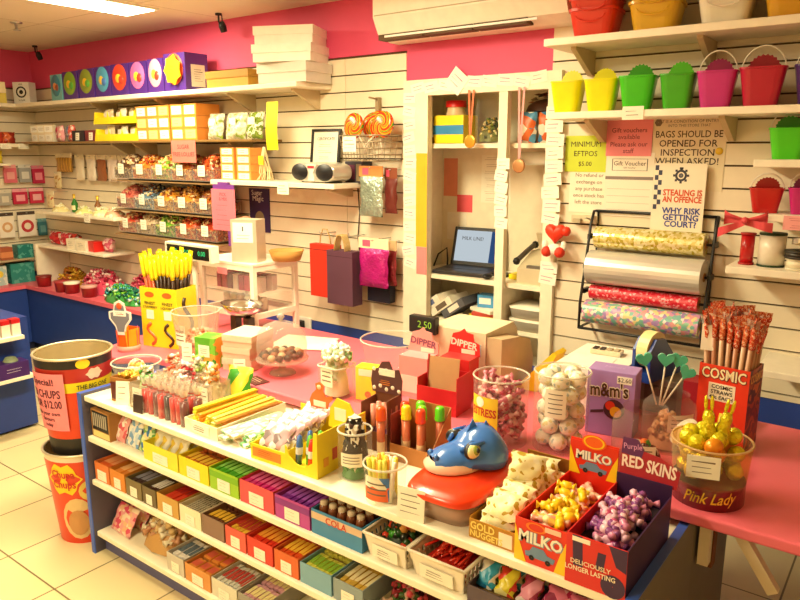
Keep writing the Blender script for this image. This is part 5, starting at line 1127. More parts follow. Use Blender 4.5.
stick_carton('gold and brown bar', 'mauve brown carton of gold brown bars', .727, .857, S3, '8a6a5a', bar(.085, .022, .018, C_('6a3a24'), M('e8b83a', .35)), 5, 3, .085, .018, .078, step=.006, lab=False)
stick_carton('yellow and red stick', 'peach red carton of yellow sticks', .862, .977, S3, 'e0584a', bar(.12, .019, .016, C_('e8b83a'), M('b83a2c', .35)), 5, 2, .12, .016, .078, step=.01)
stick_carton('red and amber stick', 'red carton in the middle of third shelf', .982, 1.117, S3, 'd8382c', bar(.12, .022, .017, C_('d82c1c'), M('f0a03a', .35)), 5, 2, .12, .017, .078, step=.01)
stick_carton('flame orange bar', 'orange red carton of flame coloured bars', 1.122, 1.242, S3, 'd8642c', bar(.12, .02, .017, C_('e0481c'), M('f8c040', .35)), 5, 2, .12, .017, .078, step=.01)
stick_carton('yellow green stick', 'light blue carton of yellow green sticks', 1.247, 1.392, S3, '7aa8c0', bar(.085, .02, .016, C_('d8d85a'), M('8ab83a', .35)), 6, 3, .085, .016, .075, step=.004, lab=False)
stick_carton('golden toffee stick', 'grey blue carton of golden toffee sticks', 1.397, 1.525, S3, '8a9aa0', bar(.12, .02, .016, C_('d8b04a'), M('f0e0b0', .35)), 5, 2, .12, .016, .075, step=.01)
b = MB(); heap(b, 0, 0, 0, .075, .12, .09, [M('8a1c2c', .3), M('3a5a24', .3), M('d84a5a', .3), M('c8a08a', .3)], 60, .035, 4, 'twist', sq=.2, fill=M('5a1c24')); one('loose_sweets', 'dark red and green sweets at the right of third shelf', 'sweets', b, (1.62, .16, S3+.001), kind='stuff')
# bottom shelf
bag_row('pink and peach net bag at the left of bottom shelf', -.015, .17, S4, 4, ['e8a0a0', 'f0d8c0', 'd84a6a', 'e8b890'], .16, .125, 8, 'pink net bags', lean=.5, dn=.07, d=.04)
b = MB(); b.box(-.052, .052, -.015, .015, 0, .02, M('c8284a', .4)); b2 = b
b = MB(); heap(b, 0, 0, 0, .145, .14, .145, [M('d8b07a', .3), M('e8d0a0', .3), M('b8864a', .3), M('f0e0c0', .3), M('a86a4a', .3)], 150, .045, 12, 'leaf', sq=.2, fill=M('c89a5a', .5)); heap(b, 0, 0, .0, .14, .13, .13, [M('e0c08a', .3), M('f0e4c8', .3), M('c8906a', .3)], 50, .05, 13, 'twist', sq=.2)
one('loose_sweets', 'mound of tan wrapped sweets on the bottom shelf', 'sweets', b, (.325, .175, S4+.001), kind='stuff')
stick_carton('white and grey wrapped bar', 'grey white carton of wrapped bars on bottom shelf', .478, .592, S4, 'c8c0b4', bar(.12, .03, .018, C_('e8e4e0'), M('5a6a7a', .35)), 3, 2, .12, .018, .078, step=.01)
stick_carton('orange foil square', 'orange brown carton on the bottom shelf', .597, .757, S4, 'd8924a', bar(.06, .044, .018, C_('e08a3a'), M('d8604a', .35)), 3, 4, .06, .018, .075)
stick_carton('white and red stick', 'pale carton of white and red sticks', .762, .912, S4, 'd8d4c4', bar(.12, .02, .016, C_('d8d8d0'), M('b8403a', .35)), 6, 2, .12, .016, .075, step=.01)
stick_carton('mixed pastel stick', 'grey carton of pastel sticks at bottom right', .917, 1.06, S4, '9a948c', bar(.085, .02, .016, C_('d8a0b0'), M('f0e0a0', .35)), 6, 3, .085, .016, .075)
# ------------------------------------------------------------------ on the top display shelf (left to right)
def tub(name, label, cat, u, n, z, r, h, mat=None, rt=None, lid=None, label_card=None, sq=0., wall=.003, rim=True):
    rt = rt or r; t = thing(name, label, cat, (u, n, z+.0005)); m = mat or CLR
    a = MB(); a.lathe([(.001, 0), (r, 0), (rt, h)], m, 32, sq=sq); a.build('body', t)
    if rim:
        a = MB(); k = 32; pts = []
        for i in range(k):
            c, q = math.cos(2*PI*i/k), math.sin(2*PI*i/k)
            if sq: c = math.copysign(abs(c)**(1-sq), c); q = math.copysign(abs(q)**(1-sq), q)
            pts.append((rt*c, rt*q, h))
        a.tube(pts, .0035, CLEAR('f8f4ea', .4, .1), 6, closed=True); a.build('rim', t)
    if label_card:
        ang, zc, w, hh, mc, seed = label_card; rr = r+(rt-r)*zc/h+.0015
        a = MB(); f = lambda u_, v_: (rr*math.cos(ang+(u_-.5)*w/rr), rr*math.sin(ang+(u_-.5)*w/rr), zc+(v_-.5)*hh)
        if sq: f = lambda u_, v_: ((u_-.5)*w, -r*1.0-.002, zc+(v_-.5)*hh)
        a.grid(f, 8, 1, mc)
        for k in range(3):
            z0 = zc+hh*(.22-.22*k); g = lambda u_, v_, z0=z0: ((rr+.0008)*math.cos(ang+(u_-.5)*w*.75/rr), (rr+.0008)*math.sin(ang+(u_-.5)*w*.75/rr), z0+(v_-.5)*hh*.06)
            if sq: g = lambda u_, v_, z0=z0: ((u_-.5)*w*.75, -r-.003, z0+(v_-.5)*hh*.06)
            a.grid(g, 6, 1, GY)
        a.build('label', t)
    return t
VA = -PI/2 + .45     # label direction facing the customer
b = MB(); heap(b, 0, 0, 0, .068, .068, .115, [M('d8a04a', .3), M('e8d8c0', .3), M('c86a4a', .3), M('f0e8d8', .3), M('e8c060', .3)], 80, .034, 21, 'ball', fill=M('c88a5a'))
tub('sweet_bowl', 'clear bowl of gold and pink sweets at the display left end', 'bowl', .065, .205, ST, .075, .12, None, .105)
one('loose_sweets', 'gold and pink sweets heaped in the left end bowl', 'sweets', b, (.065, .205, ST+.006), kind='stuff')
t = thing('sweet_carton', 'small brown cardboard box of gold sweets at the display left', 'sweet carton', (.175, .05, ST+.0005), .2)
a = MB()
for x0, x1, y0, y1 in ((-.05, .05, 0, .003), (-.05, .05, .097, .1), (-.05, -.047, .003, .097), (.047, .05, .003, .097)): a.box(x0, x1, y0, y1, 0, .105, M('a8702c', .7))
a.box(-.047, .047, .003, .097, 0, .07, M('8a5a2c', .8)); a.box(-.046, .02, -.002, 0, .01, .085, M('5a1c14', .5)); a.build('box', t)
for i in range(8): place('gsw', lambda: m_twist(.05, .011, M('e0a83a', .25, .3)), (.17+R.uniform(-.024, .02), .105+R.uniform(-.025, .025), ST+.0865+.004*i), (0, 0, R.uniform(0, 6)), 'wrapped_sweet', 'gold wrapped sweet in the small brown cardboard box', 'sweet', 'gold sweets in brown box')
price_card('price_card', (.215, .035, ST+.0005), .06, .10, -.15, .5, label='white price card before the small brown cardboard box', seed=5)
# cup with a card topper on the slab tip
t = thing('sweet_cup', 'cup of orange sweets with a hand shaped card topper', 'sweet cup', (-.335, .42, SL+.0005), .4)
a = MB(); a.lathe([(.001, 0), (.05, 0), (.058, .02), (.058, .03)], M('e8dcc8', .4), 20); a.build('base', t)
a = MB()
for k in range(6): ang = k*PI/3; a.prism([(-.03, .02), (.03, .02), (.036, .115), (-.036, .11)], -.046, -.044, [M('f06a1c', .35), M('f0a01c', .35), M('b83a7a', .35)][k % 3], 'y', T=Matrix.Rotation(ang, 4, 'Z'))
a.build('pack', t)
a = MB(); pts = [(-.02, .09), (.02, .09), (.03, .13), (.062, .17), (.062, .205), (.035, .212), (.028, .25), (0, .265), (-.028, .25), (-.035, .212), (-.062, .205), (-.062, .17), (-.03, .13)]
a.prism(pts, -.052, -.048, M('e8e4e0', .5), 'y'); a.prism([(x*.82, .178+(z-.178)*.82) for x, z in pts], -.0535, -.052, M('7a7a86', .5), 'y'); a.box(-.035, .035, -.0545, -.0535, .185, .212, WHITE); a.scribble(.06, .02, FRONT(0, -.0548, .198), RED, 2, 3); a.ball((0, -.053, .235), .017, M('e0582c', .4), 10, (1, .2, 1)); a.build('topper', t)
# clear tubs of wrapped lollies
LOL = [[('c8e0a0', '5aa83a', 'f0e8d8'), 'green'], [('f0b8a0', 'e86a3a', 'f4e8e0'), 'orange'], [('f0c8c8', 'd83a4a', 'f6ece4'), 'red'], [('f0d8b0', 'e88a3a', 'fff4e0'), 'peach'], [('e8e8c0', 'a8c85a', 'f8f4e0'), 'pale green']]
for i, (u, n) in enumerate([(.305, .10), (.255, .265), (.385, .235), (.51, .265), (.335, .338)]):
    c, nm = LOL[i]
    t = thing('lolly_tub', 'clear square tub of %s wrapped lollies on the top display shelf' % nm, 'sweet tub', (u, n, ST+.0005), .1)
    a = MB(); w = .052; a.box(-w, w, -w, w, 0, .003, CLRT)
    for x0, x1, y0, y1 in ((-w, w, -w, -w+.002), (-w, w, w-.002, w), (-w, -w+.002, -w, w), (w-.002, w, -w, w)): a.box(x0, x1, y0, y1, 0, .105, CLRT)
    a.build('tub', t)
    if i in (0, 3): price_card('price_card', (0, -w-.004, .02), .055, .07, -.02, parent=t, seed=i)
    b = MB(); ms = [M(k, .3) for k in c]; heap(b, 0, 0, 0, .047, .047, .165, ms, 80, .03, 30+i, 'leaf', sq=.2, fill=ms[0]); heap(b, 0, 0, 0, .047, .047, .17, ms, 36, .03, 40+i, 'twist', sq=.2)
    one('wrapped_lollies', '%s wrapped lollies packed in their square tub' % nm, 'lollies', b, (u, n, ST+.004), .1, kind='stuff')
# sweet filled tubes
def tubeset(col, cap):
    out = []
    a = MB(); a.lathe([(.001, .001), (.0168, .001), (.0168, .095), (.001, .098)], M(col, .3, coat=.6), 14); out.append(('filling', a))
    a = MB(); a.lathe([(.001, 0), (.0178, 0), (.0178, .115), (.001, .116)], CLR, 16); out.append(('tube', a))
    a = MB(); a.grid(lambda u, v: ((.012+.016*v*(.6+.5*math.sin(9*u*PI)))*math.cos(2*PI*u), (.012+.016*v*(.6+.5*math.cos(7*u*PI)))*math.sin(2*PI*u), .114+.035*v), 20, 3, CELLO); out.append(('cellophane_top', a))
    a = MB(); a.lathe([(.013, .112), (.0145, .116), (.013, .12)], M(cap, .5), 12); out.append(('tie', a))
    return out
TP = {}
cols = [('c81c1c', 'red'), ('6a1c1c', 'dark red'), ('3a2028', 'blackish'), ('e05a2c', 'orange red')]
for i in range(16):
    c, nm = cols[[0, 0, 1, 0, 2, 0, 0, 1, 3, 0, 1, 0, 3, 2, 0, 1][i]]
    loc = (.36+(i % 8)*.036+(.014 if i > 7 else 0), .055+(i//8)*.05+R.uniform(-.004, .004), ST+.0005)
    lab = nm + ' filled sweet tube with cellophane top, standing on display'
    if nm in TP: dup(TP[nm], loc, 0, lab, nm + ' sweet tubes')
    else:
        t = thing('sweet_tube', lab, 'sweet tube', loc, 0, nm + ' sweet tubes'); TP[nm] = t
        for pn, a in tubeset(c, 'a8382c'): a.build(pn, t)
b = MB(); b.box(-.028, .028, -.002, 0, 0, .075, M('3a2420', .5)); one('price_card', 'dark brown card standing before the red sweet tubes', 'price card', b, (.345, .022, ST+.0005), rot=(-.1, 0, .1))
b = m_bag(.13, .15, .05, PATTERN('grp', ['4aa82a', 'e8c83a', '3a8a2a', 'e88a3a'], 14, .3), 6); one('sweet_bag', 'green and yellow bag leaning behind the sweet tubes', 'bag of sweets', b, (.56, .345, ST+.001), rot=(-.3, 0, .2))
# tray of long sticks
t = thing('sweet_tray', 'white open tray of long yellow and orange sticks', 'sweet tray', (.735, .03, ST+.0005))
a = MB(); m = M('f6ead0', .5)
a.box(-.095, .095, 0, .34, 0, .004, m); a.box(-.095, .095, 0, .003, .004, .05, m); a.box(-.095, .095, .337, .34, .004, .05, m); a.box(-.095, -.092, .003, .337, .004, .05, m); a.box(.092, .095, .003, .337, .004, .05, m); a.box(-.09, .09, .004, .336, .004, .028, m); a.build('tray', t)
price_card('price_label', (0, -.003, .008), .10, .035, 0, parent=t, seed=6)
for k, (c, nm) in enumerate([('f0e83a', 'yellow'), ('e8901c', 'orange'), ('e8d83a', 'yellow'), ('d8d85a', 'yellow'), ('e8a03a', 'orange')]):
    for l in range(3 if k else 4):
        place('lst'+c, lambda: m_bar(.29, .022, .012, C_(c), None), (.662+k*.036+.002*l, .20+R.uniform(-.01, .02), ST+.0355+l*.0135), (0, 0, R.uniform(-.06, .06)), 'long_stick', nm + ' long flat stick in the white open tray', 'sweet', nm + ' long sticks in tray')
for k in range(9):
    place('lpk%d' % (k % 3), lambda: m_bar(.26, .045, .012, PATTERN('lpk%d' % (k % 3), [['f4f0e4', 'b8d8a8', 'f8f4ec'], ['f0e8d8', 'e8c8a0', 'faf6ee'], ['e8f0dc', '7ab87a', 'f8f4ec']][k % 3], 16, .25, 'noise'), None), (.868+(k % 3)*.046, .17+R.uniform(-.02, .03), ST+.0085+(k//3)*.014), (0, 0, R.uniform(-.15, .15)), 'long_packet', ['white and green', 'white and tan', 'pale green'][k % 3] + ' long cellophane packet beside the stick tray', 'sweet packet', ['white and green', 'white and tan', 'pale green'][k % 3] + ' long packets')
# yellow display box with cut-out and topper
t = thing('sweet_display_box', 'yellow display box with colourful gel tubes and an animal topper', 'display box', (1.19, .02, ST+.0005), .05)
YB = M('f4d81c', .45)
a = MB(); a.box(-.16, -.0, 0, .003, 0, .055, YB); a.box(-.16, -.157, .003, .26, 0, .055, YB); a.box(-.16, .14, .257, .26, 0, .12, YB); a.box(-.157, .137, .003, .257, 0, .012, YB)
a.prism([(0, 0), (.14, 0), (.14, .155), (.125, .155), (.118, .05), (.085, .028), (.05, .03), (.02, .05), (.008, .08), (0, .085)], 0, .003, YB, 'y'); a.box(.137, .14, .003, .257, 0, .15, YB); a.box(-.001, .001, .003, .257, .012, .06, YB)
a.box(-.15, -.02, -.0012, 0, .012, .045, M('e8862c', .5)); a.scribble(.12, .03, FRONT(-.085, -.0014, .03), M('b83a1c'), 3, 2)
for k in range(5): a.box(.1404, .141, .03+k*.045, .055+k*.045, .03+.01*(k % 2), .06+.02*(k % 2), M(['e8a02c', 'd85a2c'][k % 2], .5))
a.build('box', t)
a = MB(); a.prism([(.02, .09), (.13, .09), (.14, .15), (.115, .19), (.06, .20), (.03, .16)], .20, .204, M('f0dc2c', .45), 'y'); a.box(.05, .10, .1985, .2, .12, .165, CARD); a.build('back_flap', t)
a = MB(); pts = [(-.11, .12), (-.01, .12), (-.005, .16), (.02, .19), (.015, .21), (-.02, .195), (-.035, .225), (-.03, .26), (-.055, .28), (-.08, .265), (-.075, .23), (-.10, .20), (-.115, .16)]
TS = Matrix.Translation((-.012, .0, .05)) @ Matrix.Diagonal((.8, 1, .62, 1)); a.T = TS; a.prism(pts, .245, .249, M('e0702c', .5), 'y'); a.box(-.09, -.02, .2436, .245, .13, .165, M('f4ecd8', .6)); a.ball((-.055, .243, .25), .014, M('f0c8a0', .5), 8, (1, .3, 1)); a.build('topper', t)
for k in range(12):
    place('sil', lambda: m_bag(.075, .095, .03, PATTERN('sil', ['e8e4e0', 'c8a0a8', 'f4f0ec', '8a7a80', 'f0d8c8'], 36, .2), 3), (1.078+(k % 2)*.05+R.uniform(-.006, .006), .04+(k//2)*.036, ST+.038+.004*(k//2)), (-.7, 0, R.uniform(-.3, .3)), 'sweet_packet', 'silvery white cellophane packet in the yellow display box', 'sweet packet', 'silvery packets in yellow box')
for k in range(8):
    c, nm = [('3a6ab8', 'blue'), ('5ab83a', 'green'), ('d8281c', 'red'), ('e8641c', 'orange')][k % 4]
    place('gel'+nm, lambda: (lambda b: (b.lathe([(.001, 0), (.011, 0), (.012, .07), (.008, .095), (.001, .1)], M(c, .2, coat=.5), 12), b.lathe([(.012, .035), (.0125, .06)], M('d8e0e8', .3), 12), b)[2])(MB()), (1.217+(k % 4)*.028, .055+(k//4)*.05+.02*(k % 2), ST+.0135), (-.1, 0, 0), 'gel_tube', nm + ' gel sweet tube standing in the yellow display box cut out', 'sweet tube', nm + ' gel tubes')
# jars
tub('sweet_jar', 'clear jar of black and white sweets beside the yellow box', 'jar', 1.405, .125, ST, .055, .16, GLASS, .055, label_card=(VA, .075, .075, .045, M('f4ecd4', .6), 1))
b = MB(); heap(b, 0, 0, 0, .048, .048, .055, [M('4a8a3a', .4), M('e8d8c0', .4), M('3a7a2c', .4)], 50, .022, 3, 'cube', fill=M('4a7a3a')); heap(b, 0, 0, .055, .048, .048, .135, [M('f6f0e4', .6), M('f6f0e4', .6), M('1c1818', .4), M('4a2c1c', .4)], 70, .032, 8, 'cube', fill=M('3a2a20'))
one('loose_sweets', 'white and black cube sweets piled in the clear jar', 'sweets', b, (1.405, .125, ST+.004), kind='stuff')
tub('sweet_jar', 'wide clear jar of yellow and orange sticks by dragon tub', 'jar', 1.575, .065, ST, .060, .115, GLASS, .066, label_card=(VA-.25, .055, .085, .075, PATTERN('jlab', ['4a7ac0', 'e86a3a', 'f0e8d0', '8ab0d8'], 18, .4), 2))
for k in range(22):
    r_, an = .038*math.sqrt(R.random()), R.random()*6.28; c = ['f0dc3a', 'f0a03a', 'f4ead0', 'e8e05a'][k % 4]
    place('ystk'+c, lambda: (lambda b: (b.tube([(0, 0, 0), (0, 0, .10), (0, 0, .125)], [.0075, .0075, .006], M(c, .3), 8), b)[1])(MB()), (1.575+r_*math.cos(an), .065+r_*math.sin(an), ST+.004), (R.uniform(-.12, .12), R.uniform(-.12, .12), 0), 'stick_sweet', 'yellow or orange stick sweet standing in the wide jar', 'sweet', 'sticks in the wide jar')
# card headed carton of pink tubes and carton of capped tubes
def cap_tube(cap, body='c86a4a', h=.14):
    out = []
    a = MB(); a.lathe([(.001, 0), (.014, 0), (.014, h), (.001, h)], M(body, .3, coat=.4), 14); a.lathe([(.0143, .03), (.0143, .07)], M('e8c8a0', .4), 14); out.append(('tube', a))
    a = MB(); a.lathe([(.0175, h-.004), (.018, h+.002), (.0165, h+.006), (.0165, h+.034), (.012, h+.042), (.001, h+.043)], M(cap, .3, coat=.3), 18); out.append(('cap', a))
    return out
t = thing('sweet_carton', 'tall brown carton with a daisy patterned header card', 'sweet carton', (1.33, .312, ST+.0005), .1)
a = MB(); m = M('7a4a30', .6); a.box(-.055, .055, 0, .003, 0, .07, m); a.box(-.055, .055, .097, .1, 0, .2, m); a.box(-.055, -.052, .003, .097, 0, .17, m); a.box(.052, .055, .003, .097, 0, .19, m); a.box(-.052, .052, .003, .097, 0, .004, m); a.build('box', t)
a = MB(); a.prism([(-.06, .185), (.06, .185), (.064, .24), (.05, .28), (.025, .275), (.01, .305), (-.02, .30), (-.035, .275), (-.06, .265), (-.066, .225)], .085, .09, M('5a3438', .5), 'y')
for k in range(9): a.ball((-.052+(k % 5)*.026, .0845, .20+.06*(k // 5)+.01*(k % 2)), .008, M('f4e8dc', .5), 8, (1, .2, 1))
a.box(-.03, .035, .0835, .085, .25, .275, CARD); a.scribble(.07, .03, FRONT(0, .083, .225), M('e88a2c'), 3, 6); a.build('header_card', t)
for k in range(8):
    loc = (1.30+(k % 4)*.024, .347+(k//4)*.032, ST+.0055)
    if k == 0:
        tt = thing('candy_tube', 'pink clear candy tube standing in the daisy headed carton', 'sweet tube', loc, 0, 'pink clear tubes'); TPK = tt
        a = MB(); a.lathe([(.001, 0), (.010, 0), (.010, .15), (.001, .152)], M('e09a88', .3, coat=.5), 12); a.build('tube', tt)
        a = MB(); a.lathe([(.0106, .03), (.0106, .07)], M('8a6a9a', .4), 12); a.build('wrap', tt)
    else: dup(TPK, loc)
t = thing('sweet_carton', 'open brown carton of tubes with green and orange caps', 'sweet carton', (1.505, .292, ST+.0005), .05)
a = MB(); m = M('b8763a', .6); a.box(-.085, .085, 0, .003, 0, .06, m); a.box(-.085, .085, .117, .12, 0, .185, m); a.box(-.085, -.082, .003, .117, 0, .16, M('7a2a24', .5)); a.prism([(.0, 0), (.117, 0), (.117, .185), (0, .07)], .082, .085, m, 'x'); a.box(-.082, .082, .003, .117, 0, .004, m); a.build('box', t)
CT = {}
for k, (dx, dy, c, nm) in enumerate([(-.06, .05, 'e8401c', 'orange red'), (-.02, .085, '6ac81c', 'green'), (.01, .05, '7ad01c', 'green'), (.025, .022, 'e8401c', 'orange red'), (.062, .08, '5ac81c', 'green'), (-.035, .022, 'e8d01c', 'yellow')]):
    loc = (1.505+dx, .292+dy, ST+.0055); lab = nm + ' capped candy tube in the open brown carton'
    tt = thing('candy_tube', lab, 'sweet tube', loc, 0, nm + ' capped tubes')
    for pn, a in cap_tube(c, h=.15): a.build(pn, tt)
tt = thing('candy_tube', 'orange capped candy tube before the daisy headed carton', 'sweet tube', (1.40, .265, ST+.0005))
for pn, a in cap_tube('f0581c', h=.15): a.build(pn, tt)
# dragon tub
t = thing('dragon_tub', 'clear tub with red lid topped by a blue dragon head', 'sweet tub', (1.775, .212, ST+.0005), .04)
w, d = .116, .19
a = MB(); a.lathe([(.001, .001), (.88, .001), (1, .075), (.97, .075), (.85, .006), (.001, .006)], CLEAR('f0d8c8', .3, .2), 40, sq=.5, T=Matrix.Diagonal((w, d, 1, 1))); a.build('body', t)
a = MB(); a.lathe([(.001, .004), (.86, .004), (.92, .045), (.001, .05)], M('f0b890', .5), 32, sq=.5, T=Matrix.Diagonal((w*.95, d*.95, 1, 1)) @ Matrix.Translation((0, 0, .004))); a.build('filling', t)
a = MB(); a.lathe([(1.05, .070), (1.06, .082), (1.0, .092), (.8, .098), (.001, .10)], M('e8380c', .28, coat=.3), 40, sq=.5, T=Matrix.Diagonal((w, d, 1, 1))); a.build('lid', t)
DB = M('3a74c8', .25, coat=.4)
def head(u, v):
    # u 0..1 snout(-y) to back, v around
    y = -.125+.26*u; a = 2*PI*v
    ww = [.030, .050, .056, .060, .068, .076, .078, .070, .048, .004]; hh = [.022, .036, .042, .048, .062, .076, .080, .070, .046, .004]
    i = min(8, int(u*9)); f = u*9-i; W_ = ww[i]*(1-f)+ww[i+1]*f; H_ = hh[i]*(1-f)+hh[i+1]*f
    return (W_*math.cos(a), y, .112 + H_*max(math.sin(a), -.25)*1.0 + .012*(u > .4)*math.sin(PI*u))
HT = Matrix.Translation((-.012, .03, -.011)) @ Matrix.Rotation(-.62, 4, 'Z') @ Matrix.Diagonal((1.15, 1.0, 1.15, 1))
a = MB(); a.T = HT; a.grid(head, 22, 24, DB); a.build('head', t)
a = MB(); a.T = HT; a.lathe([(.95, .0), (1.0, .012), (.8, .026)], M('f0d0b8', .35), 24, T=Matrix.Translation((0, -.05, .098)) @ Matrix.Diagonal((.066, .096, 1, 1))); a.build('jaw', t)
for s in (-1, 1):
    e = MB(); e.T = HT; k = Matrix.Translation((s*.052, -.015, .155)) @ Matrix.Rotation(s*.5, 4, 'Z') @ Matrix.Rotation(-.25*s, 4, 'Y')
    e.ball((-s*.005, 0, 0), .030, BLACK, 14, (.55, 1.16, .76), k); e.ball((0, 0, 0), .029, M('e8e0a0', .2), 14, (.62, 1.12, .7), k); o = e.build('eye', t)
    e = MB(); e.T = HT; e.ball((s*.012, -.006, .002), .013, M('8a9a3a', .2), 10, (.7, 1, 1), k); e.ball((s*.019, -.005, .002), .007, BLACK, 8, T=k); e.build('pupil', o)
    e = MB(); e.T = HT; e.tube([(s*.036, -.05, .152), (s*.052, -.022, .171), (s*.056, .018, .176)], [.005, .008, .004], DB, 8); e.build('brow', t)
    e = MB(); e.T = HT; e.ball((s*.018, -.118, .134), .010, DB, 10); e.ball((s*.019, -.126, .136), .004, M('1a2a5a', .4), 6); e.build('nostril', t)
    e = MB(); e.T = HT; e.cyl((s*.03, -.118, .104), (s*.03, -.122, .082), .006, WHITE, 8, .001); e.build('tooth', t)
e = MB(); e.T = HT; e.prism([(-.02, .0), (.02, 0), (.0, .035)], -.002, .002, DB, 'x', T=Matrix.Translation((0, .01, .185))); e.prism([(-.02, .0), (.02, 0), (.0, .03)], -.002, .002, DB, 'x', T=Matrix.Translation((0, .055, .18))); e.build('crest', t)
price_card('price_card', (1.715, .002, ST+.0005), .088, .095, -.08, .12, label='white price card leaning on the dragon tub', seed=14, lines=4)
# gold nuggets box
t = thing('sweet_carton', 'golden brown display box holding cream cloth like bags', 'sweet carton', (1.966, .03, ST+.0005))
a = MB(); m = M('b8801c', .5); mi = M('8a5a20', .7); a.box(-.072, .072, 0, .003, 0, .055, m); a.box(-.072, -.069, .003, .34, 0, .06, m); a.box(.069, .072, .003, .34, 0, .06, m); a.box(-.072, .072, .34, .343, 0, .135, m, faces={'-y': M('8a5414', .5)}); a.box(-.069, .069, .003, .34, 0, .02, mi)
GN = M('f4d86a', .5)
a.text('GOLD', .022, FRONT(-.03, -.0006, .038), GN, .075, .03); a.text('NUGGETS', .018, FRONT(-.018, -.0006, .015), GN, .10, .03); a.text('GOLD', .02, FRONT(-.03, .3392, .115), GN, .075, .03); a.text('NUGGETS', .018, FRONT(-.015, .3392, .090), GN, .10, .03); a.box(.02, .06, -.0012, 0, .006, .045, M('f4ead0', .6)); a.build('box', t)
for k in range(10):
    place('nug', lambda: m_bag(.105, .082, .04, PATTERN('nug', ['f0e8b0', 'f4ecc0', 'f2eab8', 'f6f0d0', 'f0e8b4', 'f4ecc4', 'b89a2c'], 75, .45), 11), (1.966+R.uniform(-.008, .008), .052+(k % 5)*.058, ST+.040+.03*(k//5)+.004*(k % 5)), (-.9, 0, R.uniform(-.25, .25)), 'sweet_bag', 'cream cloth like sweet bag in the golden brown box', 'bag of sweets', 'cream bags in the golden box')
place('nug', None, (1.972, .20, ST+.115), (-.5, .2, .5), 'sweet_bag', 'cream cloth like bag lying on top of the golden box heap', 'bag of sweets', None)
# red and yellow carton
def car_art(b, T, w, h, body):
    b.add([(-w*.36, -h*.10, .001), (w*.36, -h*.10, .001), (w*.40, h*.02, .001), (w*.2, h*.05, .001), (w*.1, h*.16, .001), (-w*.18, h*.16, .001), (-w*.26, h*.04, .001), (-w*.38, h*.01, .001)], [tuple(range(8))], body, False, T)
    for x in (-.2, .22): b.lathe([(.001, .0016), (w*.07, .0016)], INK, 12, T=T @ Matrix.Translation((w*x, -h*.11, 0)))
MR = M('e02a14', .4, coat=.2); MY = M('f8cc1c', .4)
def milko(b, y, w, z0, z1, ty, hdr=False):
    h = z1-z0; c = (z0+z1)/2
    b.add([(-w/2, 0, .0006), (-w/2+w*.24, 0, .0006), (-w/2+w*.10, h*.45, .0006), (-w/2+w*.02, h*.8, .0006), (-w/2, h*.85, .0006)], [(0,1,2,3,4)], MY, False, FRONT(0, y, z0)); b.add([(w/2-w*.22, 0, .0006), (w/2, 0, .0006), (w/2, h*.8, .0006), (w/2-w*.10, h*.5, .0006)], [(0,1,2,3)], MY, False, FRONT(0, y, z0))
    b.text('MILKO', h*.26, FRONT(.0015, y-.0006, z0+h*.60), M('8a98a8', .5), w*.86, .06); b.text('MILKO', h*.26, FRONT(0, y-.0012, z0+h*.61), WHITE, w*.84, .03)
    car_art(b, FRONT(0, y-.0004, z0+h*.27), w*.75, h*1.0, M('6a8ab0', .4))
t = thing('sweet_carton', 'red and yellow carton of wrapped chews with a tall header', 'sweet carton', (2.113, .012, ST+.0005))
w = .142; a = MB(); h = .118
a.box(-w/2, w/2, 0, .003, 0, h, MR); a.box(-w/2, -w/2+.003, .003, .33, 0, h, MR); a.box(w/2-.003, w/2, .003, .33, 0, h, MR); a.box(-w/2+.003, w/2-.003, .003, .33, 0, h*.62, M('a8281c', .6)); a.box(-w/2, w/2, .33, .333, 0, h+.10, MR)
milko(a, 0, w, 0, h, 0); a.lathe([(.016, .0008), (.022, .0008)], ORANGE, 16, T=FRONT(-.012, -.0006, h*.88) @ Matrix.Diagonal((1.3, .6, 1, 1))); a.box(.012, .055, -.0016, -.0006, h*.86, h*.97, M('f8c8b0', .5))
a.build('box', t)
a = MB(); a.box(-w/2, w/2, .3335, .337, h+.0, h+.105, MR); milko(a, .3298, w, h+.0, h+.098, 0); a.lathe([(.001, .0012), (.028, .0012)], M('f0641c', .4), 20, T=FRONT(0, .3298, h+.105) @ Matrix.Diagonal((1.3, .8, 1, 1))); a.lathe([(.02, .0018), (.024, .0018)], MY, 20, T=FRONT(0, .3298, h+.105) @ Matrix.Diagonal((1.3, .8, 1, 1))); a.build('header_card', t)
for k in range(34):
    kk = k % 3; place('mlk%d' % kk, lambda: m_twist(.085, .0105, M(['e8a08a', 'f0d8c0', 'e8b04a'][kk], .3), M(['f4c8b0', 'e8d03a', 'f4e0a0'][kk], .3)), (2.113+R.uniform(-.026, .026), .06+.23*((k % 17)/16)+R.uniform(-.01, .01), ST+.0855+.012*(k//17)+R.uniform(0, .008)), (R.uniform(-.15, .15), 0, 1.2+R.uniform(-.7, .7)), 'wrapped_chew', ['pink wrapped chew in the red and yellow carton', 'cream wrapped chew in the red and yellow carton', 'golden wrapped chew in the red and yellow carton'][kk], 'sweet', ['pink', 'cream', 'golden'][kk] + ' chews in red and yellow carton')
for k in range(12):
    place('mlkt', lambda: m_twist(.05, .012, M('f4c81c', .3)), (2.113+R.uniform(-.05, .05), .05+.25*R.random(), ST+.112+R.uniform(0, .008)), (0, R.uniform(-.3, .3), R.uniform(0, 6)), 'wrapped_chew', 'bright yellow wrapped chew on top of the red and yellow carton', 'sweet', 'bright yellow chews')
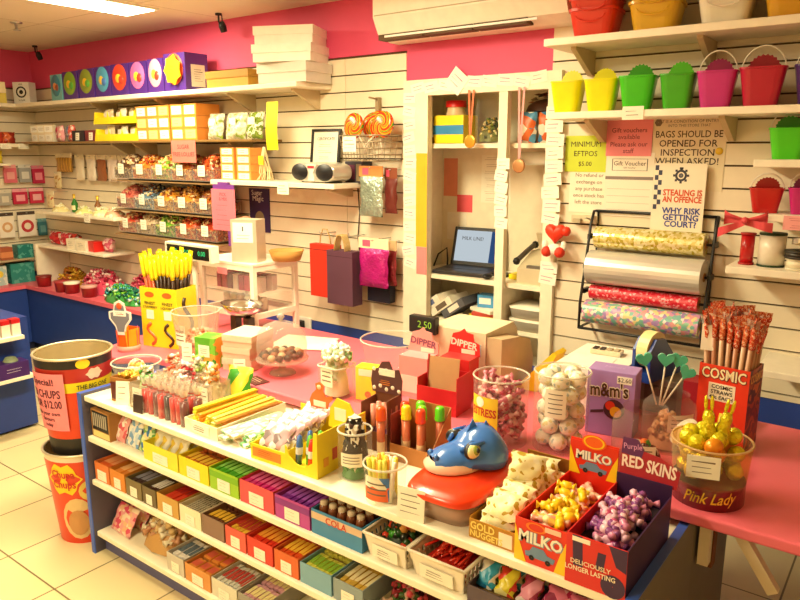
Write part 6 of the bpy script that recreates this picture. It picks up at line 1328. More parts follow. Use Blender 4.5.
# crimson carton
t = thing('sweet_carton', 'crimson and purple carton heaped with pink chews, header behind', 'sweet carton', (2.262, .0, ST+.0005))
w = .15; a = MB(); h = .13; RS = M('d81c20', .4, coat=.2); PP = M('3a1c4a', .45)
a.box(-w/2, w/2, 0, .003, 0, h, RS); a.box(-w/2, -w/2+.003, .003, .33, 0, h, RS); a.box(w/2-.003, w/2, .003, .33, 0, h, PP); a.box(-w/2+.003, w/2-.003, .003, .33, 0, h*.65, M('2a1420', .7)); a.box(-w/2, w/2, .33, .333, 0, h+.03, PP)
F = FRONT(0, 0, 0)
a.add([(-.055, .05, .0006), (-.03, .05, .0006), (-.035, h, .0006), (-.06, h, .0006)], [(0,1,2,3)], PP, False, F); a.add([(.0, .06, .0006), (.02, .055, .0006), (.025, h*.8, .0006), (.005, h*.8, .0006)], [(0,1,2,3)], PP, False, F); a.add([(.03, h, .0006), (.075, h, .0006), (.075, h*.55, .0006), (.05, h*.62, .0006)], [(0,1,2,3)], PP, False, F)
a.lathe([(.001, .0007), (.03, .0007)], PP, 18, T=FRONT(.045, 0, .028)); a.text('DELICIOUSLY', .012, FRONT(-.012, -.0008, .062, .03), M('f0d8b8'), .11, .02); a.text('LONGER LASTING', .013, FRONT(-.012, -.0008, .044, .03), M('f4e4c8'), .125, .02); a.box(-.06, -.015, -.0014, -.0006, h*.88, h*.97, CARD)
a.build('box', t)
a = MB(); k = Matrix.Translation((-.015, .3345, h+.02)) @ Matrix.Rotation(-.15, 4, 'X'); a.prism([(-.056, 0), (.10, 0), (.105, .05), (.05, .075), (0, .082), (-.04, .095), (-.056, .09)], 0, .004, M('a81428', .4), 'y', T=k); a.prism([(-.056, .065), (-.0, .062), (.005, .085), (-.015, .11), (-.055, .11)], -.001, .003, M('5a1c5a', .4), 'y', T=k)
a.text('RED', .032, k @ FRONT(-.022, -.0008, .045, .05), M('f4dcd0'), .06, .03); a.text('SKINS', .034, k @ FRONT(.056, -.0008, .042, -.03), M('f4dcd0'), .08, .03); a.text('Purple', .016, k @ FRONT(-.026, -.0015, .088, .1), M('e8a0d0'), .05); a.build('header_card', t)
for k in range(60):
    kk = k % 3; lay = k//20; sp = 1-.18*lay
    place('rsk%d' % kk, lambda: m_twist(.085, .0105, M(['c87aa0', 'e0b0c8', '8a4a8a'][kk], .25), M(['7a2a6a', 'b83a6a', 'e8c0d0'][kk], .3)), (2.262+R.uniform(-.032, .032)*sp, .17+(((k % 20)/19)-.5)*.225*sp, ST+.0985+.018*lay+R.uniform(0, .008)), (R.uniform(-.2, .2), 0, R.uniform(-1.3, 1.3)), 'wrapped_chew', ['pink wrapped chew heaped in the crimson carton', 'pale pink wrapped chew heaped in the crimson carton', 'purple wrapped chew heaped in the crimson carton'][kk], 'sweet', ['pink', 'pale pink', 'purple'][kk] + ' chews in crimson carton')
# ------------------------------------------------------------------ on the pink shop counter
Z = SL + .0006
# liquorice display
t = thing('liquorice_box', 'tall yellow display box of black sticks with yellow wrapped tops', 'display box', (-.26, .615, Z), .25)
w, d, h = .115, .075, .305
a = MB(); m = M('f6da1e', .45); mi = M('c8a018', .7)
a.box(-w, w, -d, -d+.003, 0, h, m); a.box(-w, w, d-.003, d, 0, h, m); a.box(-w, -w+.003, -d+.003, d-.003, 0, h, m); a.box(w-.003, w, -d+.003, d-.003, 0, h, m); a.box(-w+.003, w-.003, -d+.003, d-.003, 0, .14, mi)
for s in (-1, 1):
    k = FRONT(s*.055, -d-.0006, 0); c = M('d8642c', .4) if s < 0 else M('3a2410', .4)
    a.lathe([(.001, .0004), (.03, .0004)], M('e8641c', .4), 18, T=FRONT(s*.055, -d-.0004, .27) @ Matrix.Diagonal((1, .5, 1, 1))); a.text('FINEST', .016, FRONT(s*.055, -d-.0004, .225), INK, .08, .02); a.text('LIQUORICE' if s > 0 else 'STRAWBERRY', .012, FRONT(s*.055, -d-.0004, .205), INK, .09, .02)
    a.box(s*.055-.025, s*.055+.02, -d-.0016, -d, .145, .19, WHITE)
    pts = [(s*.055+.025*math.sin(i*.9)-.0, .012+i*.016) for i in range(8)]
    a.tube([(x, -d+.001, z) for x, z in pts], .009, c, 6)
a.tube([(w, -.03+.05*math.sin(i*.8)*.6+.03, .06+i*.028) for i in range(8)], .011, M('3a2410', .4), 6); a.build('box', t)
def liq():
    b = MB(); b.tube([(0, 0, 0), (0, 0, .20)], .0085, M('3a2416', .35), 7); b.tube([(0, 0, .19), (0, 0, .21), (.001, 0, .27), (0, 0, .295)], [.0095, .0125, .012, .008], M('f4e01c', .35), 7); b.box(-.014, .014, -.002, .002, .285, .31, M('f4e01c', .35)); return b
def liqo():
    b = MB(); b.tube([(0, 0, 0), (0, 0, .20)], .0085, M('c8562c', .35), 7); b.tube([(0, 0, .19), (0, 0, .21), (.001, 0, .27), (0, 0, .295)], [.0095, .0125, .012, .008], M('f4e01c', .35), 7); b.box(-.014, .014, -.002, .002, .285, .31, M('f4e01c', .35)); return b
k0 = Matrix.Rotation(.25, 3, 'Z')
for i in range(40):
    x = -.068+.136*((i % 8)/7)+R.uniform(-.001, .001); y = -.046+.092*((i//8)/4); p = k0 @ Vector((x, y, 0)); o = x < -.03
    place('liqo' if o else 'liq', liqo if o else liq, (-.26+p.x, .615+p.y, Z+.141+R.uniform(0, .05)), (-(y*1.4), x*2.0, 0), 'liquorice_stick', ('orange brown' if o else 'black') + ' stick with yellow wrapped top in the yellow display box', 'sweet', ('orange brown' if o else 'black') + ' sticks in yellow box')
# clear bucket and gift boxes
tub('sweet_bucket', 'large clear plastic bucket beside the yellow liquorice box', 'bucket', -.01, .59, SL, .085, .215, CLRT, .115, label_card=(VA-.45, .11, .075, .10, M('f8f0e0', .6), 1))
b = MB(); heap(b, 0, 0, 0, .075, .075, .10, [M('e8a07a', .4), M('e86a3a', .4), M('f0d8c0', .4)], 60, .04, 17, 'twist', fill=M('e0a080', .5)); one('loose_sweets', 'orange and peach sweets at the bottom of the clear bucket', 'sweets', b, (-.01, .59, SL+.005), kind='stuff')
for i, (du, dz) in enumerate([(.06, .03)]):
    price_card('price_card', (.03+du*.6, .60-.13, Z), .05, .06+dz, -.03, .5, label=['upright white card right of the clear bucket label', 'taller white card at the right side of clear bucket'][i], seed=20+i)
b = MB(); b.box(-.055, .055, -.05, .05, 0, .145, PATTERN('grnbox', ['5aa82a', '7ac43a', 'e8a03a', '3f8a24'], 9, .4, 'noise')); b.box(-.035, .025, -.0515, -.05, .055, .11, CARD); b.scribble(.05, .04, FRONT(-.005, -.0518, .083), GY, 3, 4)
one('sweet_box', 'green and orange box with white label beside the beige boxes', 'sweet box', b, (.215, .50, Z), .25)
for k in range(3):
    t = thing('gift_box', ['lowest', 'middle', 'topmost'][k] + ' of three flat pinkish beige boxes on the pink counter', 'gift box', (.345+.004*k, .60, Z+k*.056), .25+.03*(-1)**k)
    a = MB(); a.box(-.075, .075, -.09, .09, 0, .036, M('e8c0a8', .6)); a.build('base', t)
    a = MB(); a.box(-.078, .078, -.093, .093, .026, .0545, M('f0ccb4', .6)); a.build('lid', t)
# cake dome
t = thing('cake_stand', 'glass cake stand with domed lid over brown truffles', 'cake stand', (.553, .62, Z))
a = MB(); a.lathe([(.001, .0), (.06, .0), (.055, .008), (.016, .02), (.013, .05), (.03, .06), (.115, .064), (.118, .072), (.001, .070)], CLEAR('efe4da', .2, .05), 32); a.build('stand', t)
a = MB(); a.lathe([(.108, .074), (.113, .13), (.105, .185), (.075, .222), (.03, .238), (.001, .24)], CLEAR('f6f0e8', .13, .05), 36); a.build('dome', t)
a = MB(); a.lathe([(.008, .239), (.008, .248), (.018, .258), (.014, .273), (.001, .276)], CLEAR('f0e8dc', .3, .05), 18); a.build('knob', t)
for k in range(22):
    an = 2*PI*k/14; r_ = .082 if k < 14 else .045
    if k >= 14: an = 2*PI*k/8
    c = ['5a2a18', '3a1c12', '8a4a24', 'd8b090'][k % 4] ; place('trf'+c, lambda: (lambda b: (b.ball((0, 0, .016), .0185, M(c, .5), 10, (1, 1, .85)), b)[1])(MB()), (.553+r_*math.cos(an), .62+r_*math.sin(an), Z+.0725+(.0 if k < 14 else .004)), (0, 0, k), 'truffle', ['brown', 'dark', 'caramel', 'pale'][k % 4] + ' truffle under the glass dome', 'truffle', ['brown', 'dark', 'caramel', 'pale'][k % 4] + ' truffles under the dome')
price_card('price_card', (.43, .475, Z), .055, .075, -.1, .5, label='white price card standing before the cake stand', seed=31)
b = MB(); b.box(-.055, .055, -.035, .035, 0, .004, M('5a2a24', .5)); b.scribble(.1, .06, FLAT(0, 0, .0042), M('e8c8b0'), 3, 3); one('flat_card', 'dark brown printed card lying flat at the counter edge', 'card', b, (.545, .47, Z), -.2)
# square jar and yellow pack jar
tub('sweet_jar', 'square clear jar of white and green wrapped sweets with big label', 'jar', .945, .55, SL, .060, .13, CLR, .063, label_card=(0, .095, .062, .085, M('f6ecd6', .6), 1), sq=.55)
b = MB(); heap(b, 0, 0, 0, .05, .05, .20, [M('f0f0d8', .4), M('d8e8b8', .4), M('f6f4e8', .4), M('8ab86a', .4)], 110, .034, 9, 'leaf', sq=.3, fill=M('e8ecd0')); heap(b, 0, 0, .122, .072, .072, .075, [M('f4f4e4', .4), M('dfe8c0', .4), M('9ac07a', .4), M('f8f6ea', .4)], 60, .036, 19, 'twist'); heap(b, 0, 0, .02, .05, .05, .18, [M('f4f4e4', .4), M('cfe0a8', .4)], 40, .034, 10, 'twist', sq=.3); one('wrapped_sweets', 'white and pale green wrapped sweets overflowing the square jar', 'sweets', b, (.945, .55, SL+.005), kind='stuff')
t = thing('sweet_jar', 'small clear tub with bright yellow pack in front of the large bowl', 'jar', (1.08, .59, Z), .25)
a = MB(); a.lathe([(.001, 0), (.058, 0), (.06, .15)], CLR, 24, sq=.4); a.build('tub', t)
a = MB(); a.box(-.044, .044, -.03, .03, .004, .14, M('f8e01c', .4)); a.box(-.03, .03, -.0312, -.03, .105, .132, CARD); a.lathe([(.001, .001), (.014, .001)], M('e8702c'), 12, T=FRONT(.01, -.0312, .03)); a.build('yellow_pack', t)
tub('plastic_bowl', 'large empty clear plastic bowl on the counter before slatwall', 'bowl', .965, .90, SL, .105, .165, CLR, .145)
# counter boxes with header cards, cash register
t = thing('sweet_carton', 'red carton with a tall tan inner card behind the capped tubes', 'sweet carton', (1.385, .62, Z), .1)
a = MB(); m = M('c8242a', .45); a.box(-.085, .085, 0, .003, 0, .10, m); a.box(-.085, .085, .127, .13, 0, .14, m); a.box(-.085, -.082, .003, .127, 0, .13, m); a.box(.082, .085, .003, .127, 0, .15, m); a.box(-.082, .082, .003, .127, 0, .006, m); a.build('box', t)
a = MB(); k = Matrix.Translation((-.01, .06, .0)) @ Matrix.Rotation(-.12, 4, 'X') @ Matrix.Rotation(.12, 4, 'Z'); a.box(-.062, .062, 0, .003, .03, .20, M('c89a6a', .7), T=k); a.box(-.068, -.062, -.002, .005, .03, .205, M('a8282c', .5), T=k); a.build('inner_card', t)
for u, n, c, c2, l in ((1.21, .74, 'f09a9a', 'f6d0c8', 'pink box with a tall pink header card near the register'), (1.355, .82, 'd82a2a', 'f09a8a', 'red box with a tall red header card near the register')):
    t = thing('sweet_box', l, 'sweet box', (u, n-.03, Z), .1)
    a = MB(); a.box(-.065, .065, 0, .09, 0, .17, M(c, .45)); a.box(-.06, .06, -.0012, 0, .02, .09, M(c2, .5)); a.build('box', t)
    a = MB(); a.prism([(-.072, .165), (.072, .165), (.068, .215), (.045, .225), (.04, .255), (.01, .26), (0, .275), (-.02, .26), (-.05, .25), (-.06, .22)], .084, .088, M(c, .45), 'y'); a.text('DIPPER', .028, FRONT(0, .0835, .21, -.12), M(['8a4a6a', 'f6e4d8'][c == 'd82a2a']), .12, .03); a.box(-.01, .05, .0822, .0838, .172, .19, M('f6e0d0', .5)); a.build('header_card', t)
t = thing('cash_register', 'beige cash register seen from behind with a customer display', 'cash register', (1.335, 1.09, Z), .05)
CR = M('e6d4b4', .45); a = MB()
a.prism([(-.16, 0), (.16, 0), (.16, .12), (.14, .21), (.10, .25), (-.16, .25)], -.20, .07, CR, 'x', T=Matrix.Rotation(0, 4, 'Z')); a.build('body', t)
a = MB(); a.prism([(-.16, .0), (.16, .0), (.16, .10), (.12, .18), (.02, .21), (-.155, .235)], .071, .14, M('c8b08a', .45), 'x'); a.build('keyboard_side', t)
a = MB(); a.box(-.05, .05, -.1612, -.16, .15, .20, M('b8d0d8', .5)); a.build('sticker', t)
a = MB(); a.box(-.285, -.155, -.19, -.15, .215, .29, BLACK, bev=.006); a.cyl((-.22, -.15, .235), (-.19, -.13, .235), .02, BLACK, 12); a.text('2.50', .03, FRONT(-.205, -.1906, .255), EMIT('a8c83a', 1.), .08); a.build('display', t)
b = MB(); b.prism([(-.08, 0), (.02, 0), (.10, .17), (.085, .18)], -.05, .05, M('f0c81c', .5), 'y'); one('folder', 'yellow folder leaning at the right side of the cash register', 'folder', b, (1.56, 1.12, Z))
# sherbet tub, white ball jar
tub('sweet_tub', 'round clear tub of pink sticks with a yellow label', 'sweet tub', 1.70, .545, SL, .092, .235, CLR, .094)
a = MB(); rr = .0955
a.grid(lambda u, v: (rr*math.cos(VA-.62+(u-.5)*1.15), rr*math.sin(VA-.62+(u-.5)*1.15), .05+v*.13), 10, 1, M('f4d02c', .45))
for s, zc, hh, wd, m in (('ESTRESS', .125, .028, .10, M('c8381c')),):
    vs, fs = text_mesh(s, .03); k = hh/.72; kx = wd/(max(v.x for v in vs)-min(v.x for v in vs)); a.add([((rr+.001)*math.cos(VA-.62+v.x*kx/rr), (rr+.001)*math.sin(VA-.62+v.x*kx/rr), zc+v.y*k) for v in vs], fs, m)
for ang, zc, sz, m in ((-.75, .16, .018, CARD), (-.45, .075, .022, M('e8762c')), (-.85, .075, .016, M('e8a02c'))):
    a.add([((rr+.0008)*math.cos(VA+ang+sz*math.cos(q_)/rr), (rr+.0008)*math.sin(VA+ang+sz*math.cos(q_)/rr), zc+sz*math.sin(q_)) for q_ in [2*PI*i/14 for i in range(14)]], [tuple(range(14))], m)
o = a.build('label', [x for x in bpy.data.objects if x.get('label') == 'round clear tub of pink sticks with a yellow label'][0])
for k in range(120):
    an = R.random()*6.28; rad = R.uniform(.035, .071); kk = k % 4
    place('shb%d' % kk, lambda: m_twist(.085, .0098, M(['c8647a', 'e8b0b0', 'a8344a', 'e0889a'][kk], .3), M(['f0d0c8', 'c83a5a', 'e8a8a8', 'f4e0d8'][kk], .3)), (1.70+rad*math.cos(an), .545+rad*math.sin(an), Z+.045+.16*R.random()), (R.uniform(-1.1, 1.1), 0, an + R.uniform(-.15, .15)), 'sherbet_stick', ['rose', 'pale pink', 'dark pink', 'bright pink'][kk] + ' wrapped stick inside the round yellow labelled tub', 'sweet', ['rose', 'pale pink', 'dark pink', 'bright pink'][kk] + ' sticks in the round tub')
tub('ball_jar', 'tall clear jar of big white speckled candy balls', 'jar', 1.885, .625, SL, .090, .265, CLR, .092)
a = MB(); rr = .0935; f = lambda u, v: (rr*math.cos(VA-.25+(u-.5)*.75), rr*math.sin(VA-.25+(u-.5)*.75), .13+v*.095); a.grid(f, 8, 1, M('f6ecd8', .6))
for k in range(5): a.grid(lambda u, v, k=k: ((rr+.001)*math.cos(VA-.25+(u-.5)*.5), (rr+.001)*math.sin(VA-.25+(u-.5)*.5), .145+k*.016+v*.003), 6, 1, GY)
a.build('label', [x for x in bpy.data.objects if x.get('label') == 'tall clear jar of big white speckled candy balls'][0])
BM = PATTERN('spk', ['fbf6e6', 'fdf8ec', 'f8f2e0', 'fbf6e6', 'fdf8ec', 'f8f2e0', 'fbf6e6', 'fdf8ec', 'f8f2e0', 'b8c8c8', 'e8d8a0'], 90, .35)
for lv in range(5):
    for k in range(5 if lv % 2 == 0 else 5):
        an = 2*PI*k/5 + lv*.63; rad = .052
        place('wball', lambda: (lambda b: (b.ball((0, 0, 0), .030, BM, 18), b)[1])(MB()), (1.885+rad*math.cos(an), .625+rad*math.sin(an), Z+.034+lv*.0525), (R.uniform(0, 6), R.uniform(0, 6), 0), 'candy_ball', 'white speckled candy ball inside the tall clear jar', 'candy ball', 'candy balls in jar')
# lilac box
t = thing('chocolate_box', 'lilac box of small round chocolates with lettering and price label', 'chocolate box', (1.985, .805, Z), .12)
LI = M('a884cc', .45); a = MB(); w = .082; h = .235; a.box(-w, w, 0, .10, 0, h, LI, bev=.003)
a.text('m&m\'s', .048, FRONT(-.005, -.0006, .165, .06), M('f4ead8'), .135, .07); a.text('m&m\'s', .048, FRONT(-.005, -.0014, .165, .06), M('4a2a1c'), .13, .02); a.box(.02, .07, -.0018, 0, .196, .222, M('f8f0e4', .6)); a.text('$2.60', .015, FRONT(.045, -.002, .209), INK, .045)
a.lathe([(.001, .0012), (.036, .0012)], M('4a2a3a', .4), 20, T=FRONT(.015, -.0002, .10)); a.lathe([(.001, .002), (.017, .002)], M('d8381c', .3), 14, T=FRONT(.002, -.0006, .112)); a.lathe([(.001, .0026), (.02, .0026)], M('e8b01c', .3), 14, T=FRONT(.022, -.0006, .092)); a.prism([(-.065, .075), (-.02, .085), (-.02, .095), (-.065, .085)], -.0016, 0, M('4a2a3a', .4), 'y'); a.text('MINIS', .02, FLAT(0, .05, h+.0004), M('c8a8e0'), .1); a.build('box', t)
# white printer box with papers and calculator, tape dispenser
t = thing('till_printer', 'large white flat topped till printer on the pink counter', 'printer', (1.86, 1.09, Z), .03)
a = MB(); a.box(-.145, .09, -.16, .19, 0, .165, M('f0e8d8', .5), bev=.006); a.build('body', t); a = MB(); a.box(-.15, .095, -.165, .195, .165, .185, M('faf4e6', .5)); a.build('top', t)
a = MB(); a.box(.0955, .098, -.14, .17, .13, .165, M('6ac0d0', .5)); a.box(.0952, .0975, -.155, .185, .165, .182, BLACK); a.build('side_panel', t)
b = MB(); b.box(-.06, .06, -.03, .03, 0, .018, M('e8d8b8', .5), bev=.003)
for i in range(4): b.box(-.052+i*.028, -.034+i*.028, -.02, .018, .018, .022, [BLACK, BLACK, M('b8a88a', .5), M('b8a88a', .5)][i])
one('calculator', 'cream calculator with dark keys on the white printer top', 'calculator', b, (1.83, 1.17, Z+.186), .1)
b = MB(); b.box(-.10, .06, -.09, .09, 0, .0015, M('fbf6ea', .6)); one('paper_sheet', 'white paper sheet lying on the printer top', 'paper sheet', b, (1.84, 1.03, Z+.1855), .15)
b = MB(); b.box(-.08, .08, -.07, .07, 0, .135, M('8a8478', .5), bev=.004); b.box(-.06, .06, -.0712, -.07, .02, .11, M('6a645a', .5)); one('grey_box', 'grey box under the blue tape dispenser', 'box', b, (2.06, 1.20, Z))
t = thing('tape_dispenser', 'blue tape dispenser with a cream roll on the grey box', 'tape dispenser', (2.03, 1.17, Z+.1355), 1.35); t.scale = (1.2, 1.2, 1.2)
DBL = M('1c3f98', .3, coat=.3); a = MB()
for s in (-1, 1): a.prism([(-.10, 0), (.09, 0), (.085, .05), (.04, .07), (-.02, .13), (-.07, .135), (-.10, .10)], s*.026-.005, s*.026+.005, DBL, 'y')
a.prism([(-.10, 0), (.09, 0), (.085, .05), (.03, .06), (-.03, .03), (-.10, .03)], -.021, .021, DBL, 'y'); a.build('body', t)
a = MB(); k = Matrix.Translation((-.045, 0, .095)) @ Matrix.Rotation(PI/2, 4, 'X'); a.lathe([(.022, -.018), (.058, -.018), (.058, .018), (.022, .018), (.022, -.018)], M('f0e6a8', .4), 24, T=k, smooth=False); a.build('tape_roll', t)
b = MB(); b.box(-.05, .05, -.05, .05, 0, .16, M('a81c2c', .45)); b.box(.0505, .052, -.05, .05, 0, .16, M('2a3a7a', .5)); one('small_carton', 'dark red small box standing behind the sweet jars', 'carton', b, (2.20, 1.14, Z))
# glass jars, heart lollipops
JG = CLEAR('f6e8e0', .04, .05)
def big_jar(label, u, n, r, h, lab):
    t = tub('glass_jar', label, 'jar', u, n, SL, r, h*.72, JG, r*1.02, label_card=lab, rim=False)
    a = MB(); a.lathe([(r*1.02, h*.72), (r*.98, h*.82), (r*.7, h*.94), (r*.68, h), (r*.72, h*1.01)], JG, 32); a.build('neck', t)
    return t
t = big_jar('round glass jar of dark red and orange sweets with white labels', 2.165, .62, .095, .20, (VA-.2, .085, .085, .055, M('f6ecd8', .6), 1))
b = MB(); heap(b, 0, 0, 0, .07, .07, .07, [M('6a1420', .25), M('3aa02a', .3), M('f07a2c', .3), M('4a1018', .25), M('f0e4d4', .3), M('8a1c24', .25)], 60, .034, 14, 'ball', fill=M('5a1820')); one('loose_sweets', 'dark red, green and orange balls in the round glass jar', 'sweets', b, (2.165, .62, SL+.005), kind='stuff')
big_jar('second glass jar behind the dark red sweets jar', 2.175, .845, .085, .185, (VA+.3, .11, .09, .06, M('e8d8c8', .6), 2))
b = MB(); heap(b, 0, 0, 0, .068, .068, .10, [M('d8b08a', .3), M('c8a07a', .3), M('e8d0b8', .3)], 50, .034, 15, 'twist', fill=M('c8a888')); one('loose_sweets', 'beige wrapped sweets inside the second glass jar', 'sweets', b, (2.175, .845, SL+.005), kind='stuff')
t = thing('glass_jar', 'glass jar lying tilted with a cream screw lid', 'jar', (2.30, .725, Z+.075))
t.rotation_euler = (.3, -.75, .2)
a = MB(); a.lathe([(.001, -.05), (.052, -.05), (.055, .04), (.042, .055)], GLASS, 24); a.build('glass', t)
a = MB(); a.lathe([(.048, .05), (.05, .055), (.05, .068), (.001, .072)], M('e8dcc4', .4), 24); a.build('lid', t)
TEAL = M('4fbfa4', .25, coat=.3)
def heart_pts(s): 
    return [(s*16*math.sin(q_)**3/16, s*(13*math.cos(q_)-5*math.cos(2*q_)-2*math.cos(3*q_)-math.cos(4*q_))/16) for q_ in [2*PI*i/24 for i in range(24)]]
for i, (du, dn, ry, rx, L, l) in enumerate([(-.035, .0, -.30, .1, .15, 'leftmost teal heart lollipop standing in the second jar'), (.0, .0, .06, -.05, .14, 'middle teal heart lollipop standing in the second jar'), (.015, .02, .28, -.1, .145, 'teal heart lollipop leaning right behind the middle one'), (.03, .03, .50, .0, .12, 'lowest teal heart lollipop leaning far right')]):
    t = thing('heart_lollipop', l, 'lollipop', (2.14+du*.3, .85+dn*.2, SL+.135)); t.rotation_euler = (rx, ry, .35)
    a = MB(); a.cyl((0, 0, 0), (0, 0, L), .003, M('f4ead8', .5), 6); a.build('stick', t)
    a = MB(); a.prism([(x, L+.02+z) for x, z in heart_pts(.027)], -.006, .006, TEAL, 'y'); o = a.build('heart', t); md = o.modifiers.new('r', 'BEVEL'); md.width = .004; md.segments = 2
# straws box
t = thing('straw_box', 'tall red box with bold cream lettering full of candy straws', 'display box', (2.325, .985, Z), -.12)
w, d, h = .080, .065, .285; a = MB(); m = M('e0381c', .4, coat=.2); sm = PATTERN('cosm', ['8a2a24', '6a2030', 'a8482c', '5a1c34', 'c8683a'], 12, .4, 'noise')
a.box(-w, w, -d, -d+.003, 0, h, m); a.box(w-.003, w, -d+.003, d, 0, h, sm); a.box(-w, -w+.003, -d+.003, d, 0, h, sm); a.box(-w+.003, w-.003, d-.003, d, 0, h, sm); a.box(-w+.003, w-.003, -d+.003, d-.003, 0, .08, M('5a2a1c', .7))
a.text('COSMIC', .036, FRONT(0, -d-.0006, .255), M('6a2a1c'), .145, .06); a.text('COSMIC', .036, FRONT(0, -d-.0016, .256), M('f8e4b8'), .14, .02); a.text('COSMIC', .03, SIDE(w+.0006, 0, .252), M('e8b86a'), .11, .02)
a.box(-.045, .04, -d-.0012, -d, .165, .225, M('f4e8d0', .6))
for i, s in enumerate(('COSMIC', 'STRAWS', '40c EACH')): a.text(s, .013, FRONT(-.002, -d-.0016, .213-.018*i), INK, .075, .02)
a.tube([(-.045, -d-.001, .02), (-.035, -d-.001, .075), (-.03, -d-.001, .12)], .014, M('8a8ab0', .4), 7); a.tube([(-.005, -d-.001, .015), (.005, -d-.001, .06), (.008, -d-.001, .125)], [.018, .016, .01], M('f0c01c', .4), 7); a.ball((.03, -d, .09), .016, M('c8483a', .5), 10, (1, .2, 1)); a.build('box', t)
k0 = Matrix.Rotation(-.12, 3, 'Z')
def straw(c, c2, s=0):
    b = MB(); L = .262; b.tube([(0, 0, 0), (0, 0, L)], .0075, M(c, .35), 7); P = PATTERN('strt'+c2, [c2, 'f0d0b8', c2, 'b83a24', 'e8946a', c2], 75, .2, 'noise'); b.tube([(0, 0, L-.012), (0, 0, L), (.003, .0, L+.03), (-.002, .002, L+.055), (0, 0, L+.06)], [.0078, .0085, .011, .010, .006], P, 7); k = Matrix.Rotation(len(c2)+int(c2[1:3], 16)*.7, 4, 'Z'); b.grid(lambda u, v: ((u-.5)*.03*(1+.5*v), .004*math.sin(6*u+9*v), L+.045+.05*v), 5, 4, P, k); b.grid(lambda u, v: ((u-.5)*.026*(1+.4*v), .004*math.sin(7*u+5*v), L+.04+.045*v), 5, 4, CELLO, k @ Matrix.Rotation(1.3, 4, 'Z')); return b
for i in range(42):
    x = -.052+.104*((i % 7)/6)+R.uniform(-.001, .001); y = -.042+.084*((i//7)/5); p = k0 @ Vector((x, y, 0)); kk = i % 3
    place('cos%d' % kk, lambda: straw(['c89a7a', 'b87a5a', 'd8b090'][kk], ['d8502c', 'c83a24', 'e88a5a'][kk]), (2.325+p.x, .985+p.y, Z+.081+R.uniform(0, .045)), (-y*1.1, x*1.3, 0), 'candy_straw', ['tan candy straw with red wrapped top', 'brown candy straw with dark red top', 'pale candy straw with orange wrapped top'][kk] + ' in the tall red box', 'sweet', ['tan', 'brown', 'pale'][kk] + ' straws in the tall red box')
b = MB(); b.box(-.02, .02, -.001, .001, 0, .085, M('f6ecdc', .6)); one('price_tag', 'white tag hanging at the left of the candy straws', 'price tag', b, (2.255, .93, Z+.33), .1)
# gold chocolates tub
t = thing('chocolate_tub', 'round tub with dark red band and gold script holding gold chocolates', 'tub', (2.378, .55, Z))
a = MB(); a.lathe([(.001, 0), (.098, 0), (.098, .065)], M('7a141c', .25, coat=.5), 40); a.build('base', t)
a = MB(); a.lathe([(.0985, .06), (.108, .175), (.105, .175), (.096, .06)], CLEAR('fbf0d0', .05, .05), 40); a.build('body', t)
a = MB(); n_ = 40; a.tube([(.107*math.cos(2*PI*i/n_), .107*math.sin(2*PI*i/n_), .175) for i in range(n_)], .0035, CLEAR('f4d8a0', .4, .1), 6, closed=True); a.build('rim', t)
a = MB(); vs, fs = text_mesh('Pink Lady', .01); k = .034/.72; kx = .14/(max(v.x for v in vs)-min(v.x for v in vs)); a.add([(.0995*math.cos(VA-.15+((v.x+.35*v.y)*kx)/.0995), .0995*math.sin(VA-.15+((v.x+.35*v.y)*kx)/.0995), .036+v.y*k+.25*v.x*kx*.2) for v in vs], fs, M('f0c83a', .3, .4)); a.build('script', t)
GL = M('e4d824', .22, .4, .3, 30, 1.); GO = M('e8901c', .3, .3)
def egg(m):
    b = MB(); b.ball((0, 0, 0), .0235, m, 14, (1, 1, 1.12)); return b
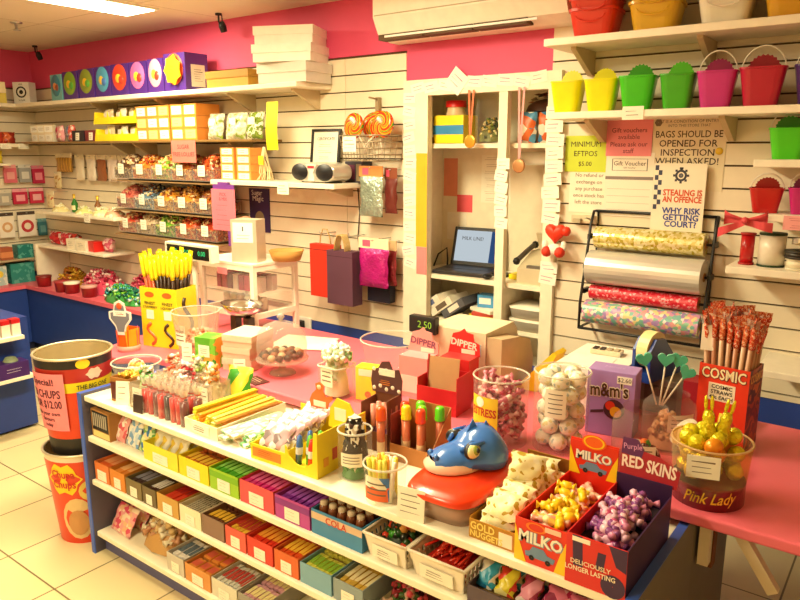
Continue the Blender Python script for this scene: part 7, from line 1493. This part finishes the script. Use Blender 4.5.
for i in range(27):
    lv = i//9; an = 2*PI*(i % 9)/9+lv*.4; rad = .066 if (i % 9) < 7 else .02; m_, nm = (GO, 'orange') if i % 7 == 3 else (GL, 'gold')
    place('egg'+nm, lambda: egg(m_), (2.378+rad*math.cos(an), .55+rad*math.sin(an), Z+.093+lv*.043), (R.uniform(-1.5, 1.5), R.uniform(-.8, .8), an), 'foil_egg', nm + ' foil chocolate in the dark red banded tub', 'chocolate', nm + ' foil chocolates in tub')
for i, (dx, dy, r_) in enumerate([(-.01, -.005, -.05), (.015, .02, .15)]):
    t = thing('foil_rabbit', ['gold foil chocolate figure standing up in the dark red banded tub', 'second gold foil figure beside the first one in the tub'][i], 'chocolate', (2.378+dx, .55+dy, Z+.165)); t.rotation_euler = (r_, r_, .3)
    a = MB(); a.lathe([(.001, 0), (.02, .003), (.024, .03), (.015, .06), (.017, .075), (.012, .092), (.001, .096)], GL, 16); a.build('body', t)
    for s in (-1, 1):
        a = MB(); a.ball((s*.008, 0, .115), .012, GL, 10, (.45, .4, 2)); a.build('ear', t)
price_card('price_card', (2.388, .428, Z+.105), .085, .062, -.08, .3, label='white price card on the front of the gold chocolates tub', seed=41)
# ------------------------------------------------------------------ pieces that belong to a part go one level deeper
SUB = {'label': 'body', 'rim': 'body', 'foil': 'body', 'price_label': 'box', 'pink_label': 'pane', 'keyboard': 'base', 'screen': 'lid', 'cap': 'tube', 'tie': 'tube', 'cellophane_top': 'tube', 'egg': 'window', 'knob': 'dome', 'diffuser': 'frame', 'louvre': 'casing', 'panel_seam': 'casing', 'sticker': 'body', 'front_panel': 'case', 'speaker_cone': 'case', 'handle_loop': 'body', 'side_panel': 'carton', 'brow': 'head', 'eye': 'head', 'nostril': 'head', 'crest': 'head', 'nameplate': 'box'}
base = lambda o: o.name.split('.')[0]
kids = {}
for o in bpy.data.objects:
    if o.parent is not None: kids.setdefault(o.parent, []).append(o)
for root, ch in list(kids.items()):
    if root.parent is not None or root.type != 'EMPTY': continue
    for c in ch:
        want = SUB.get(base(c))
        if want and not kids.get(c):
            p = next((k for k in ch if base(k) == want and k is not c), None)
            if p is not None: c.parent = p
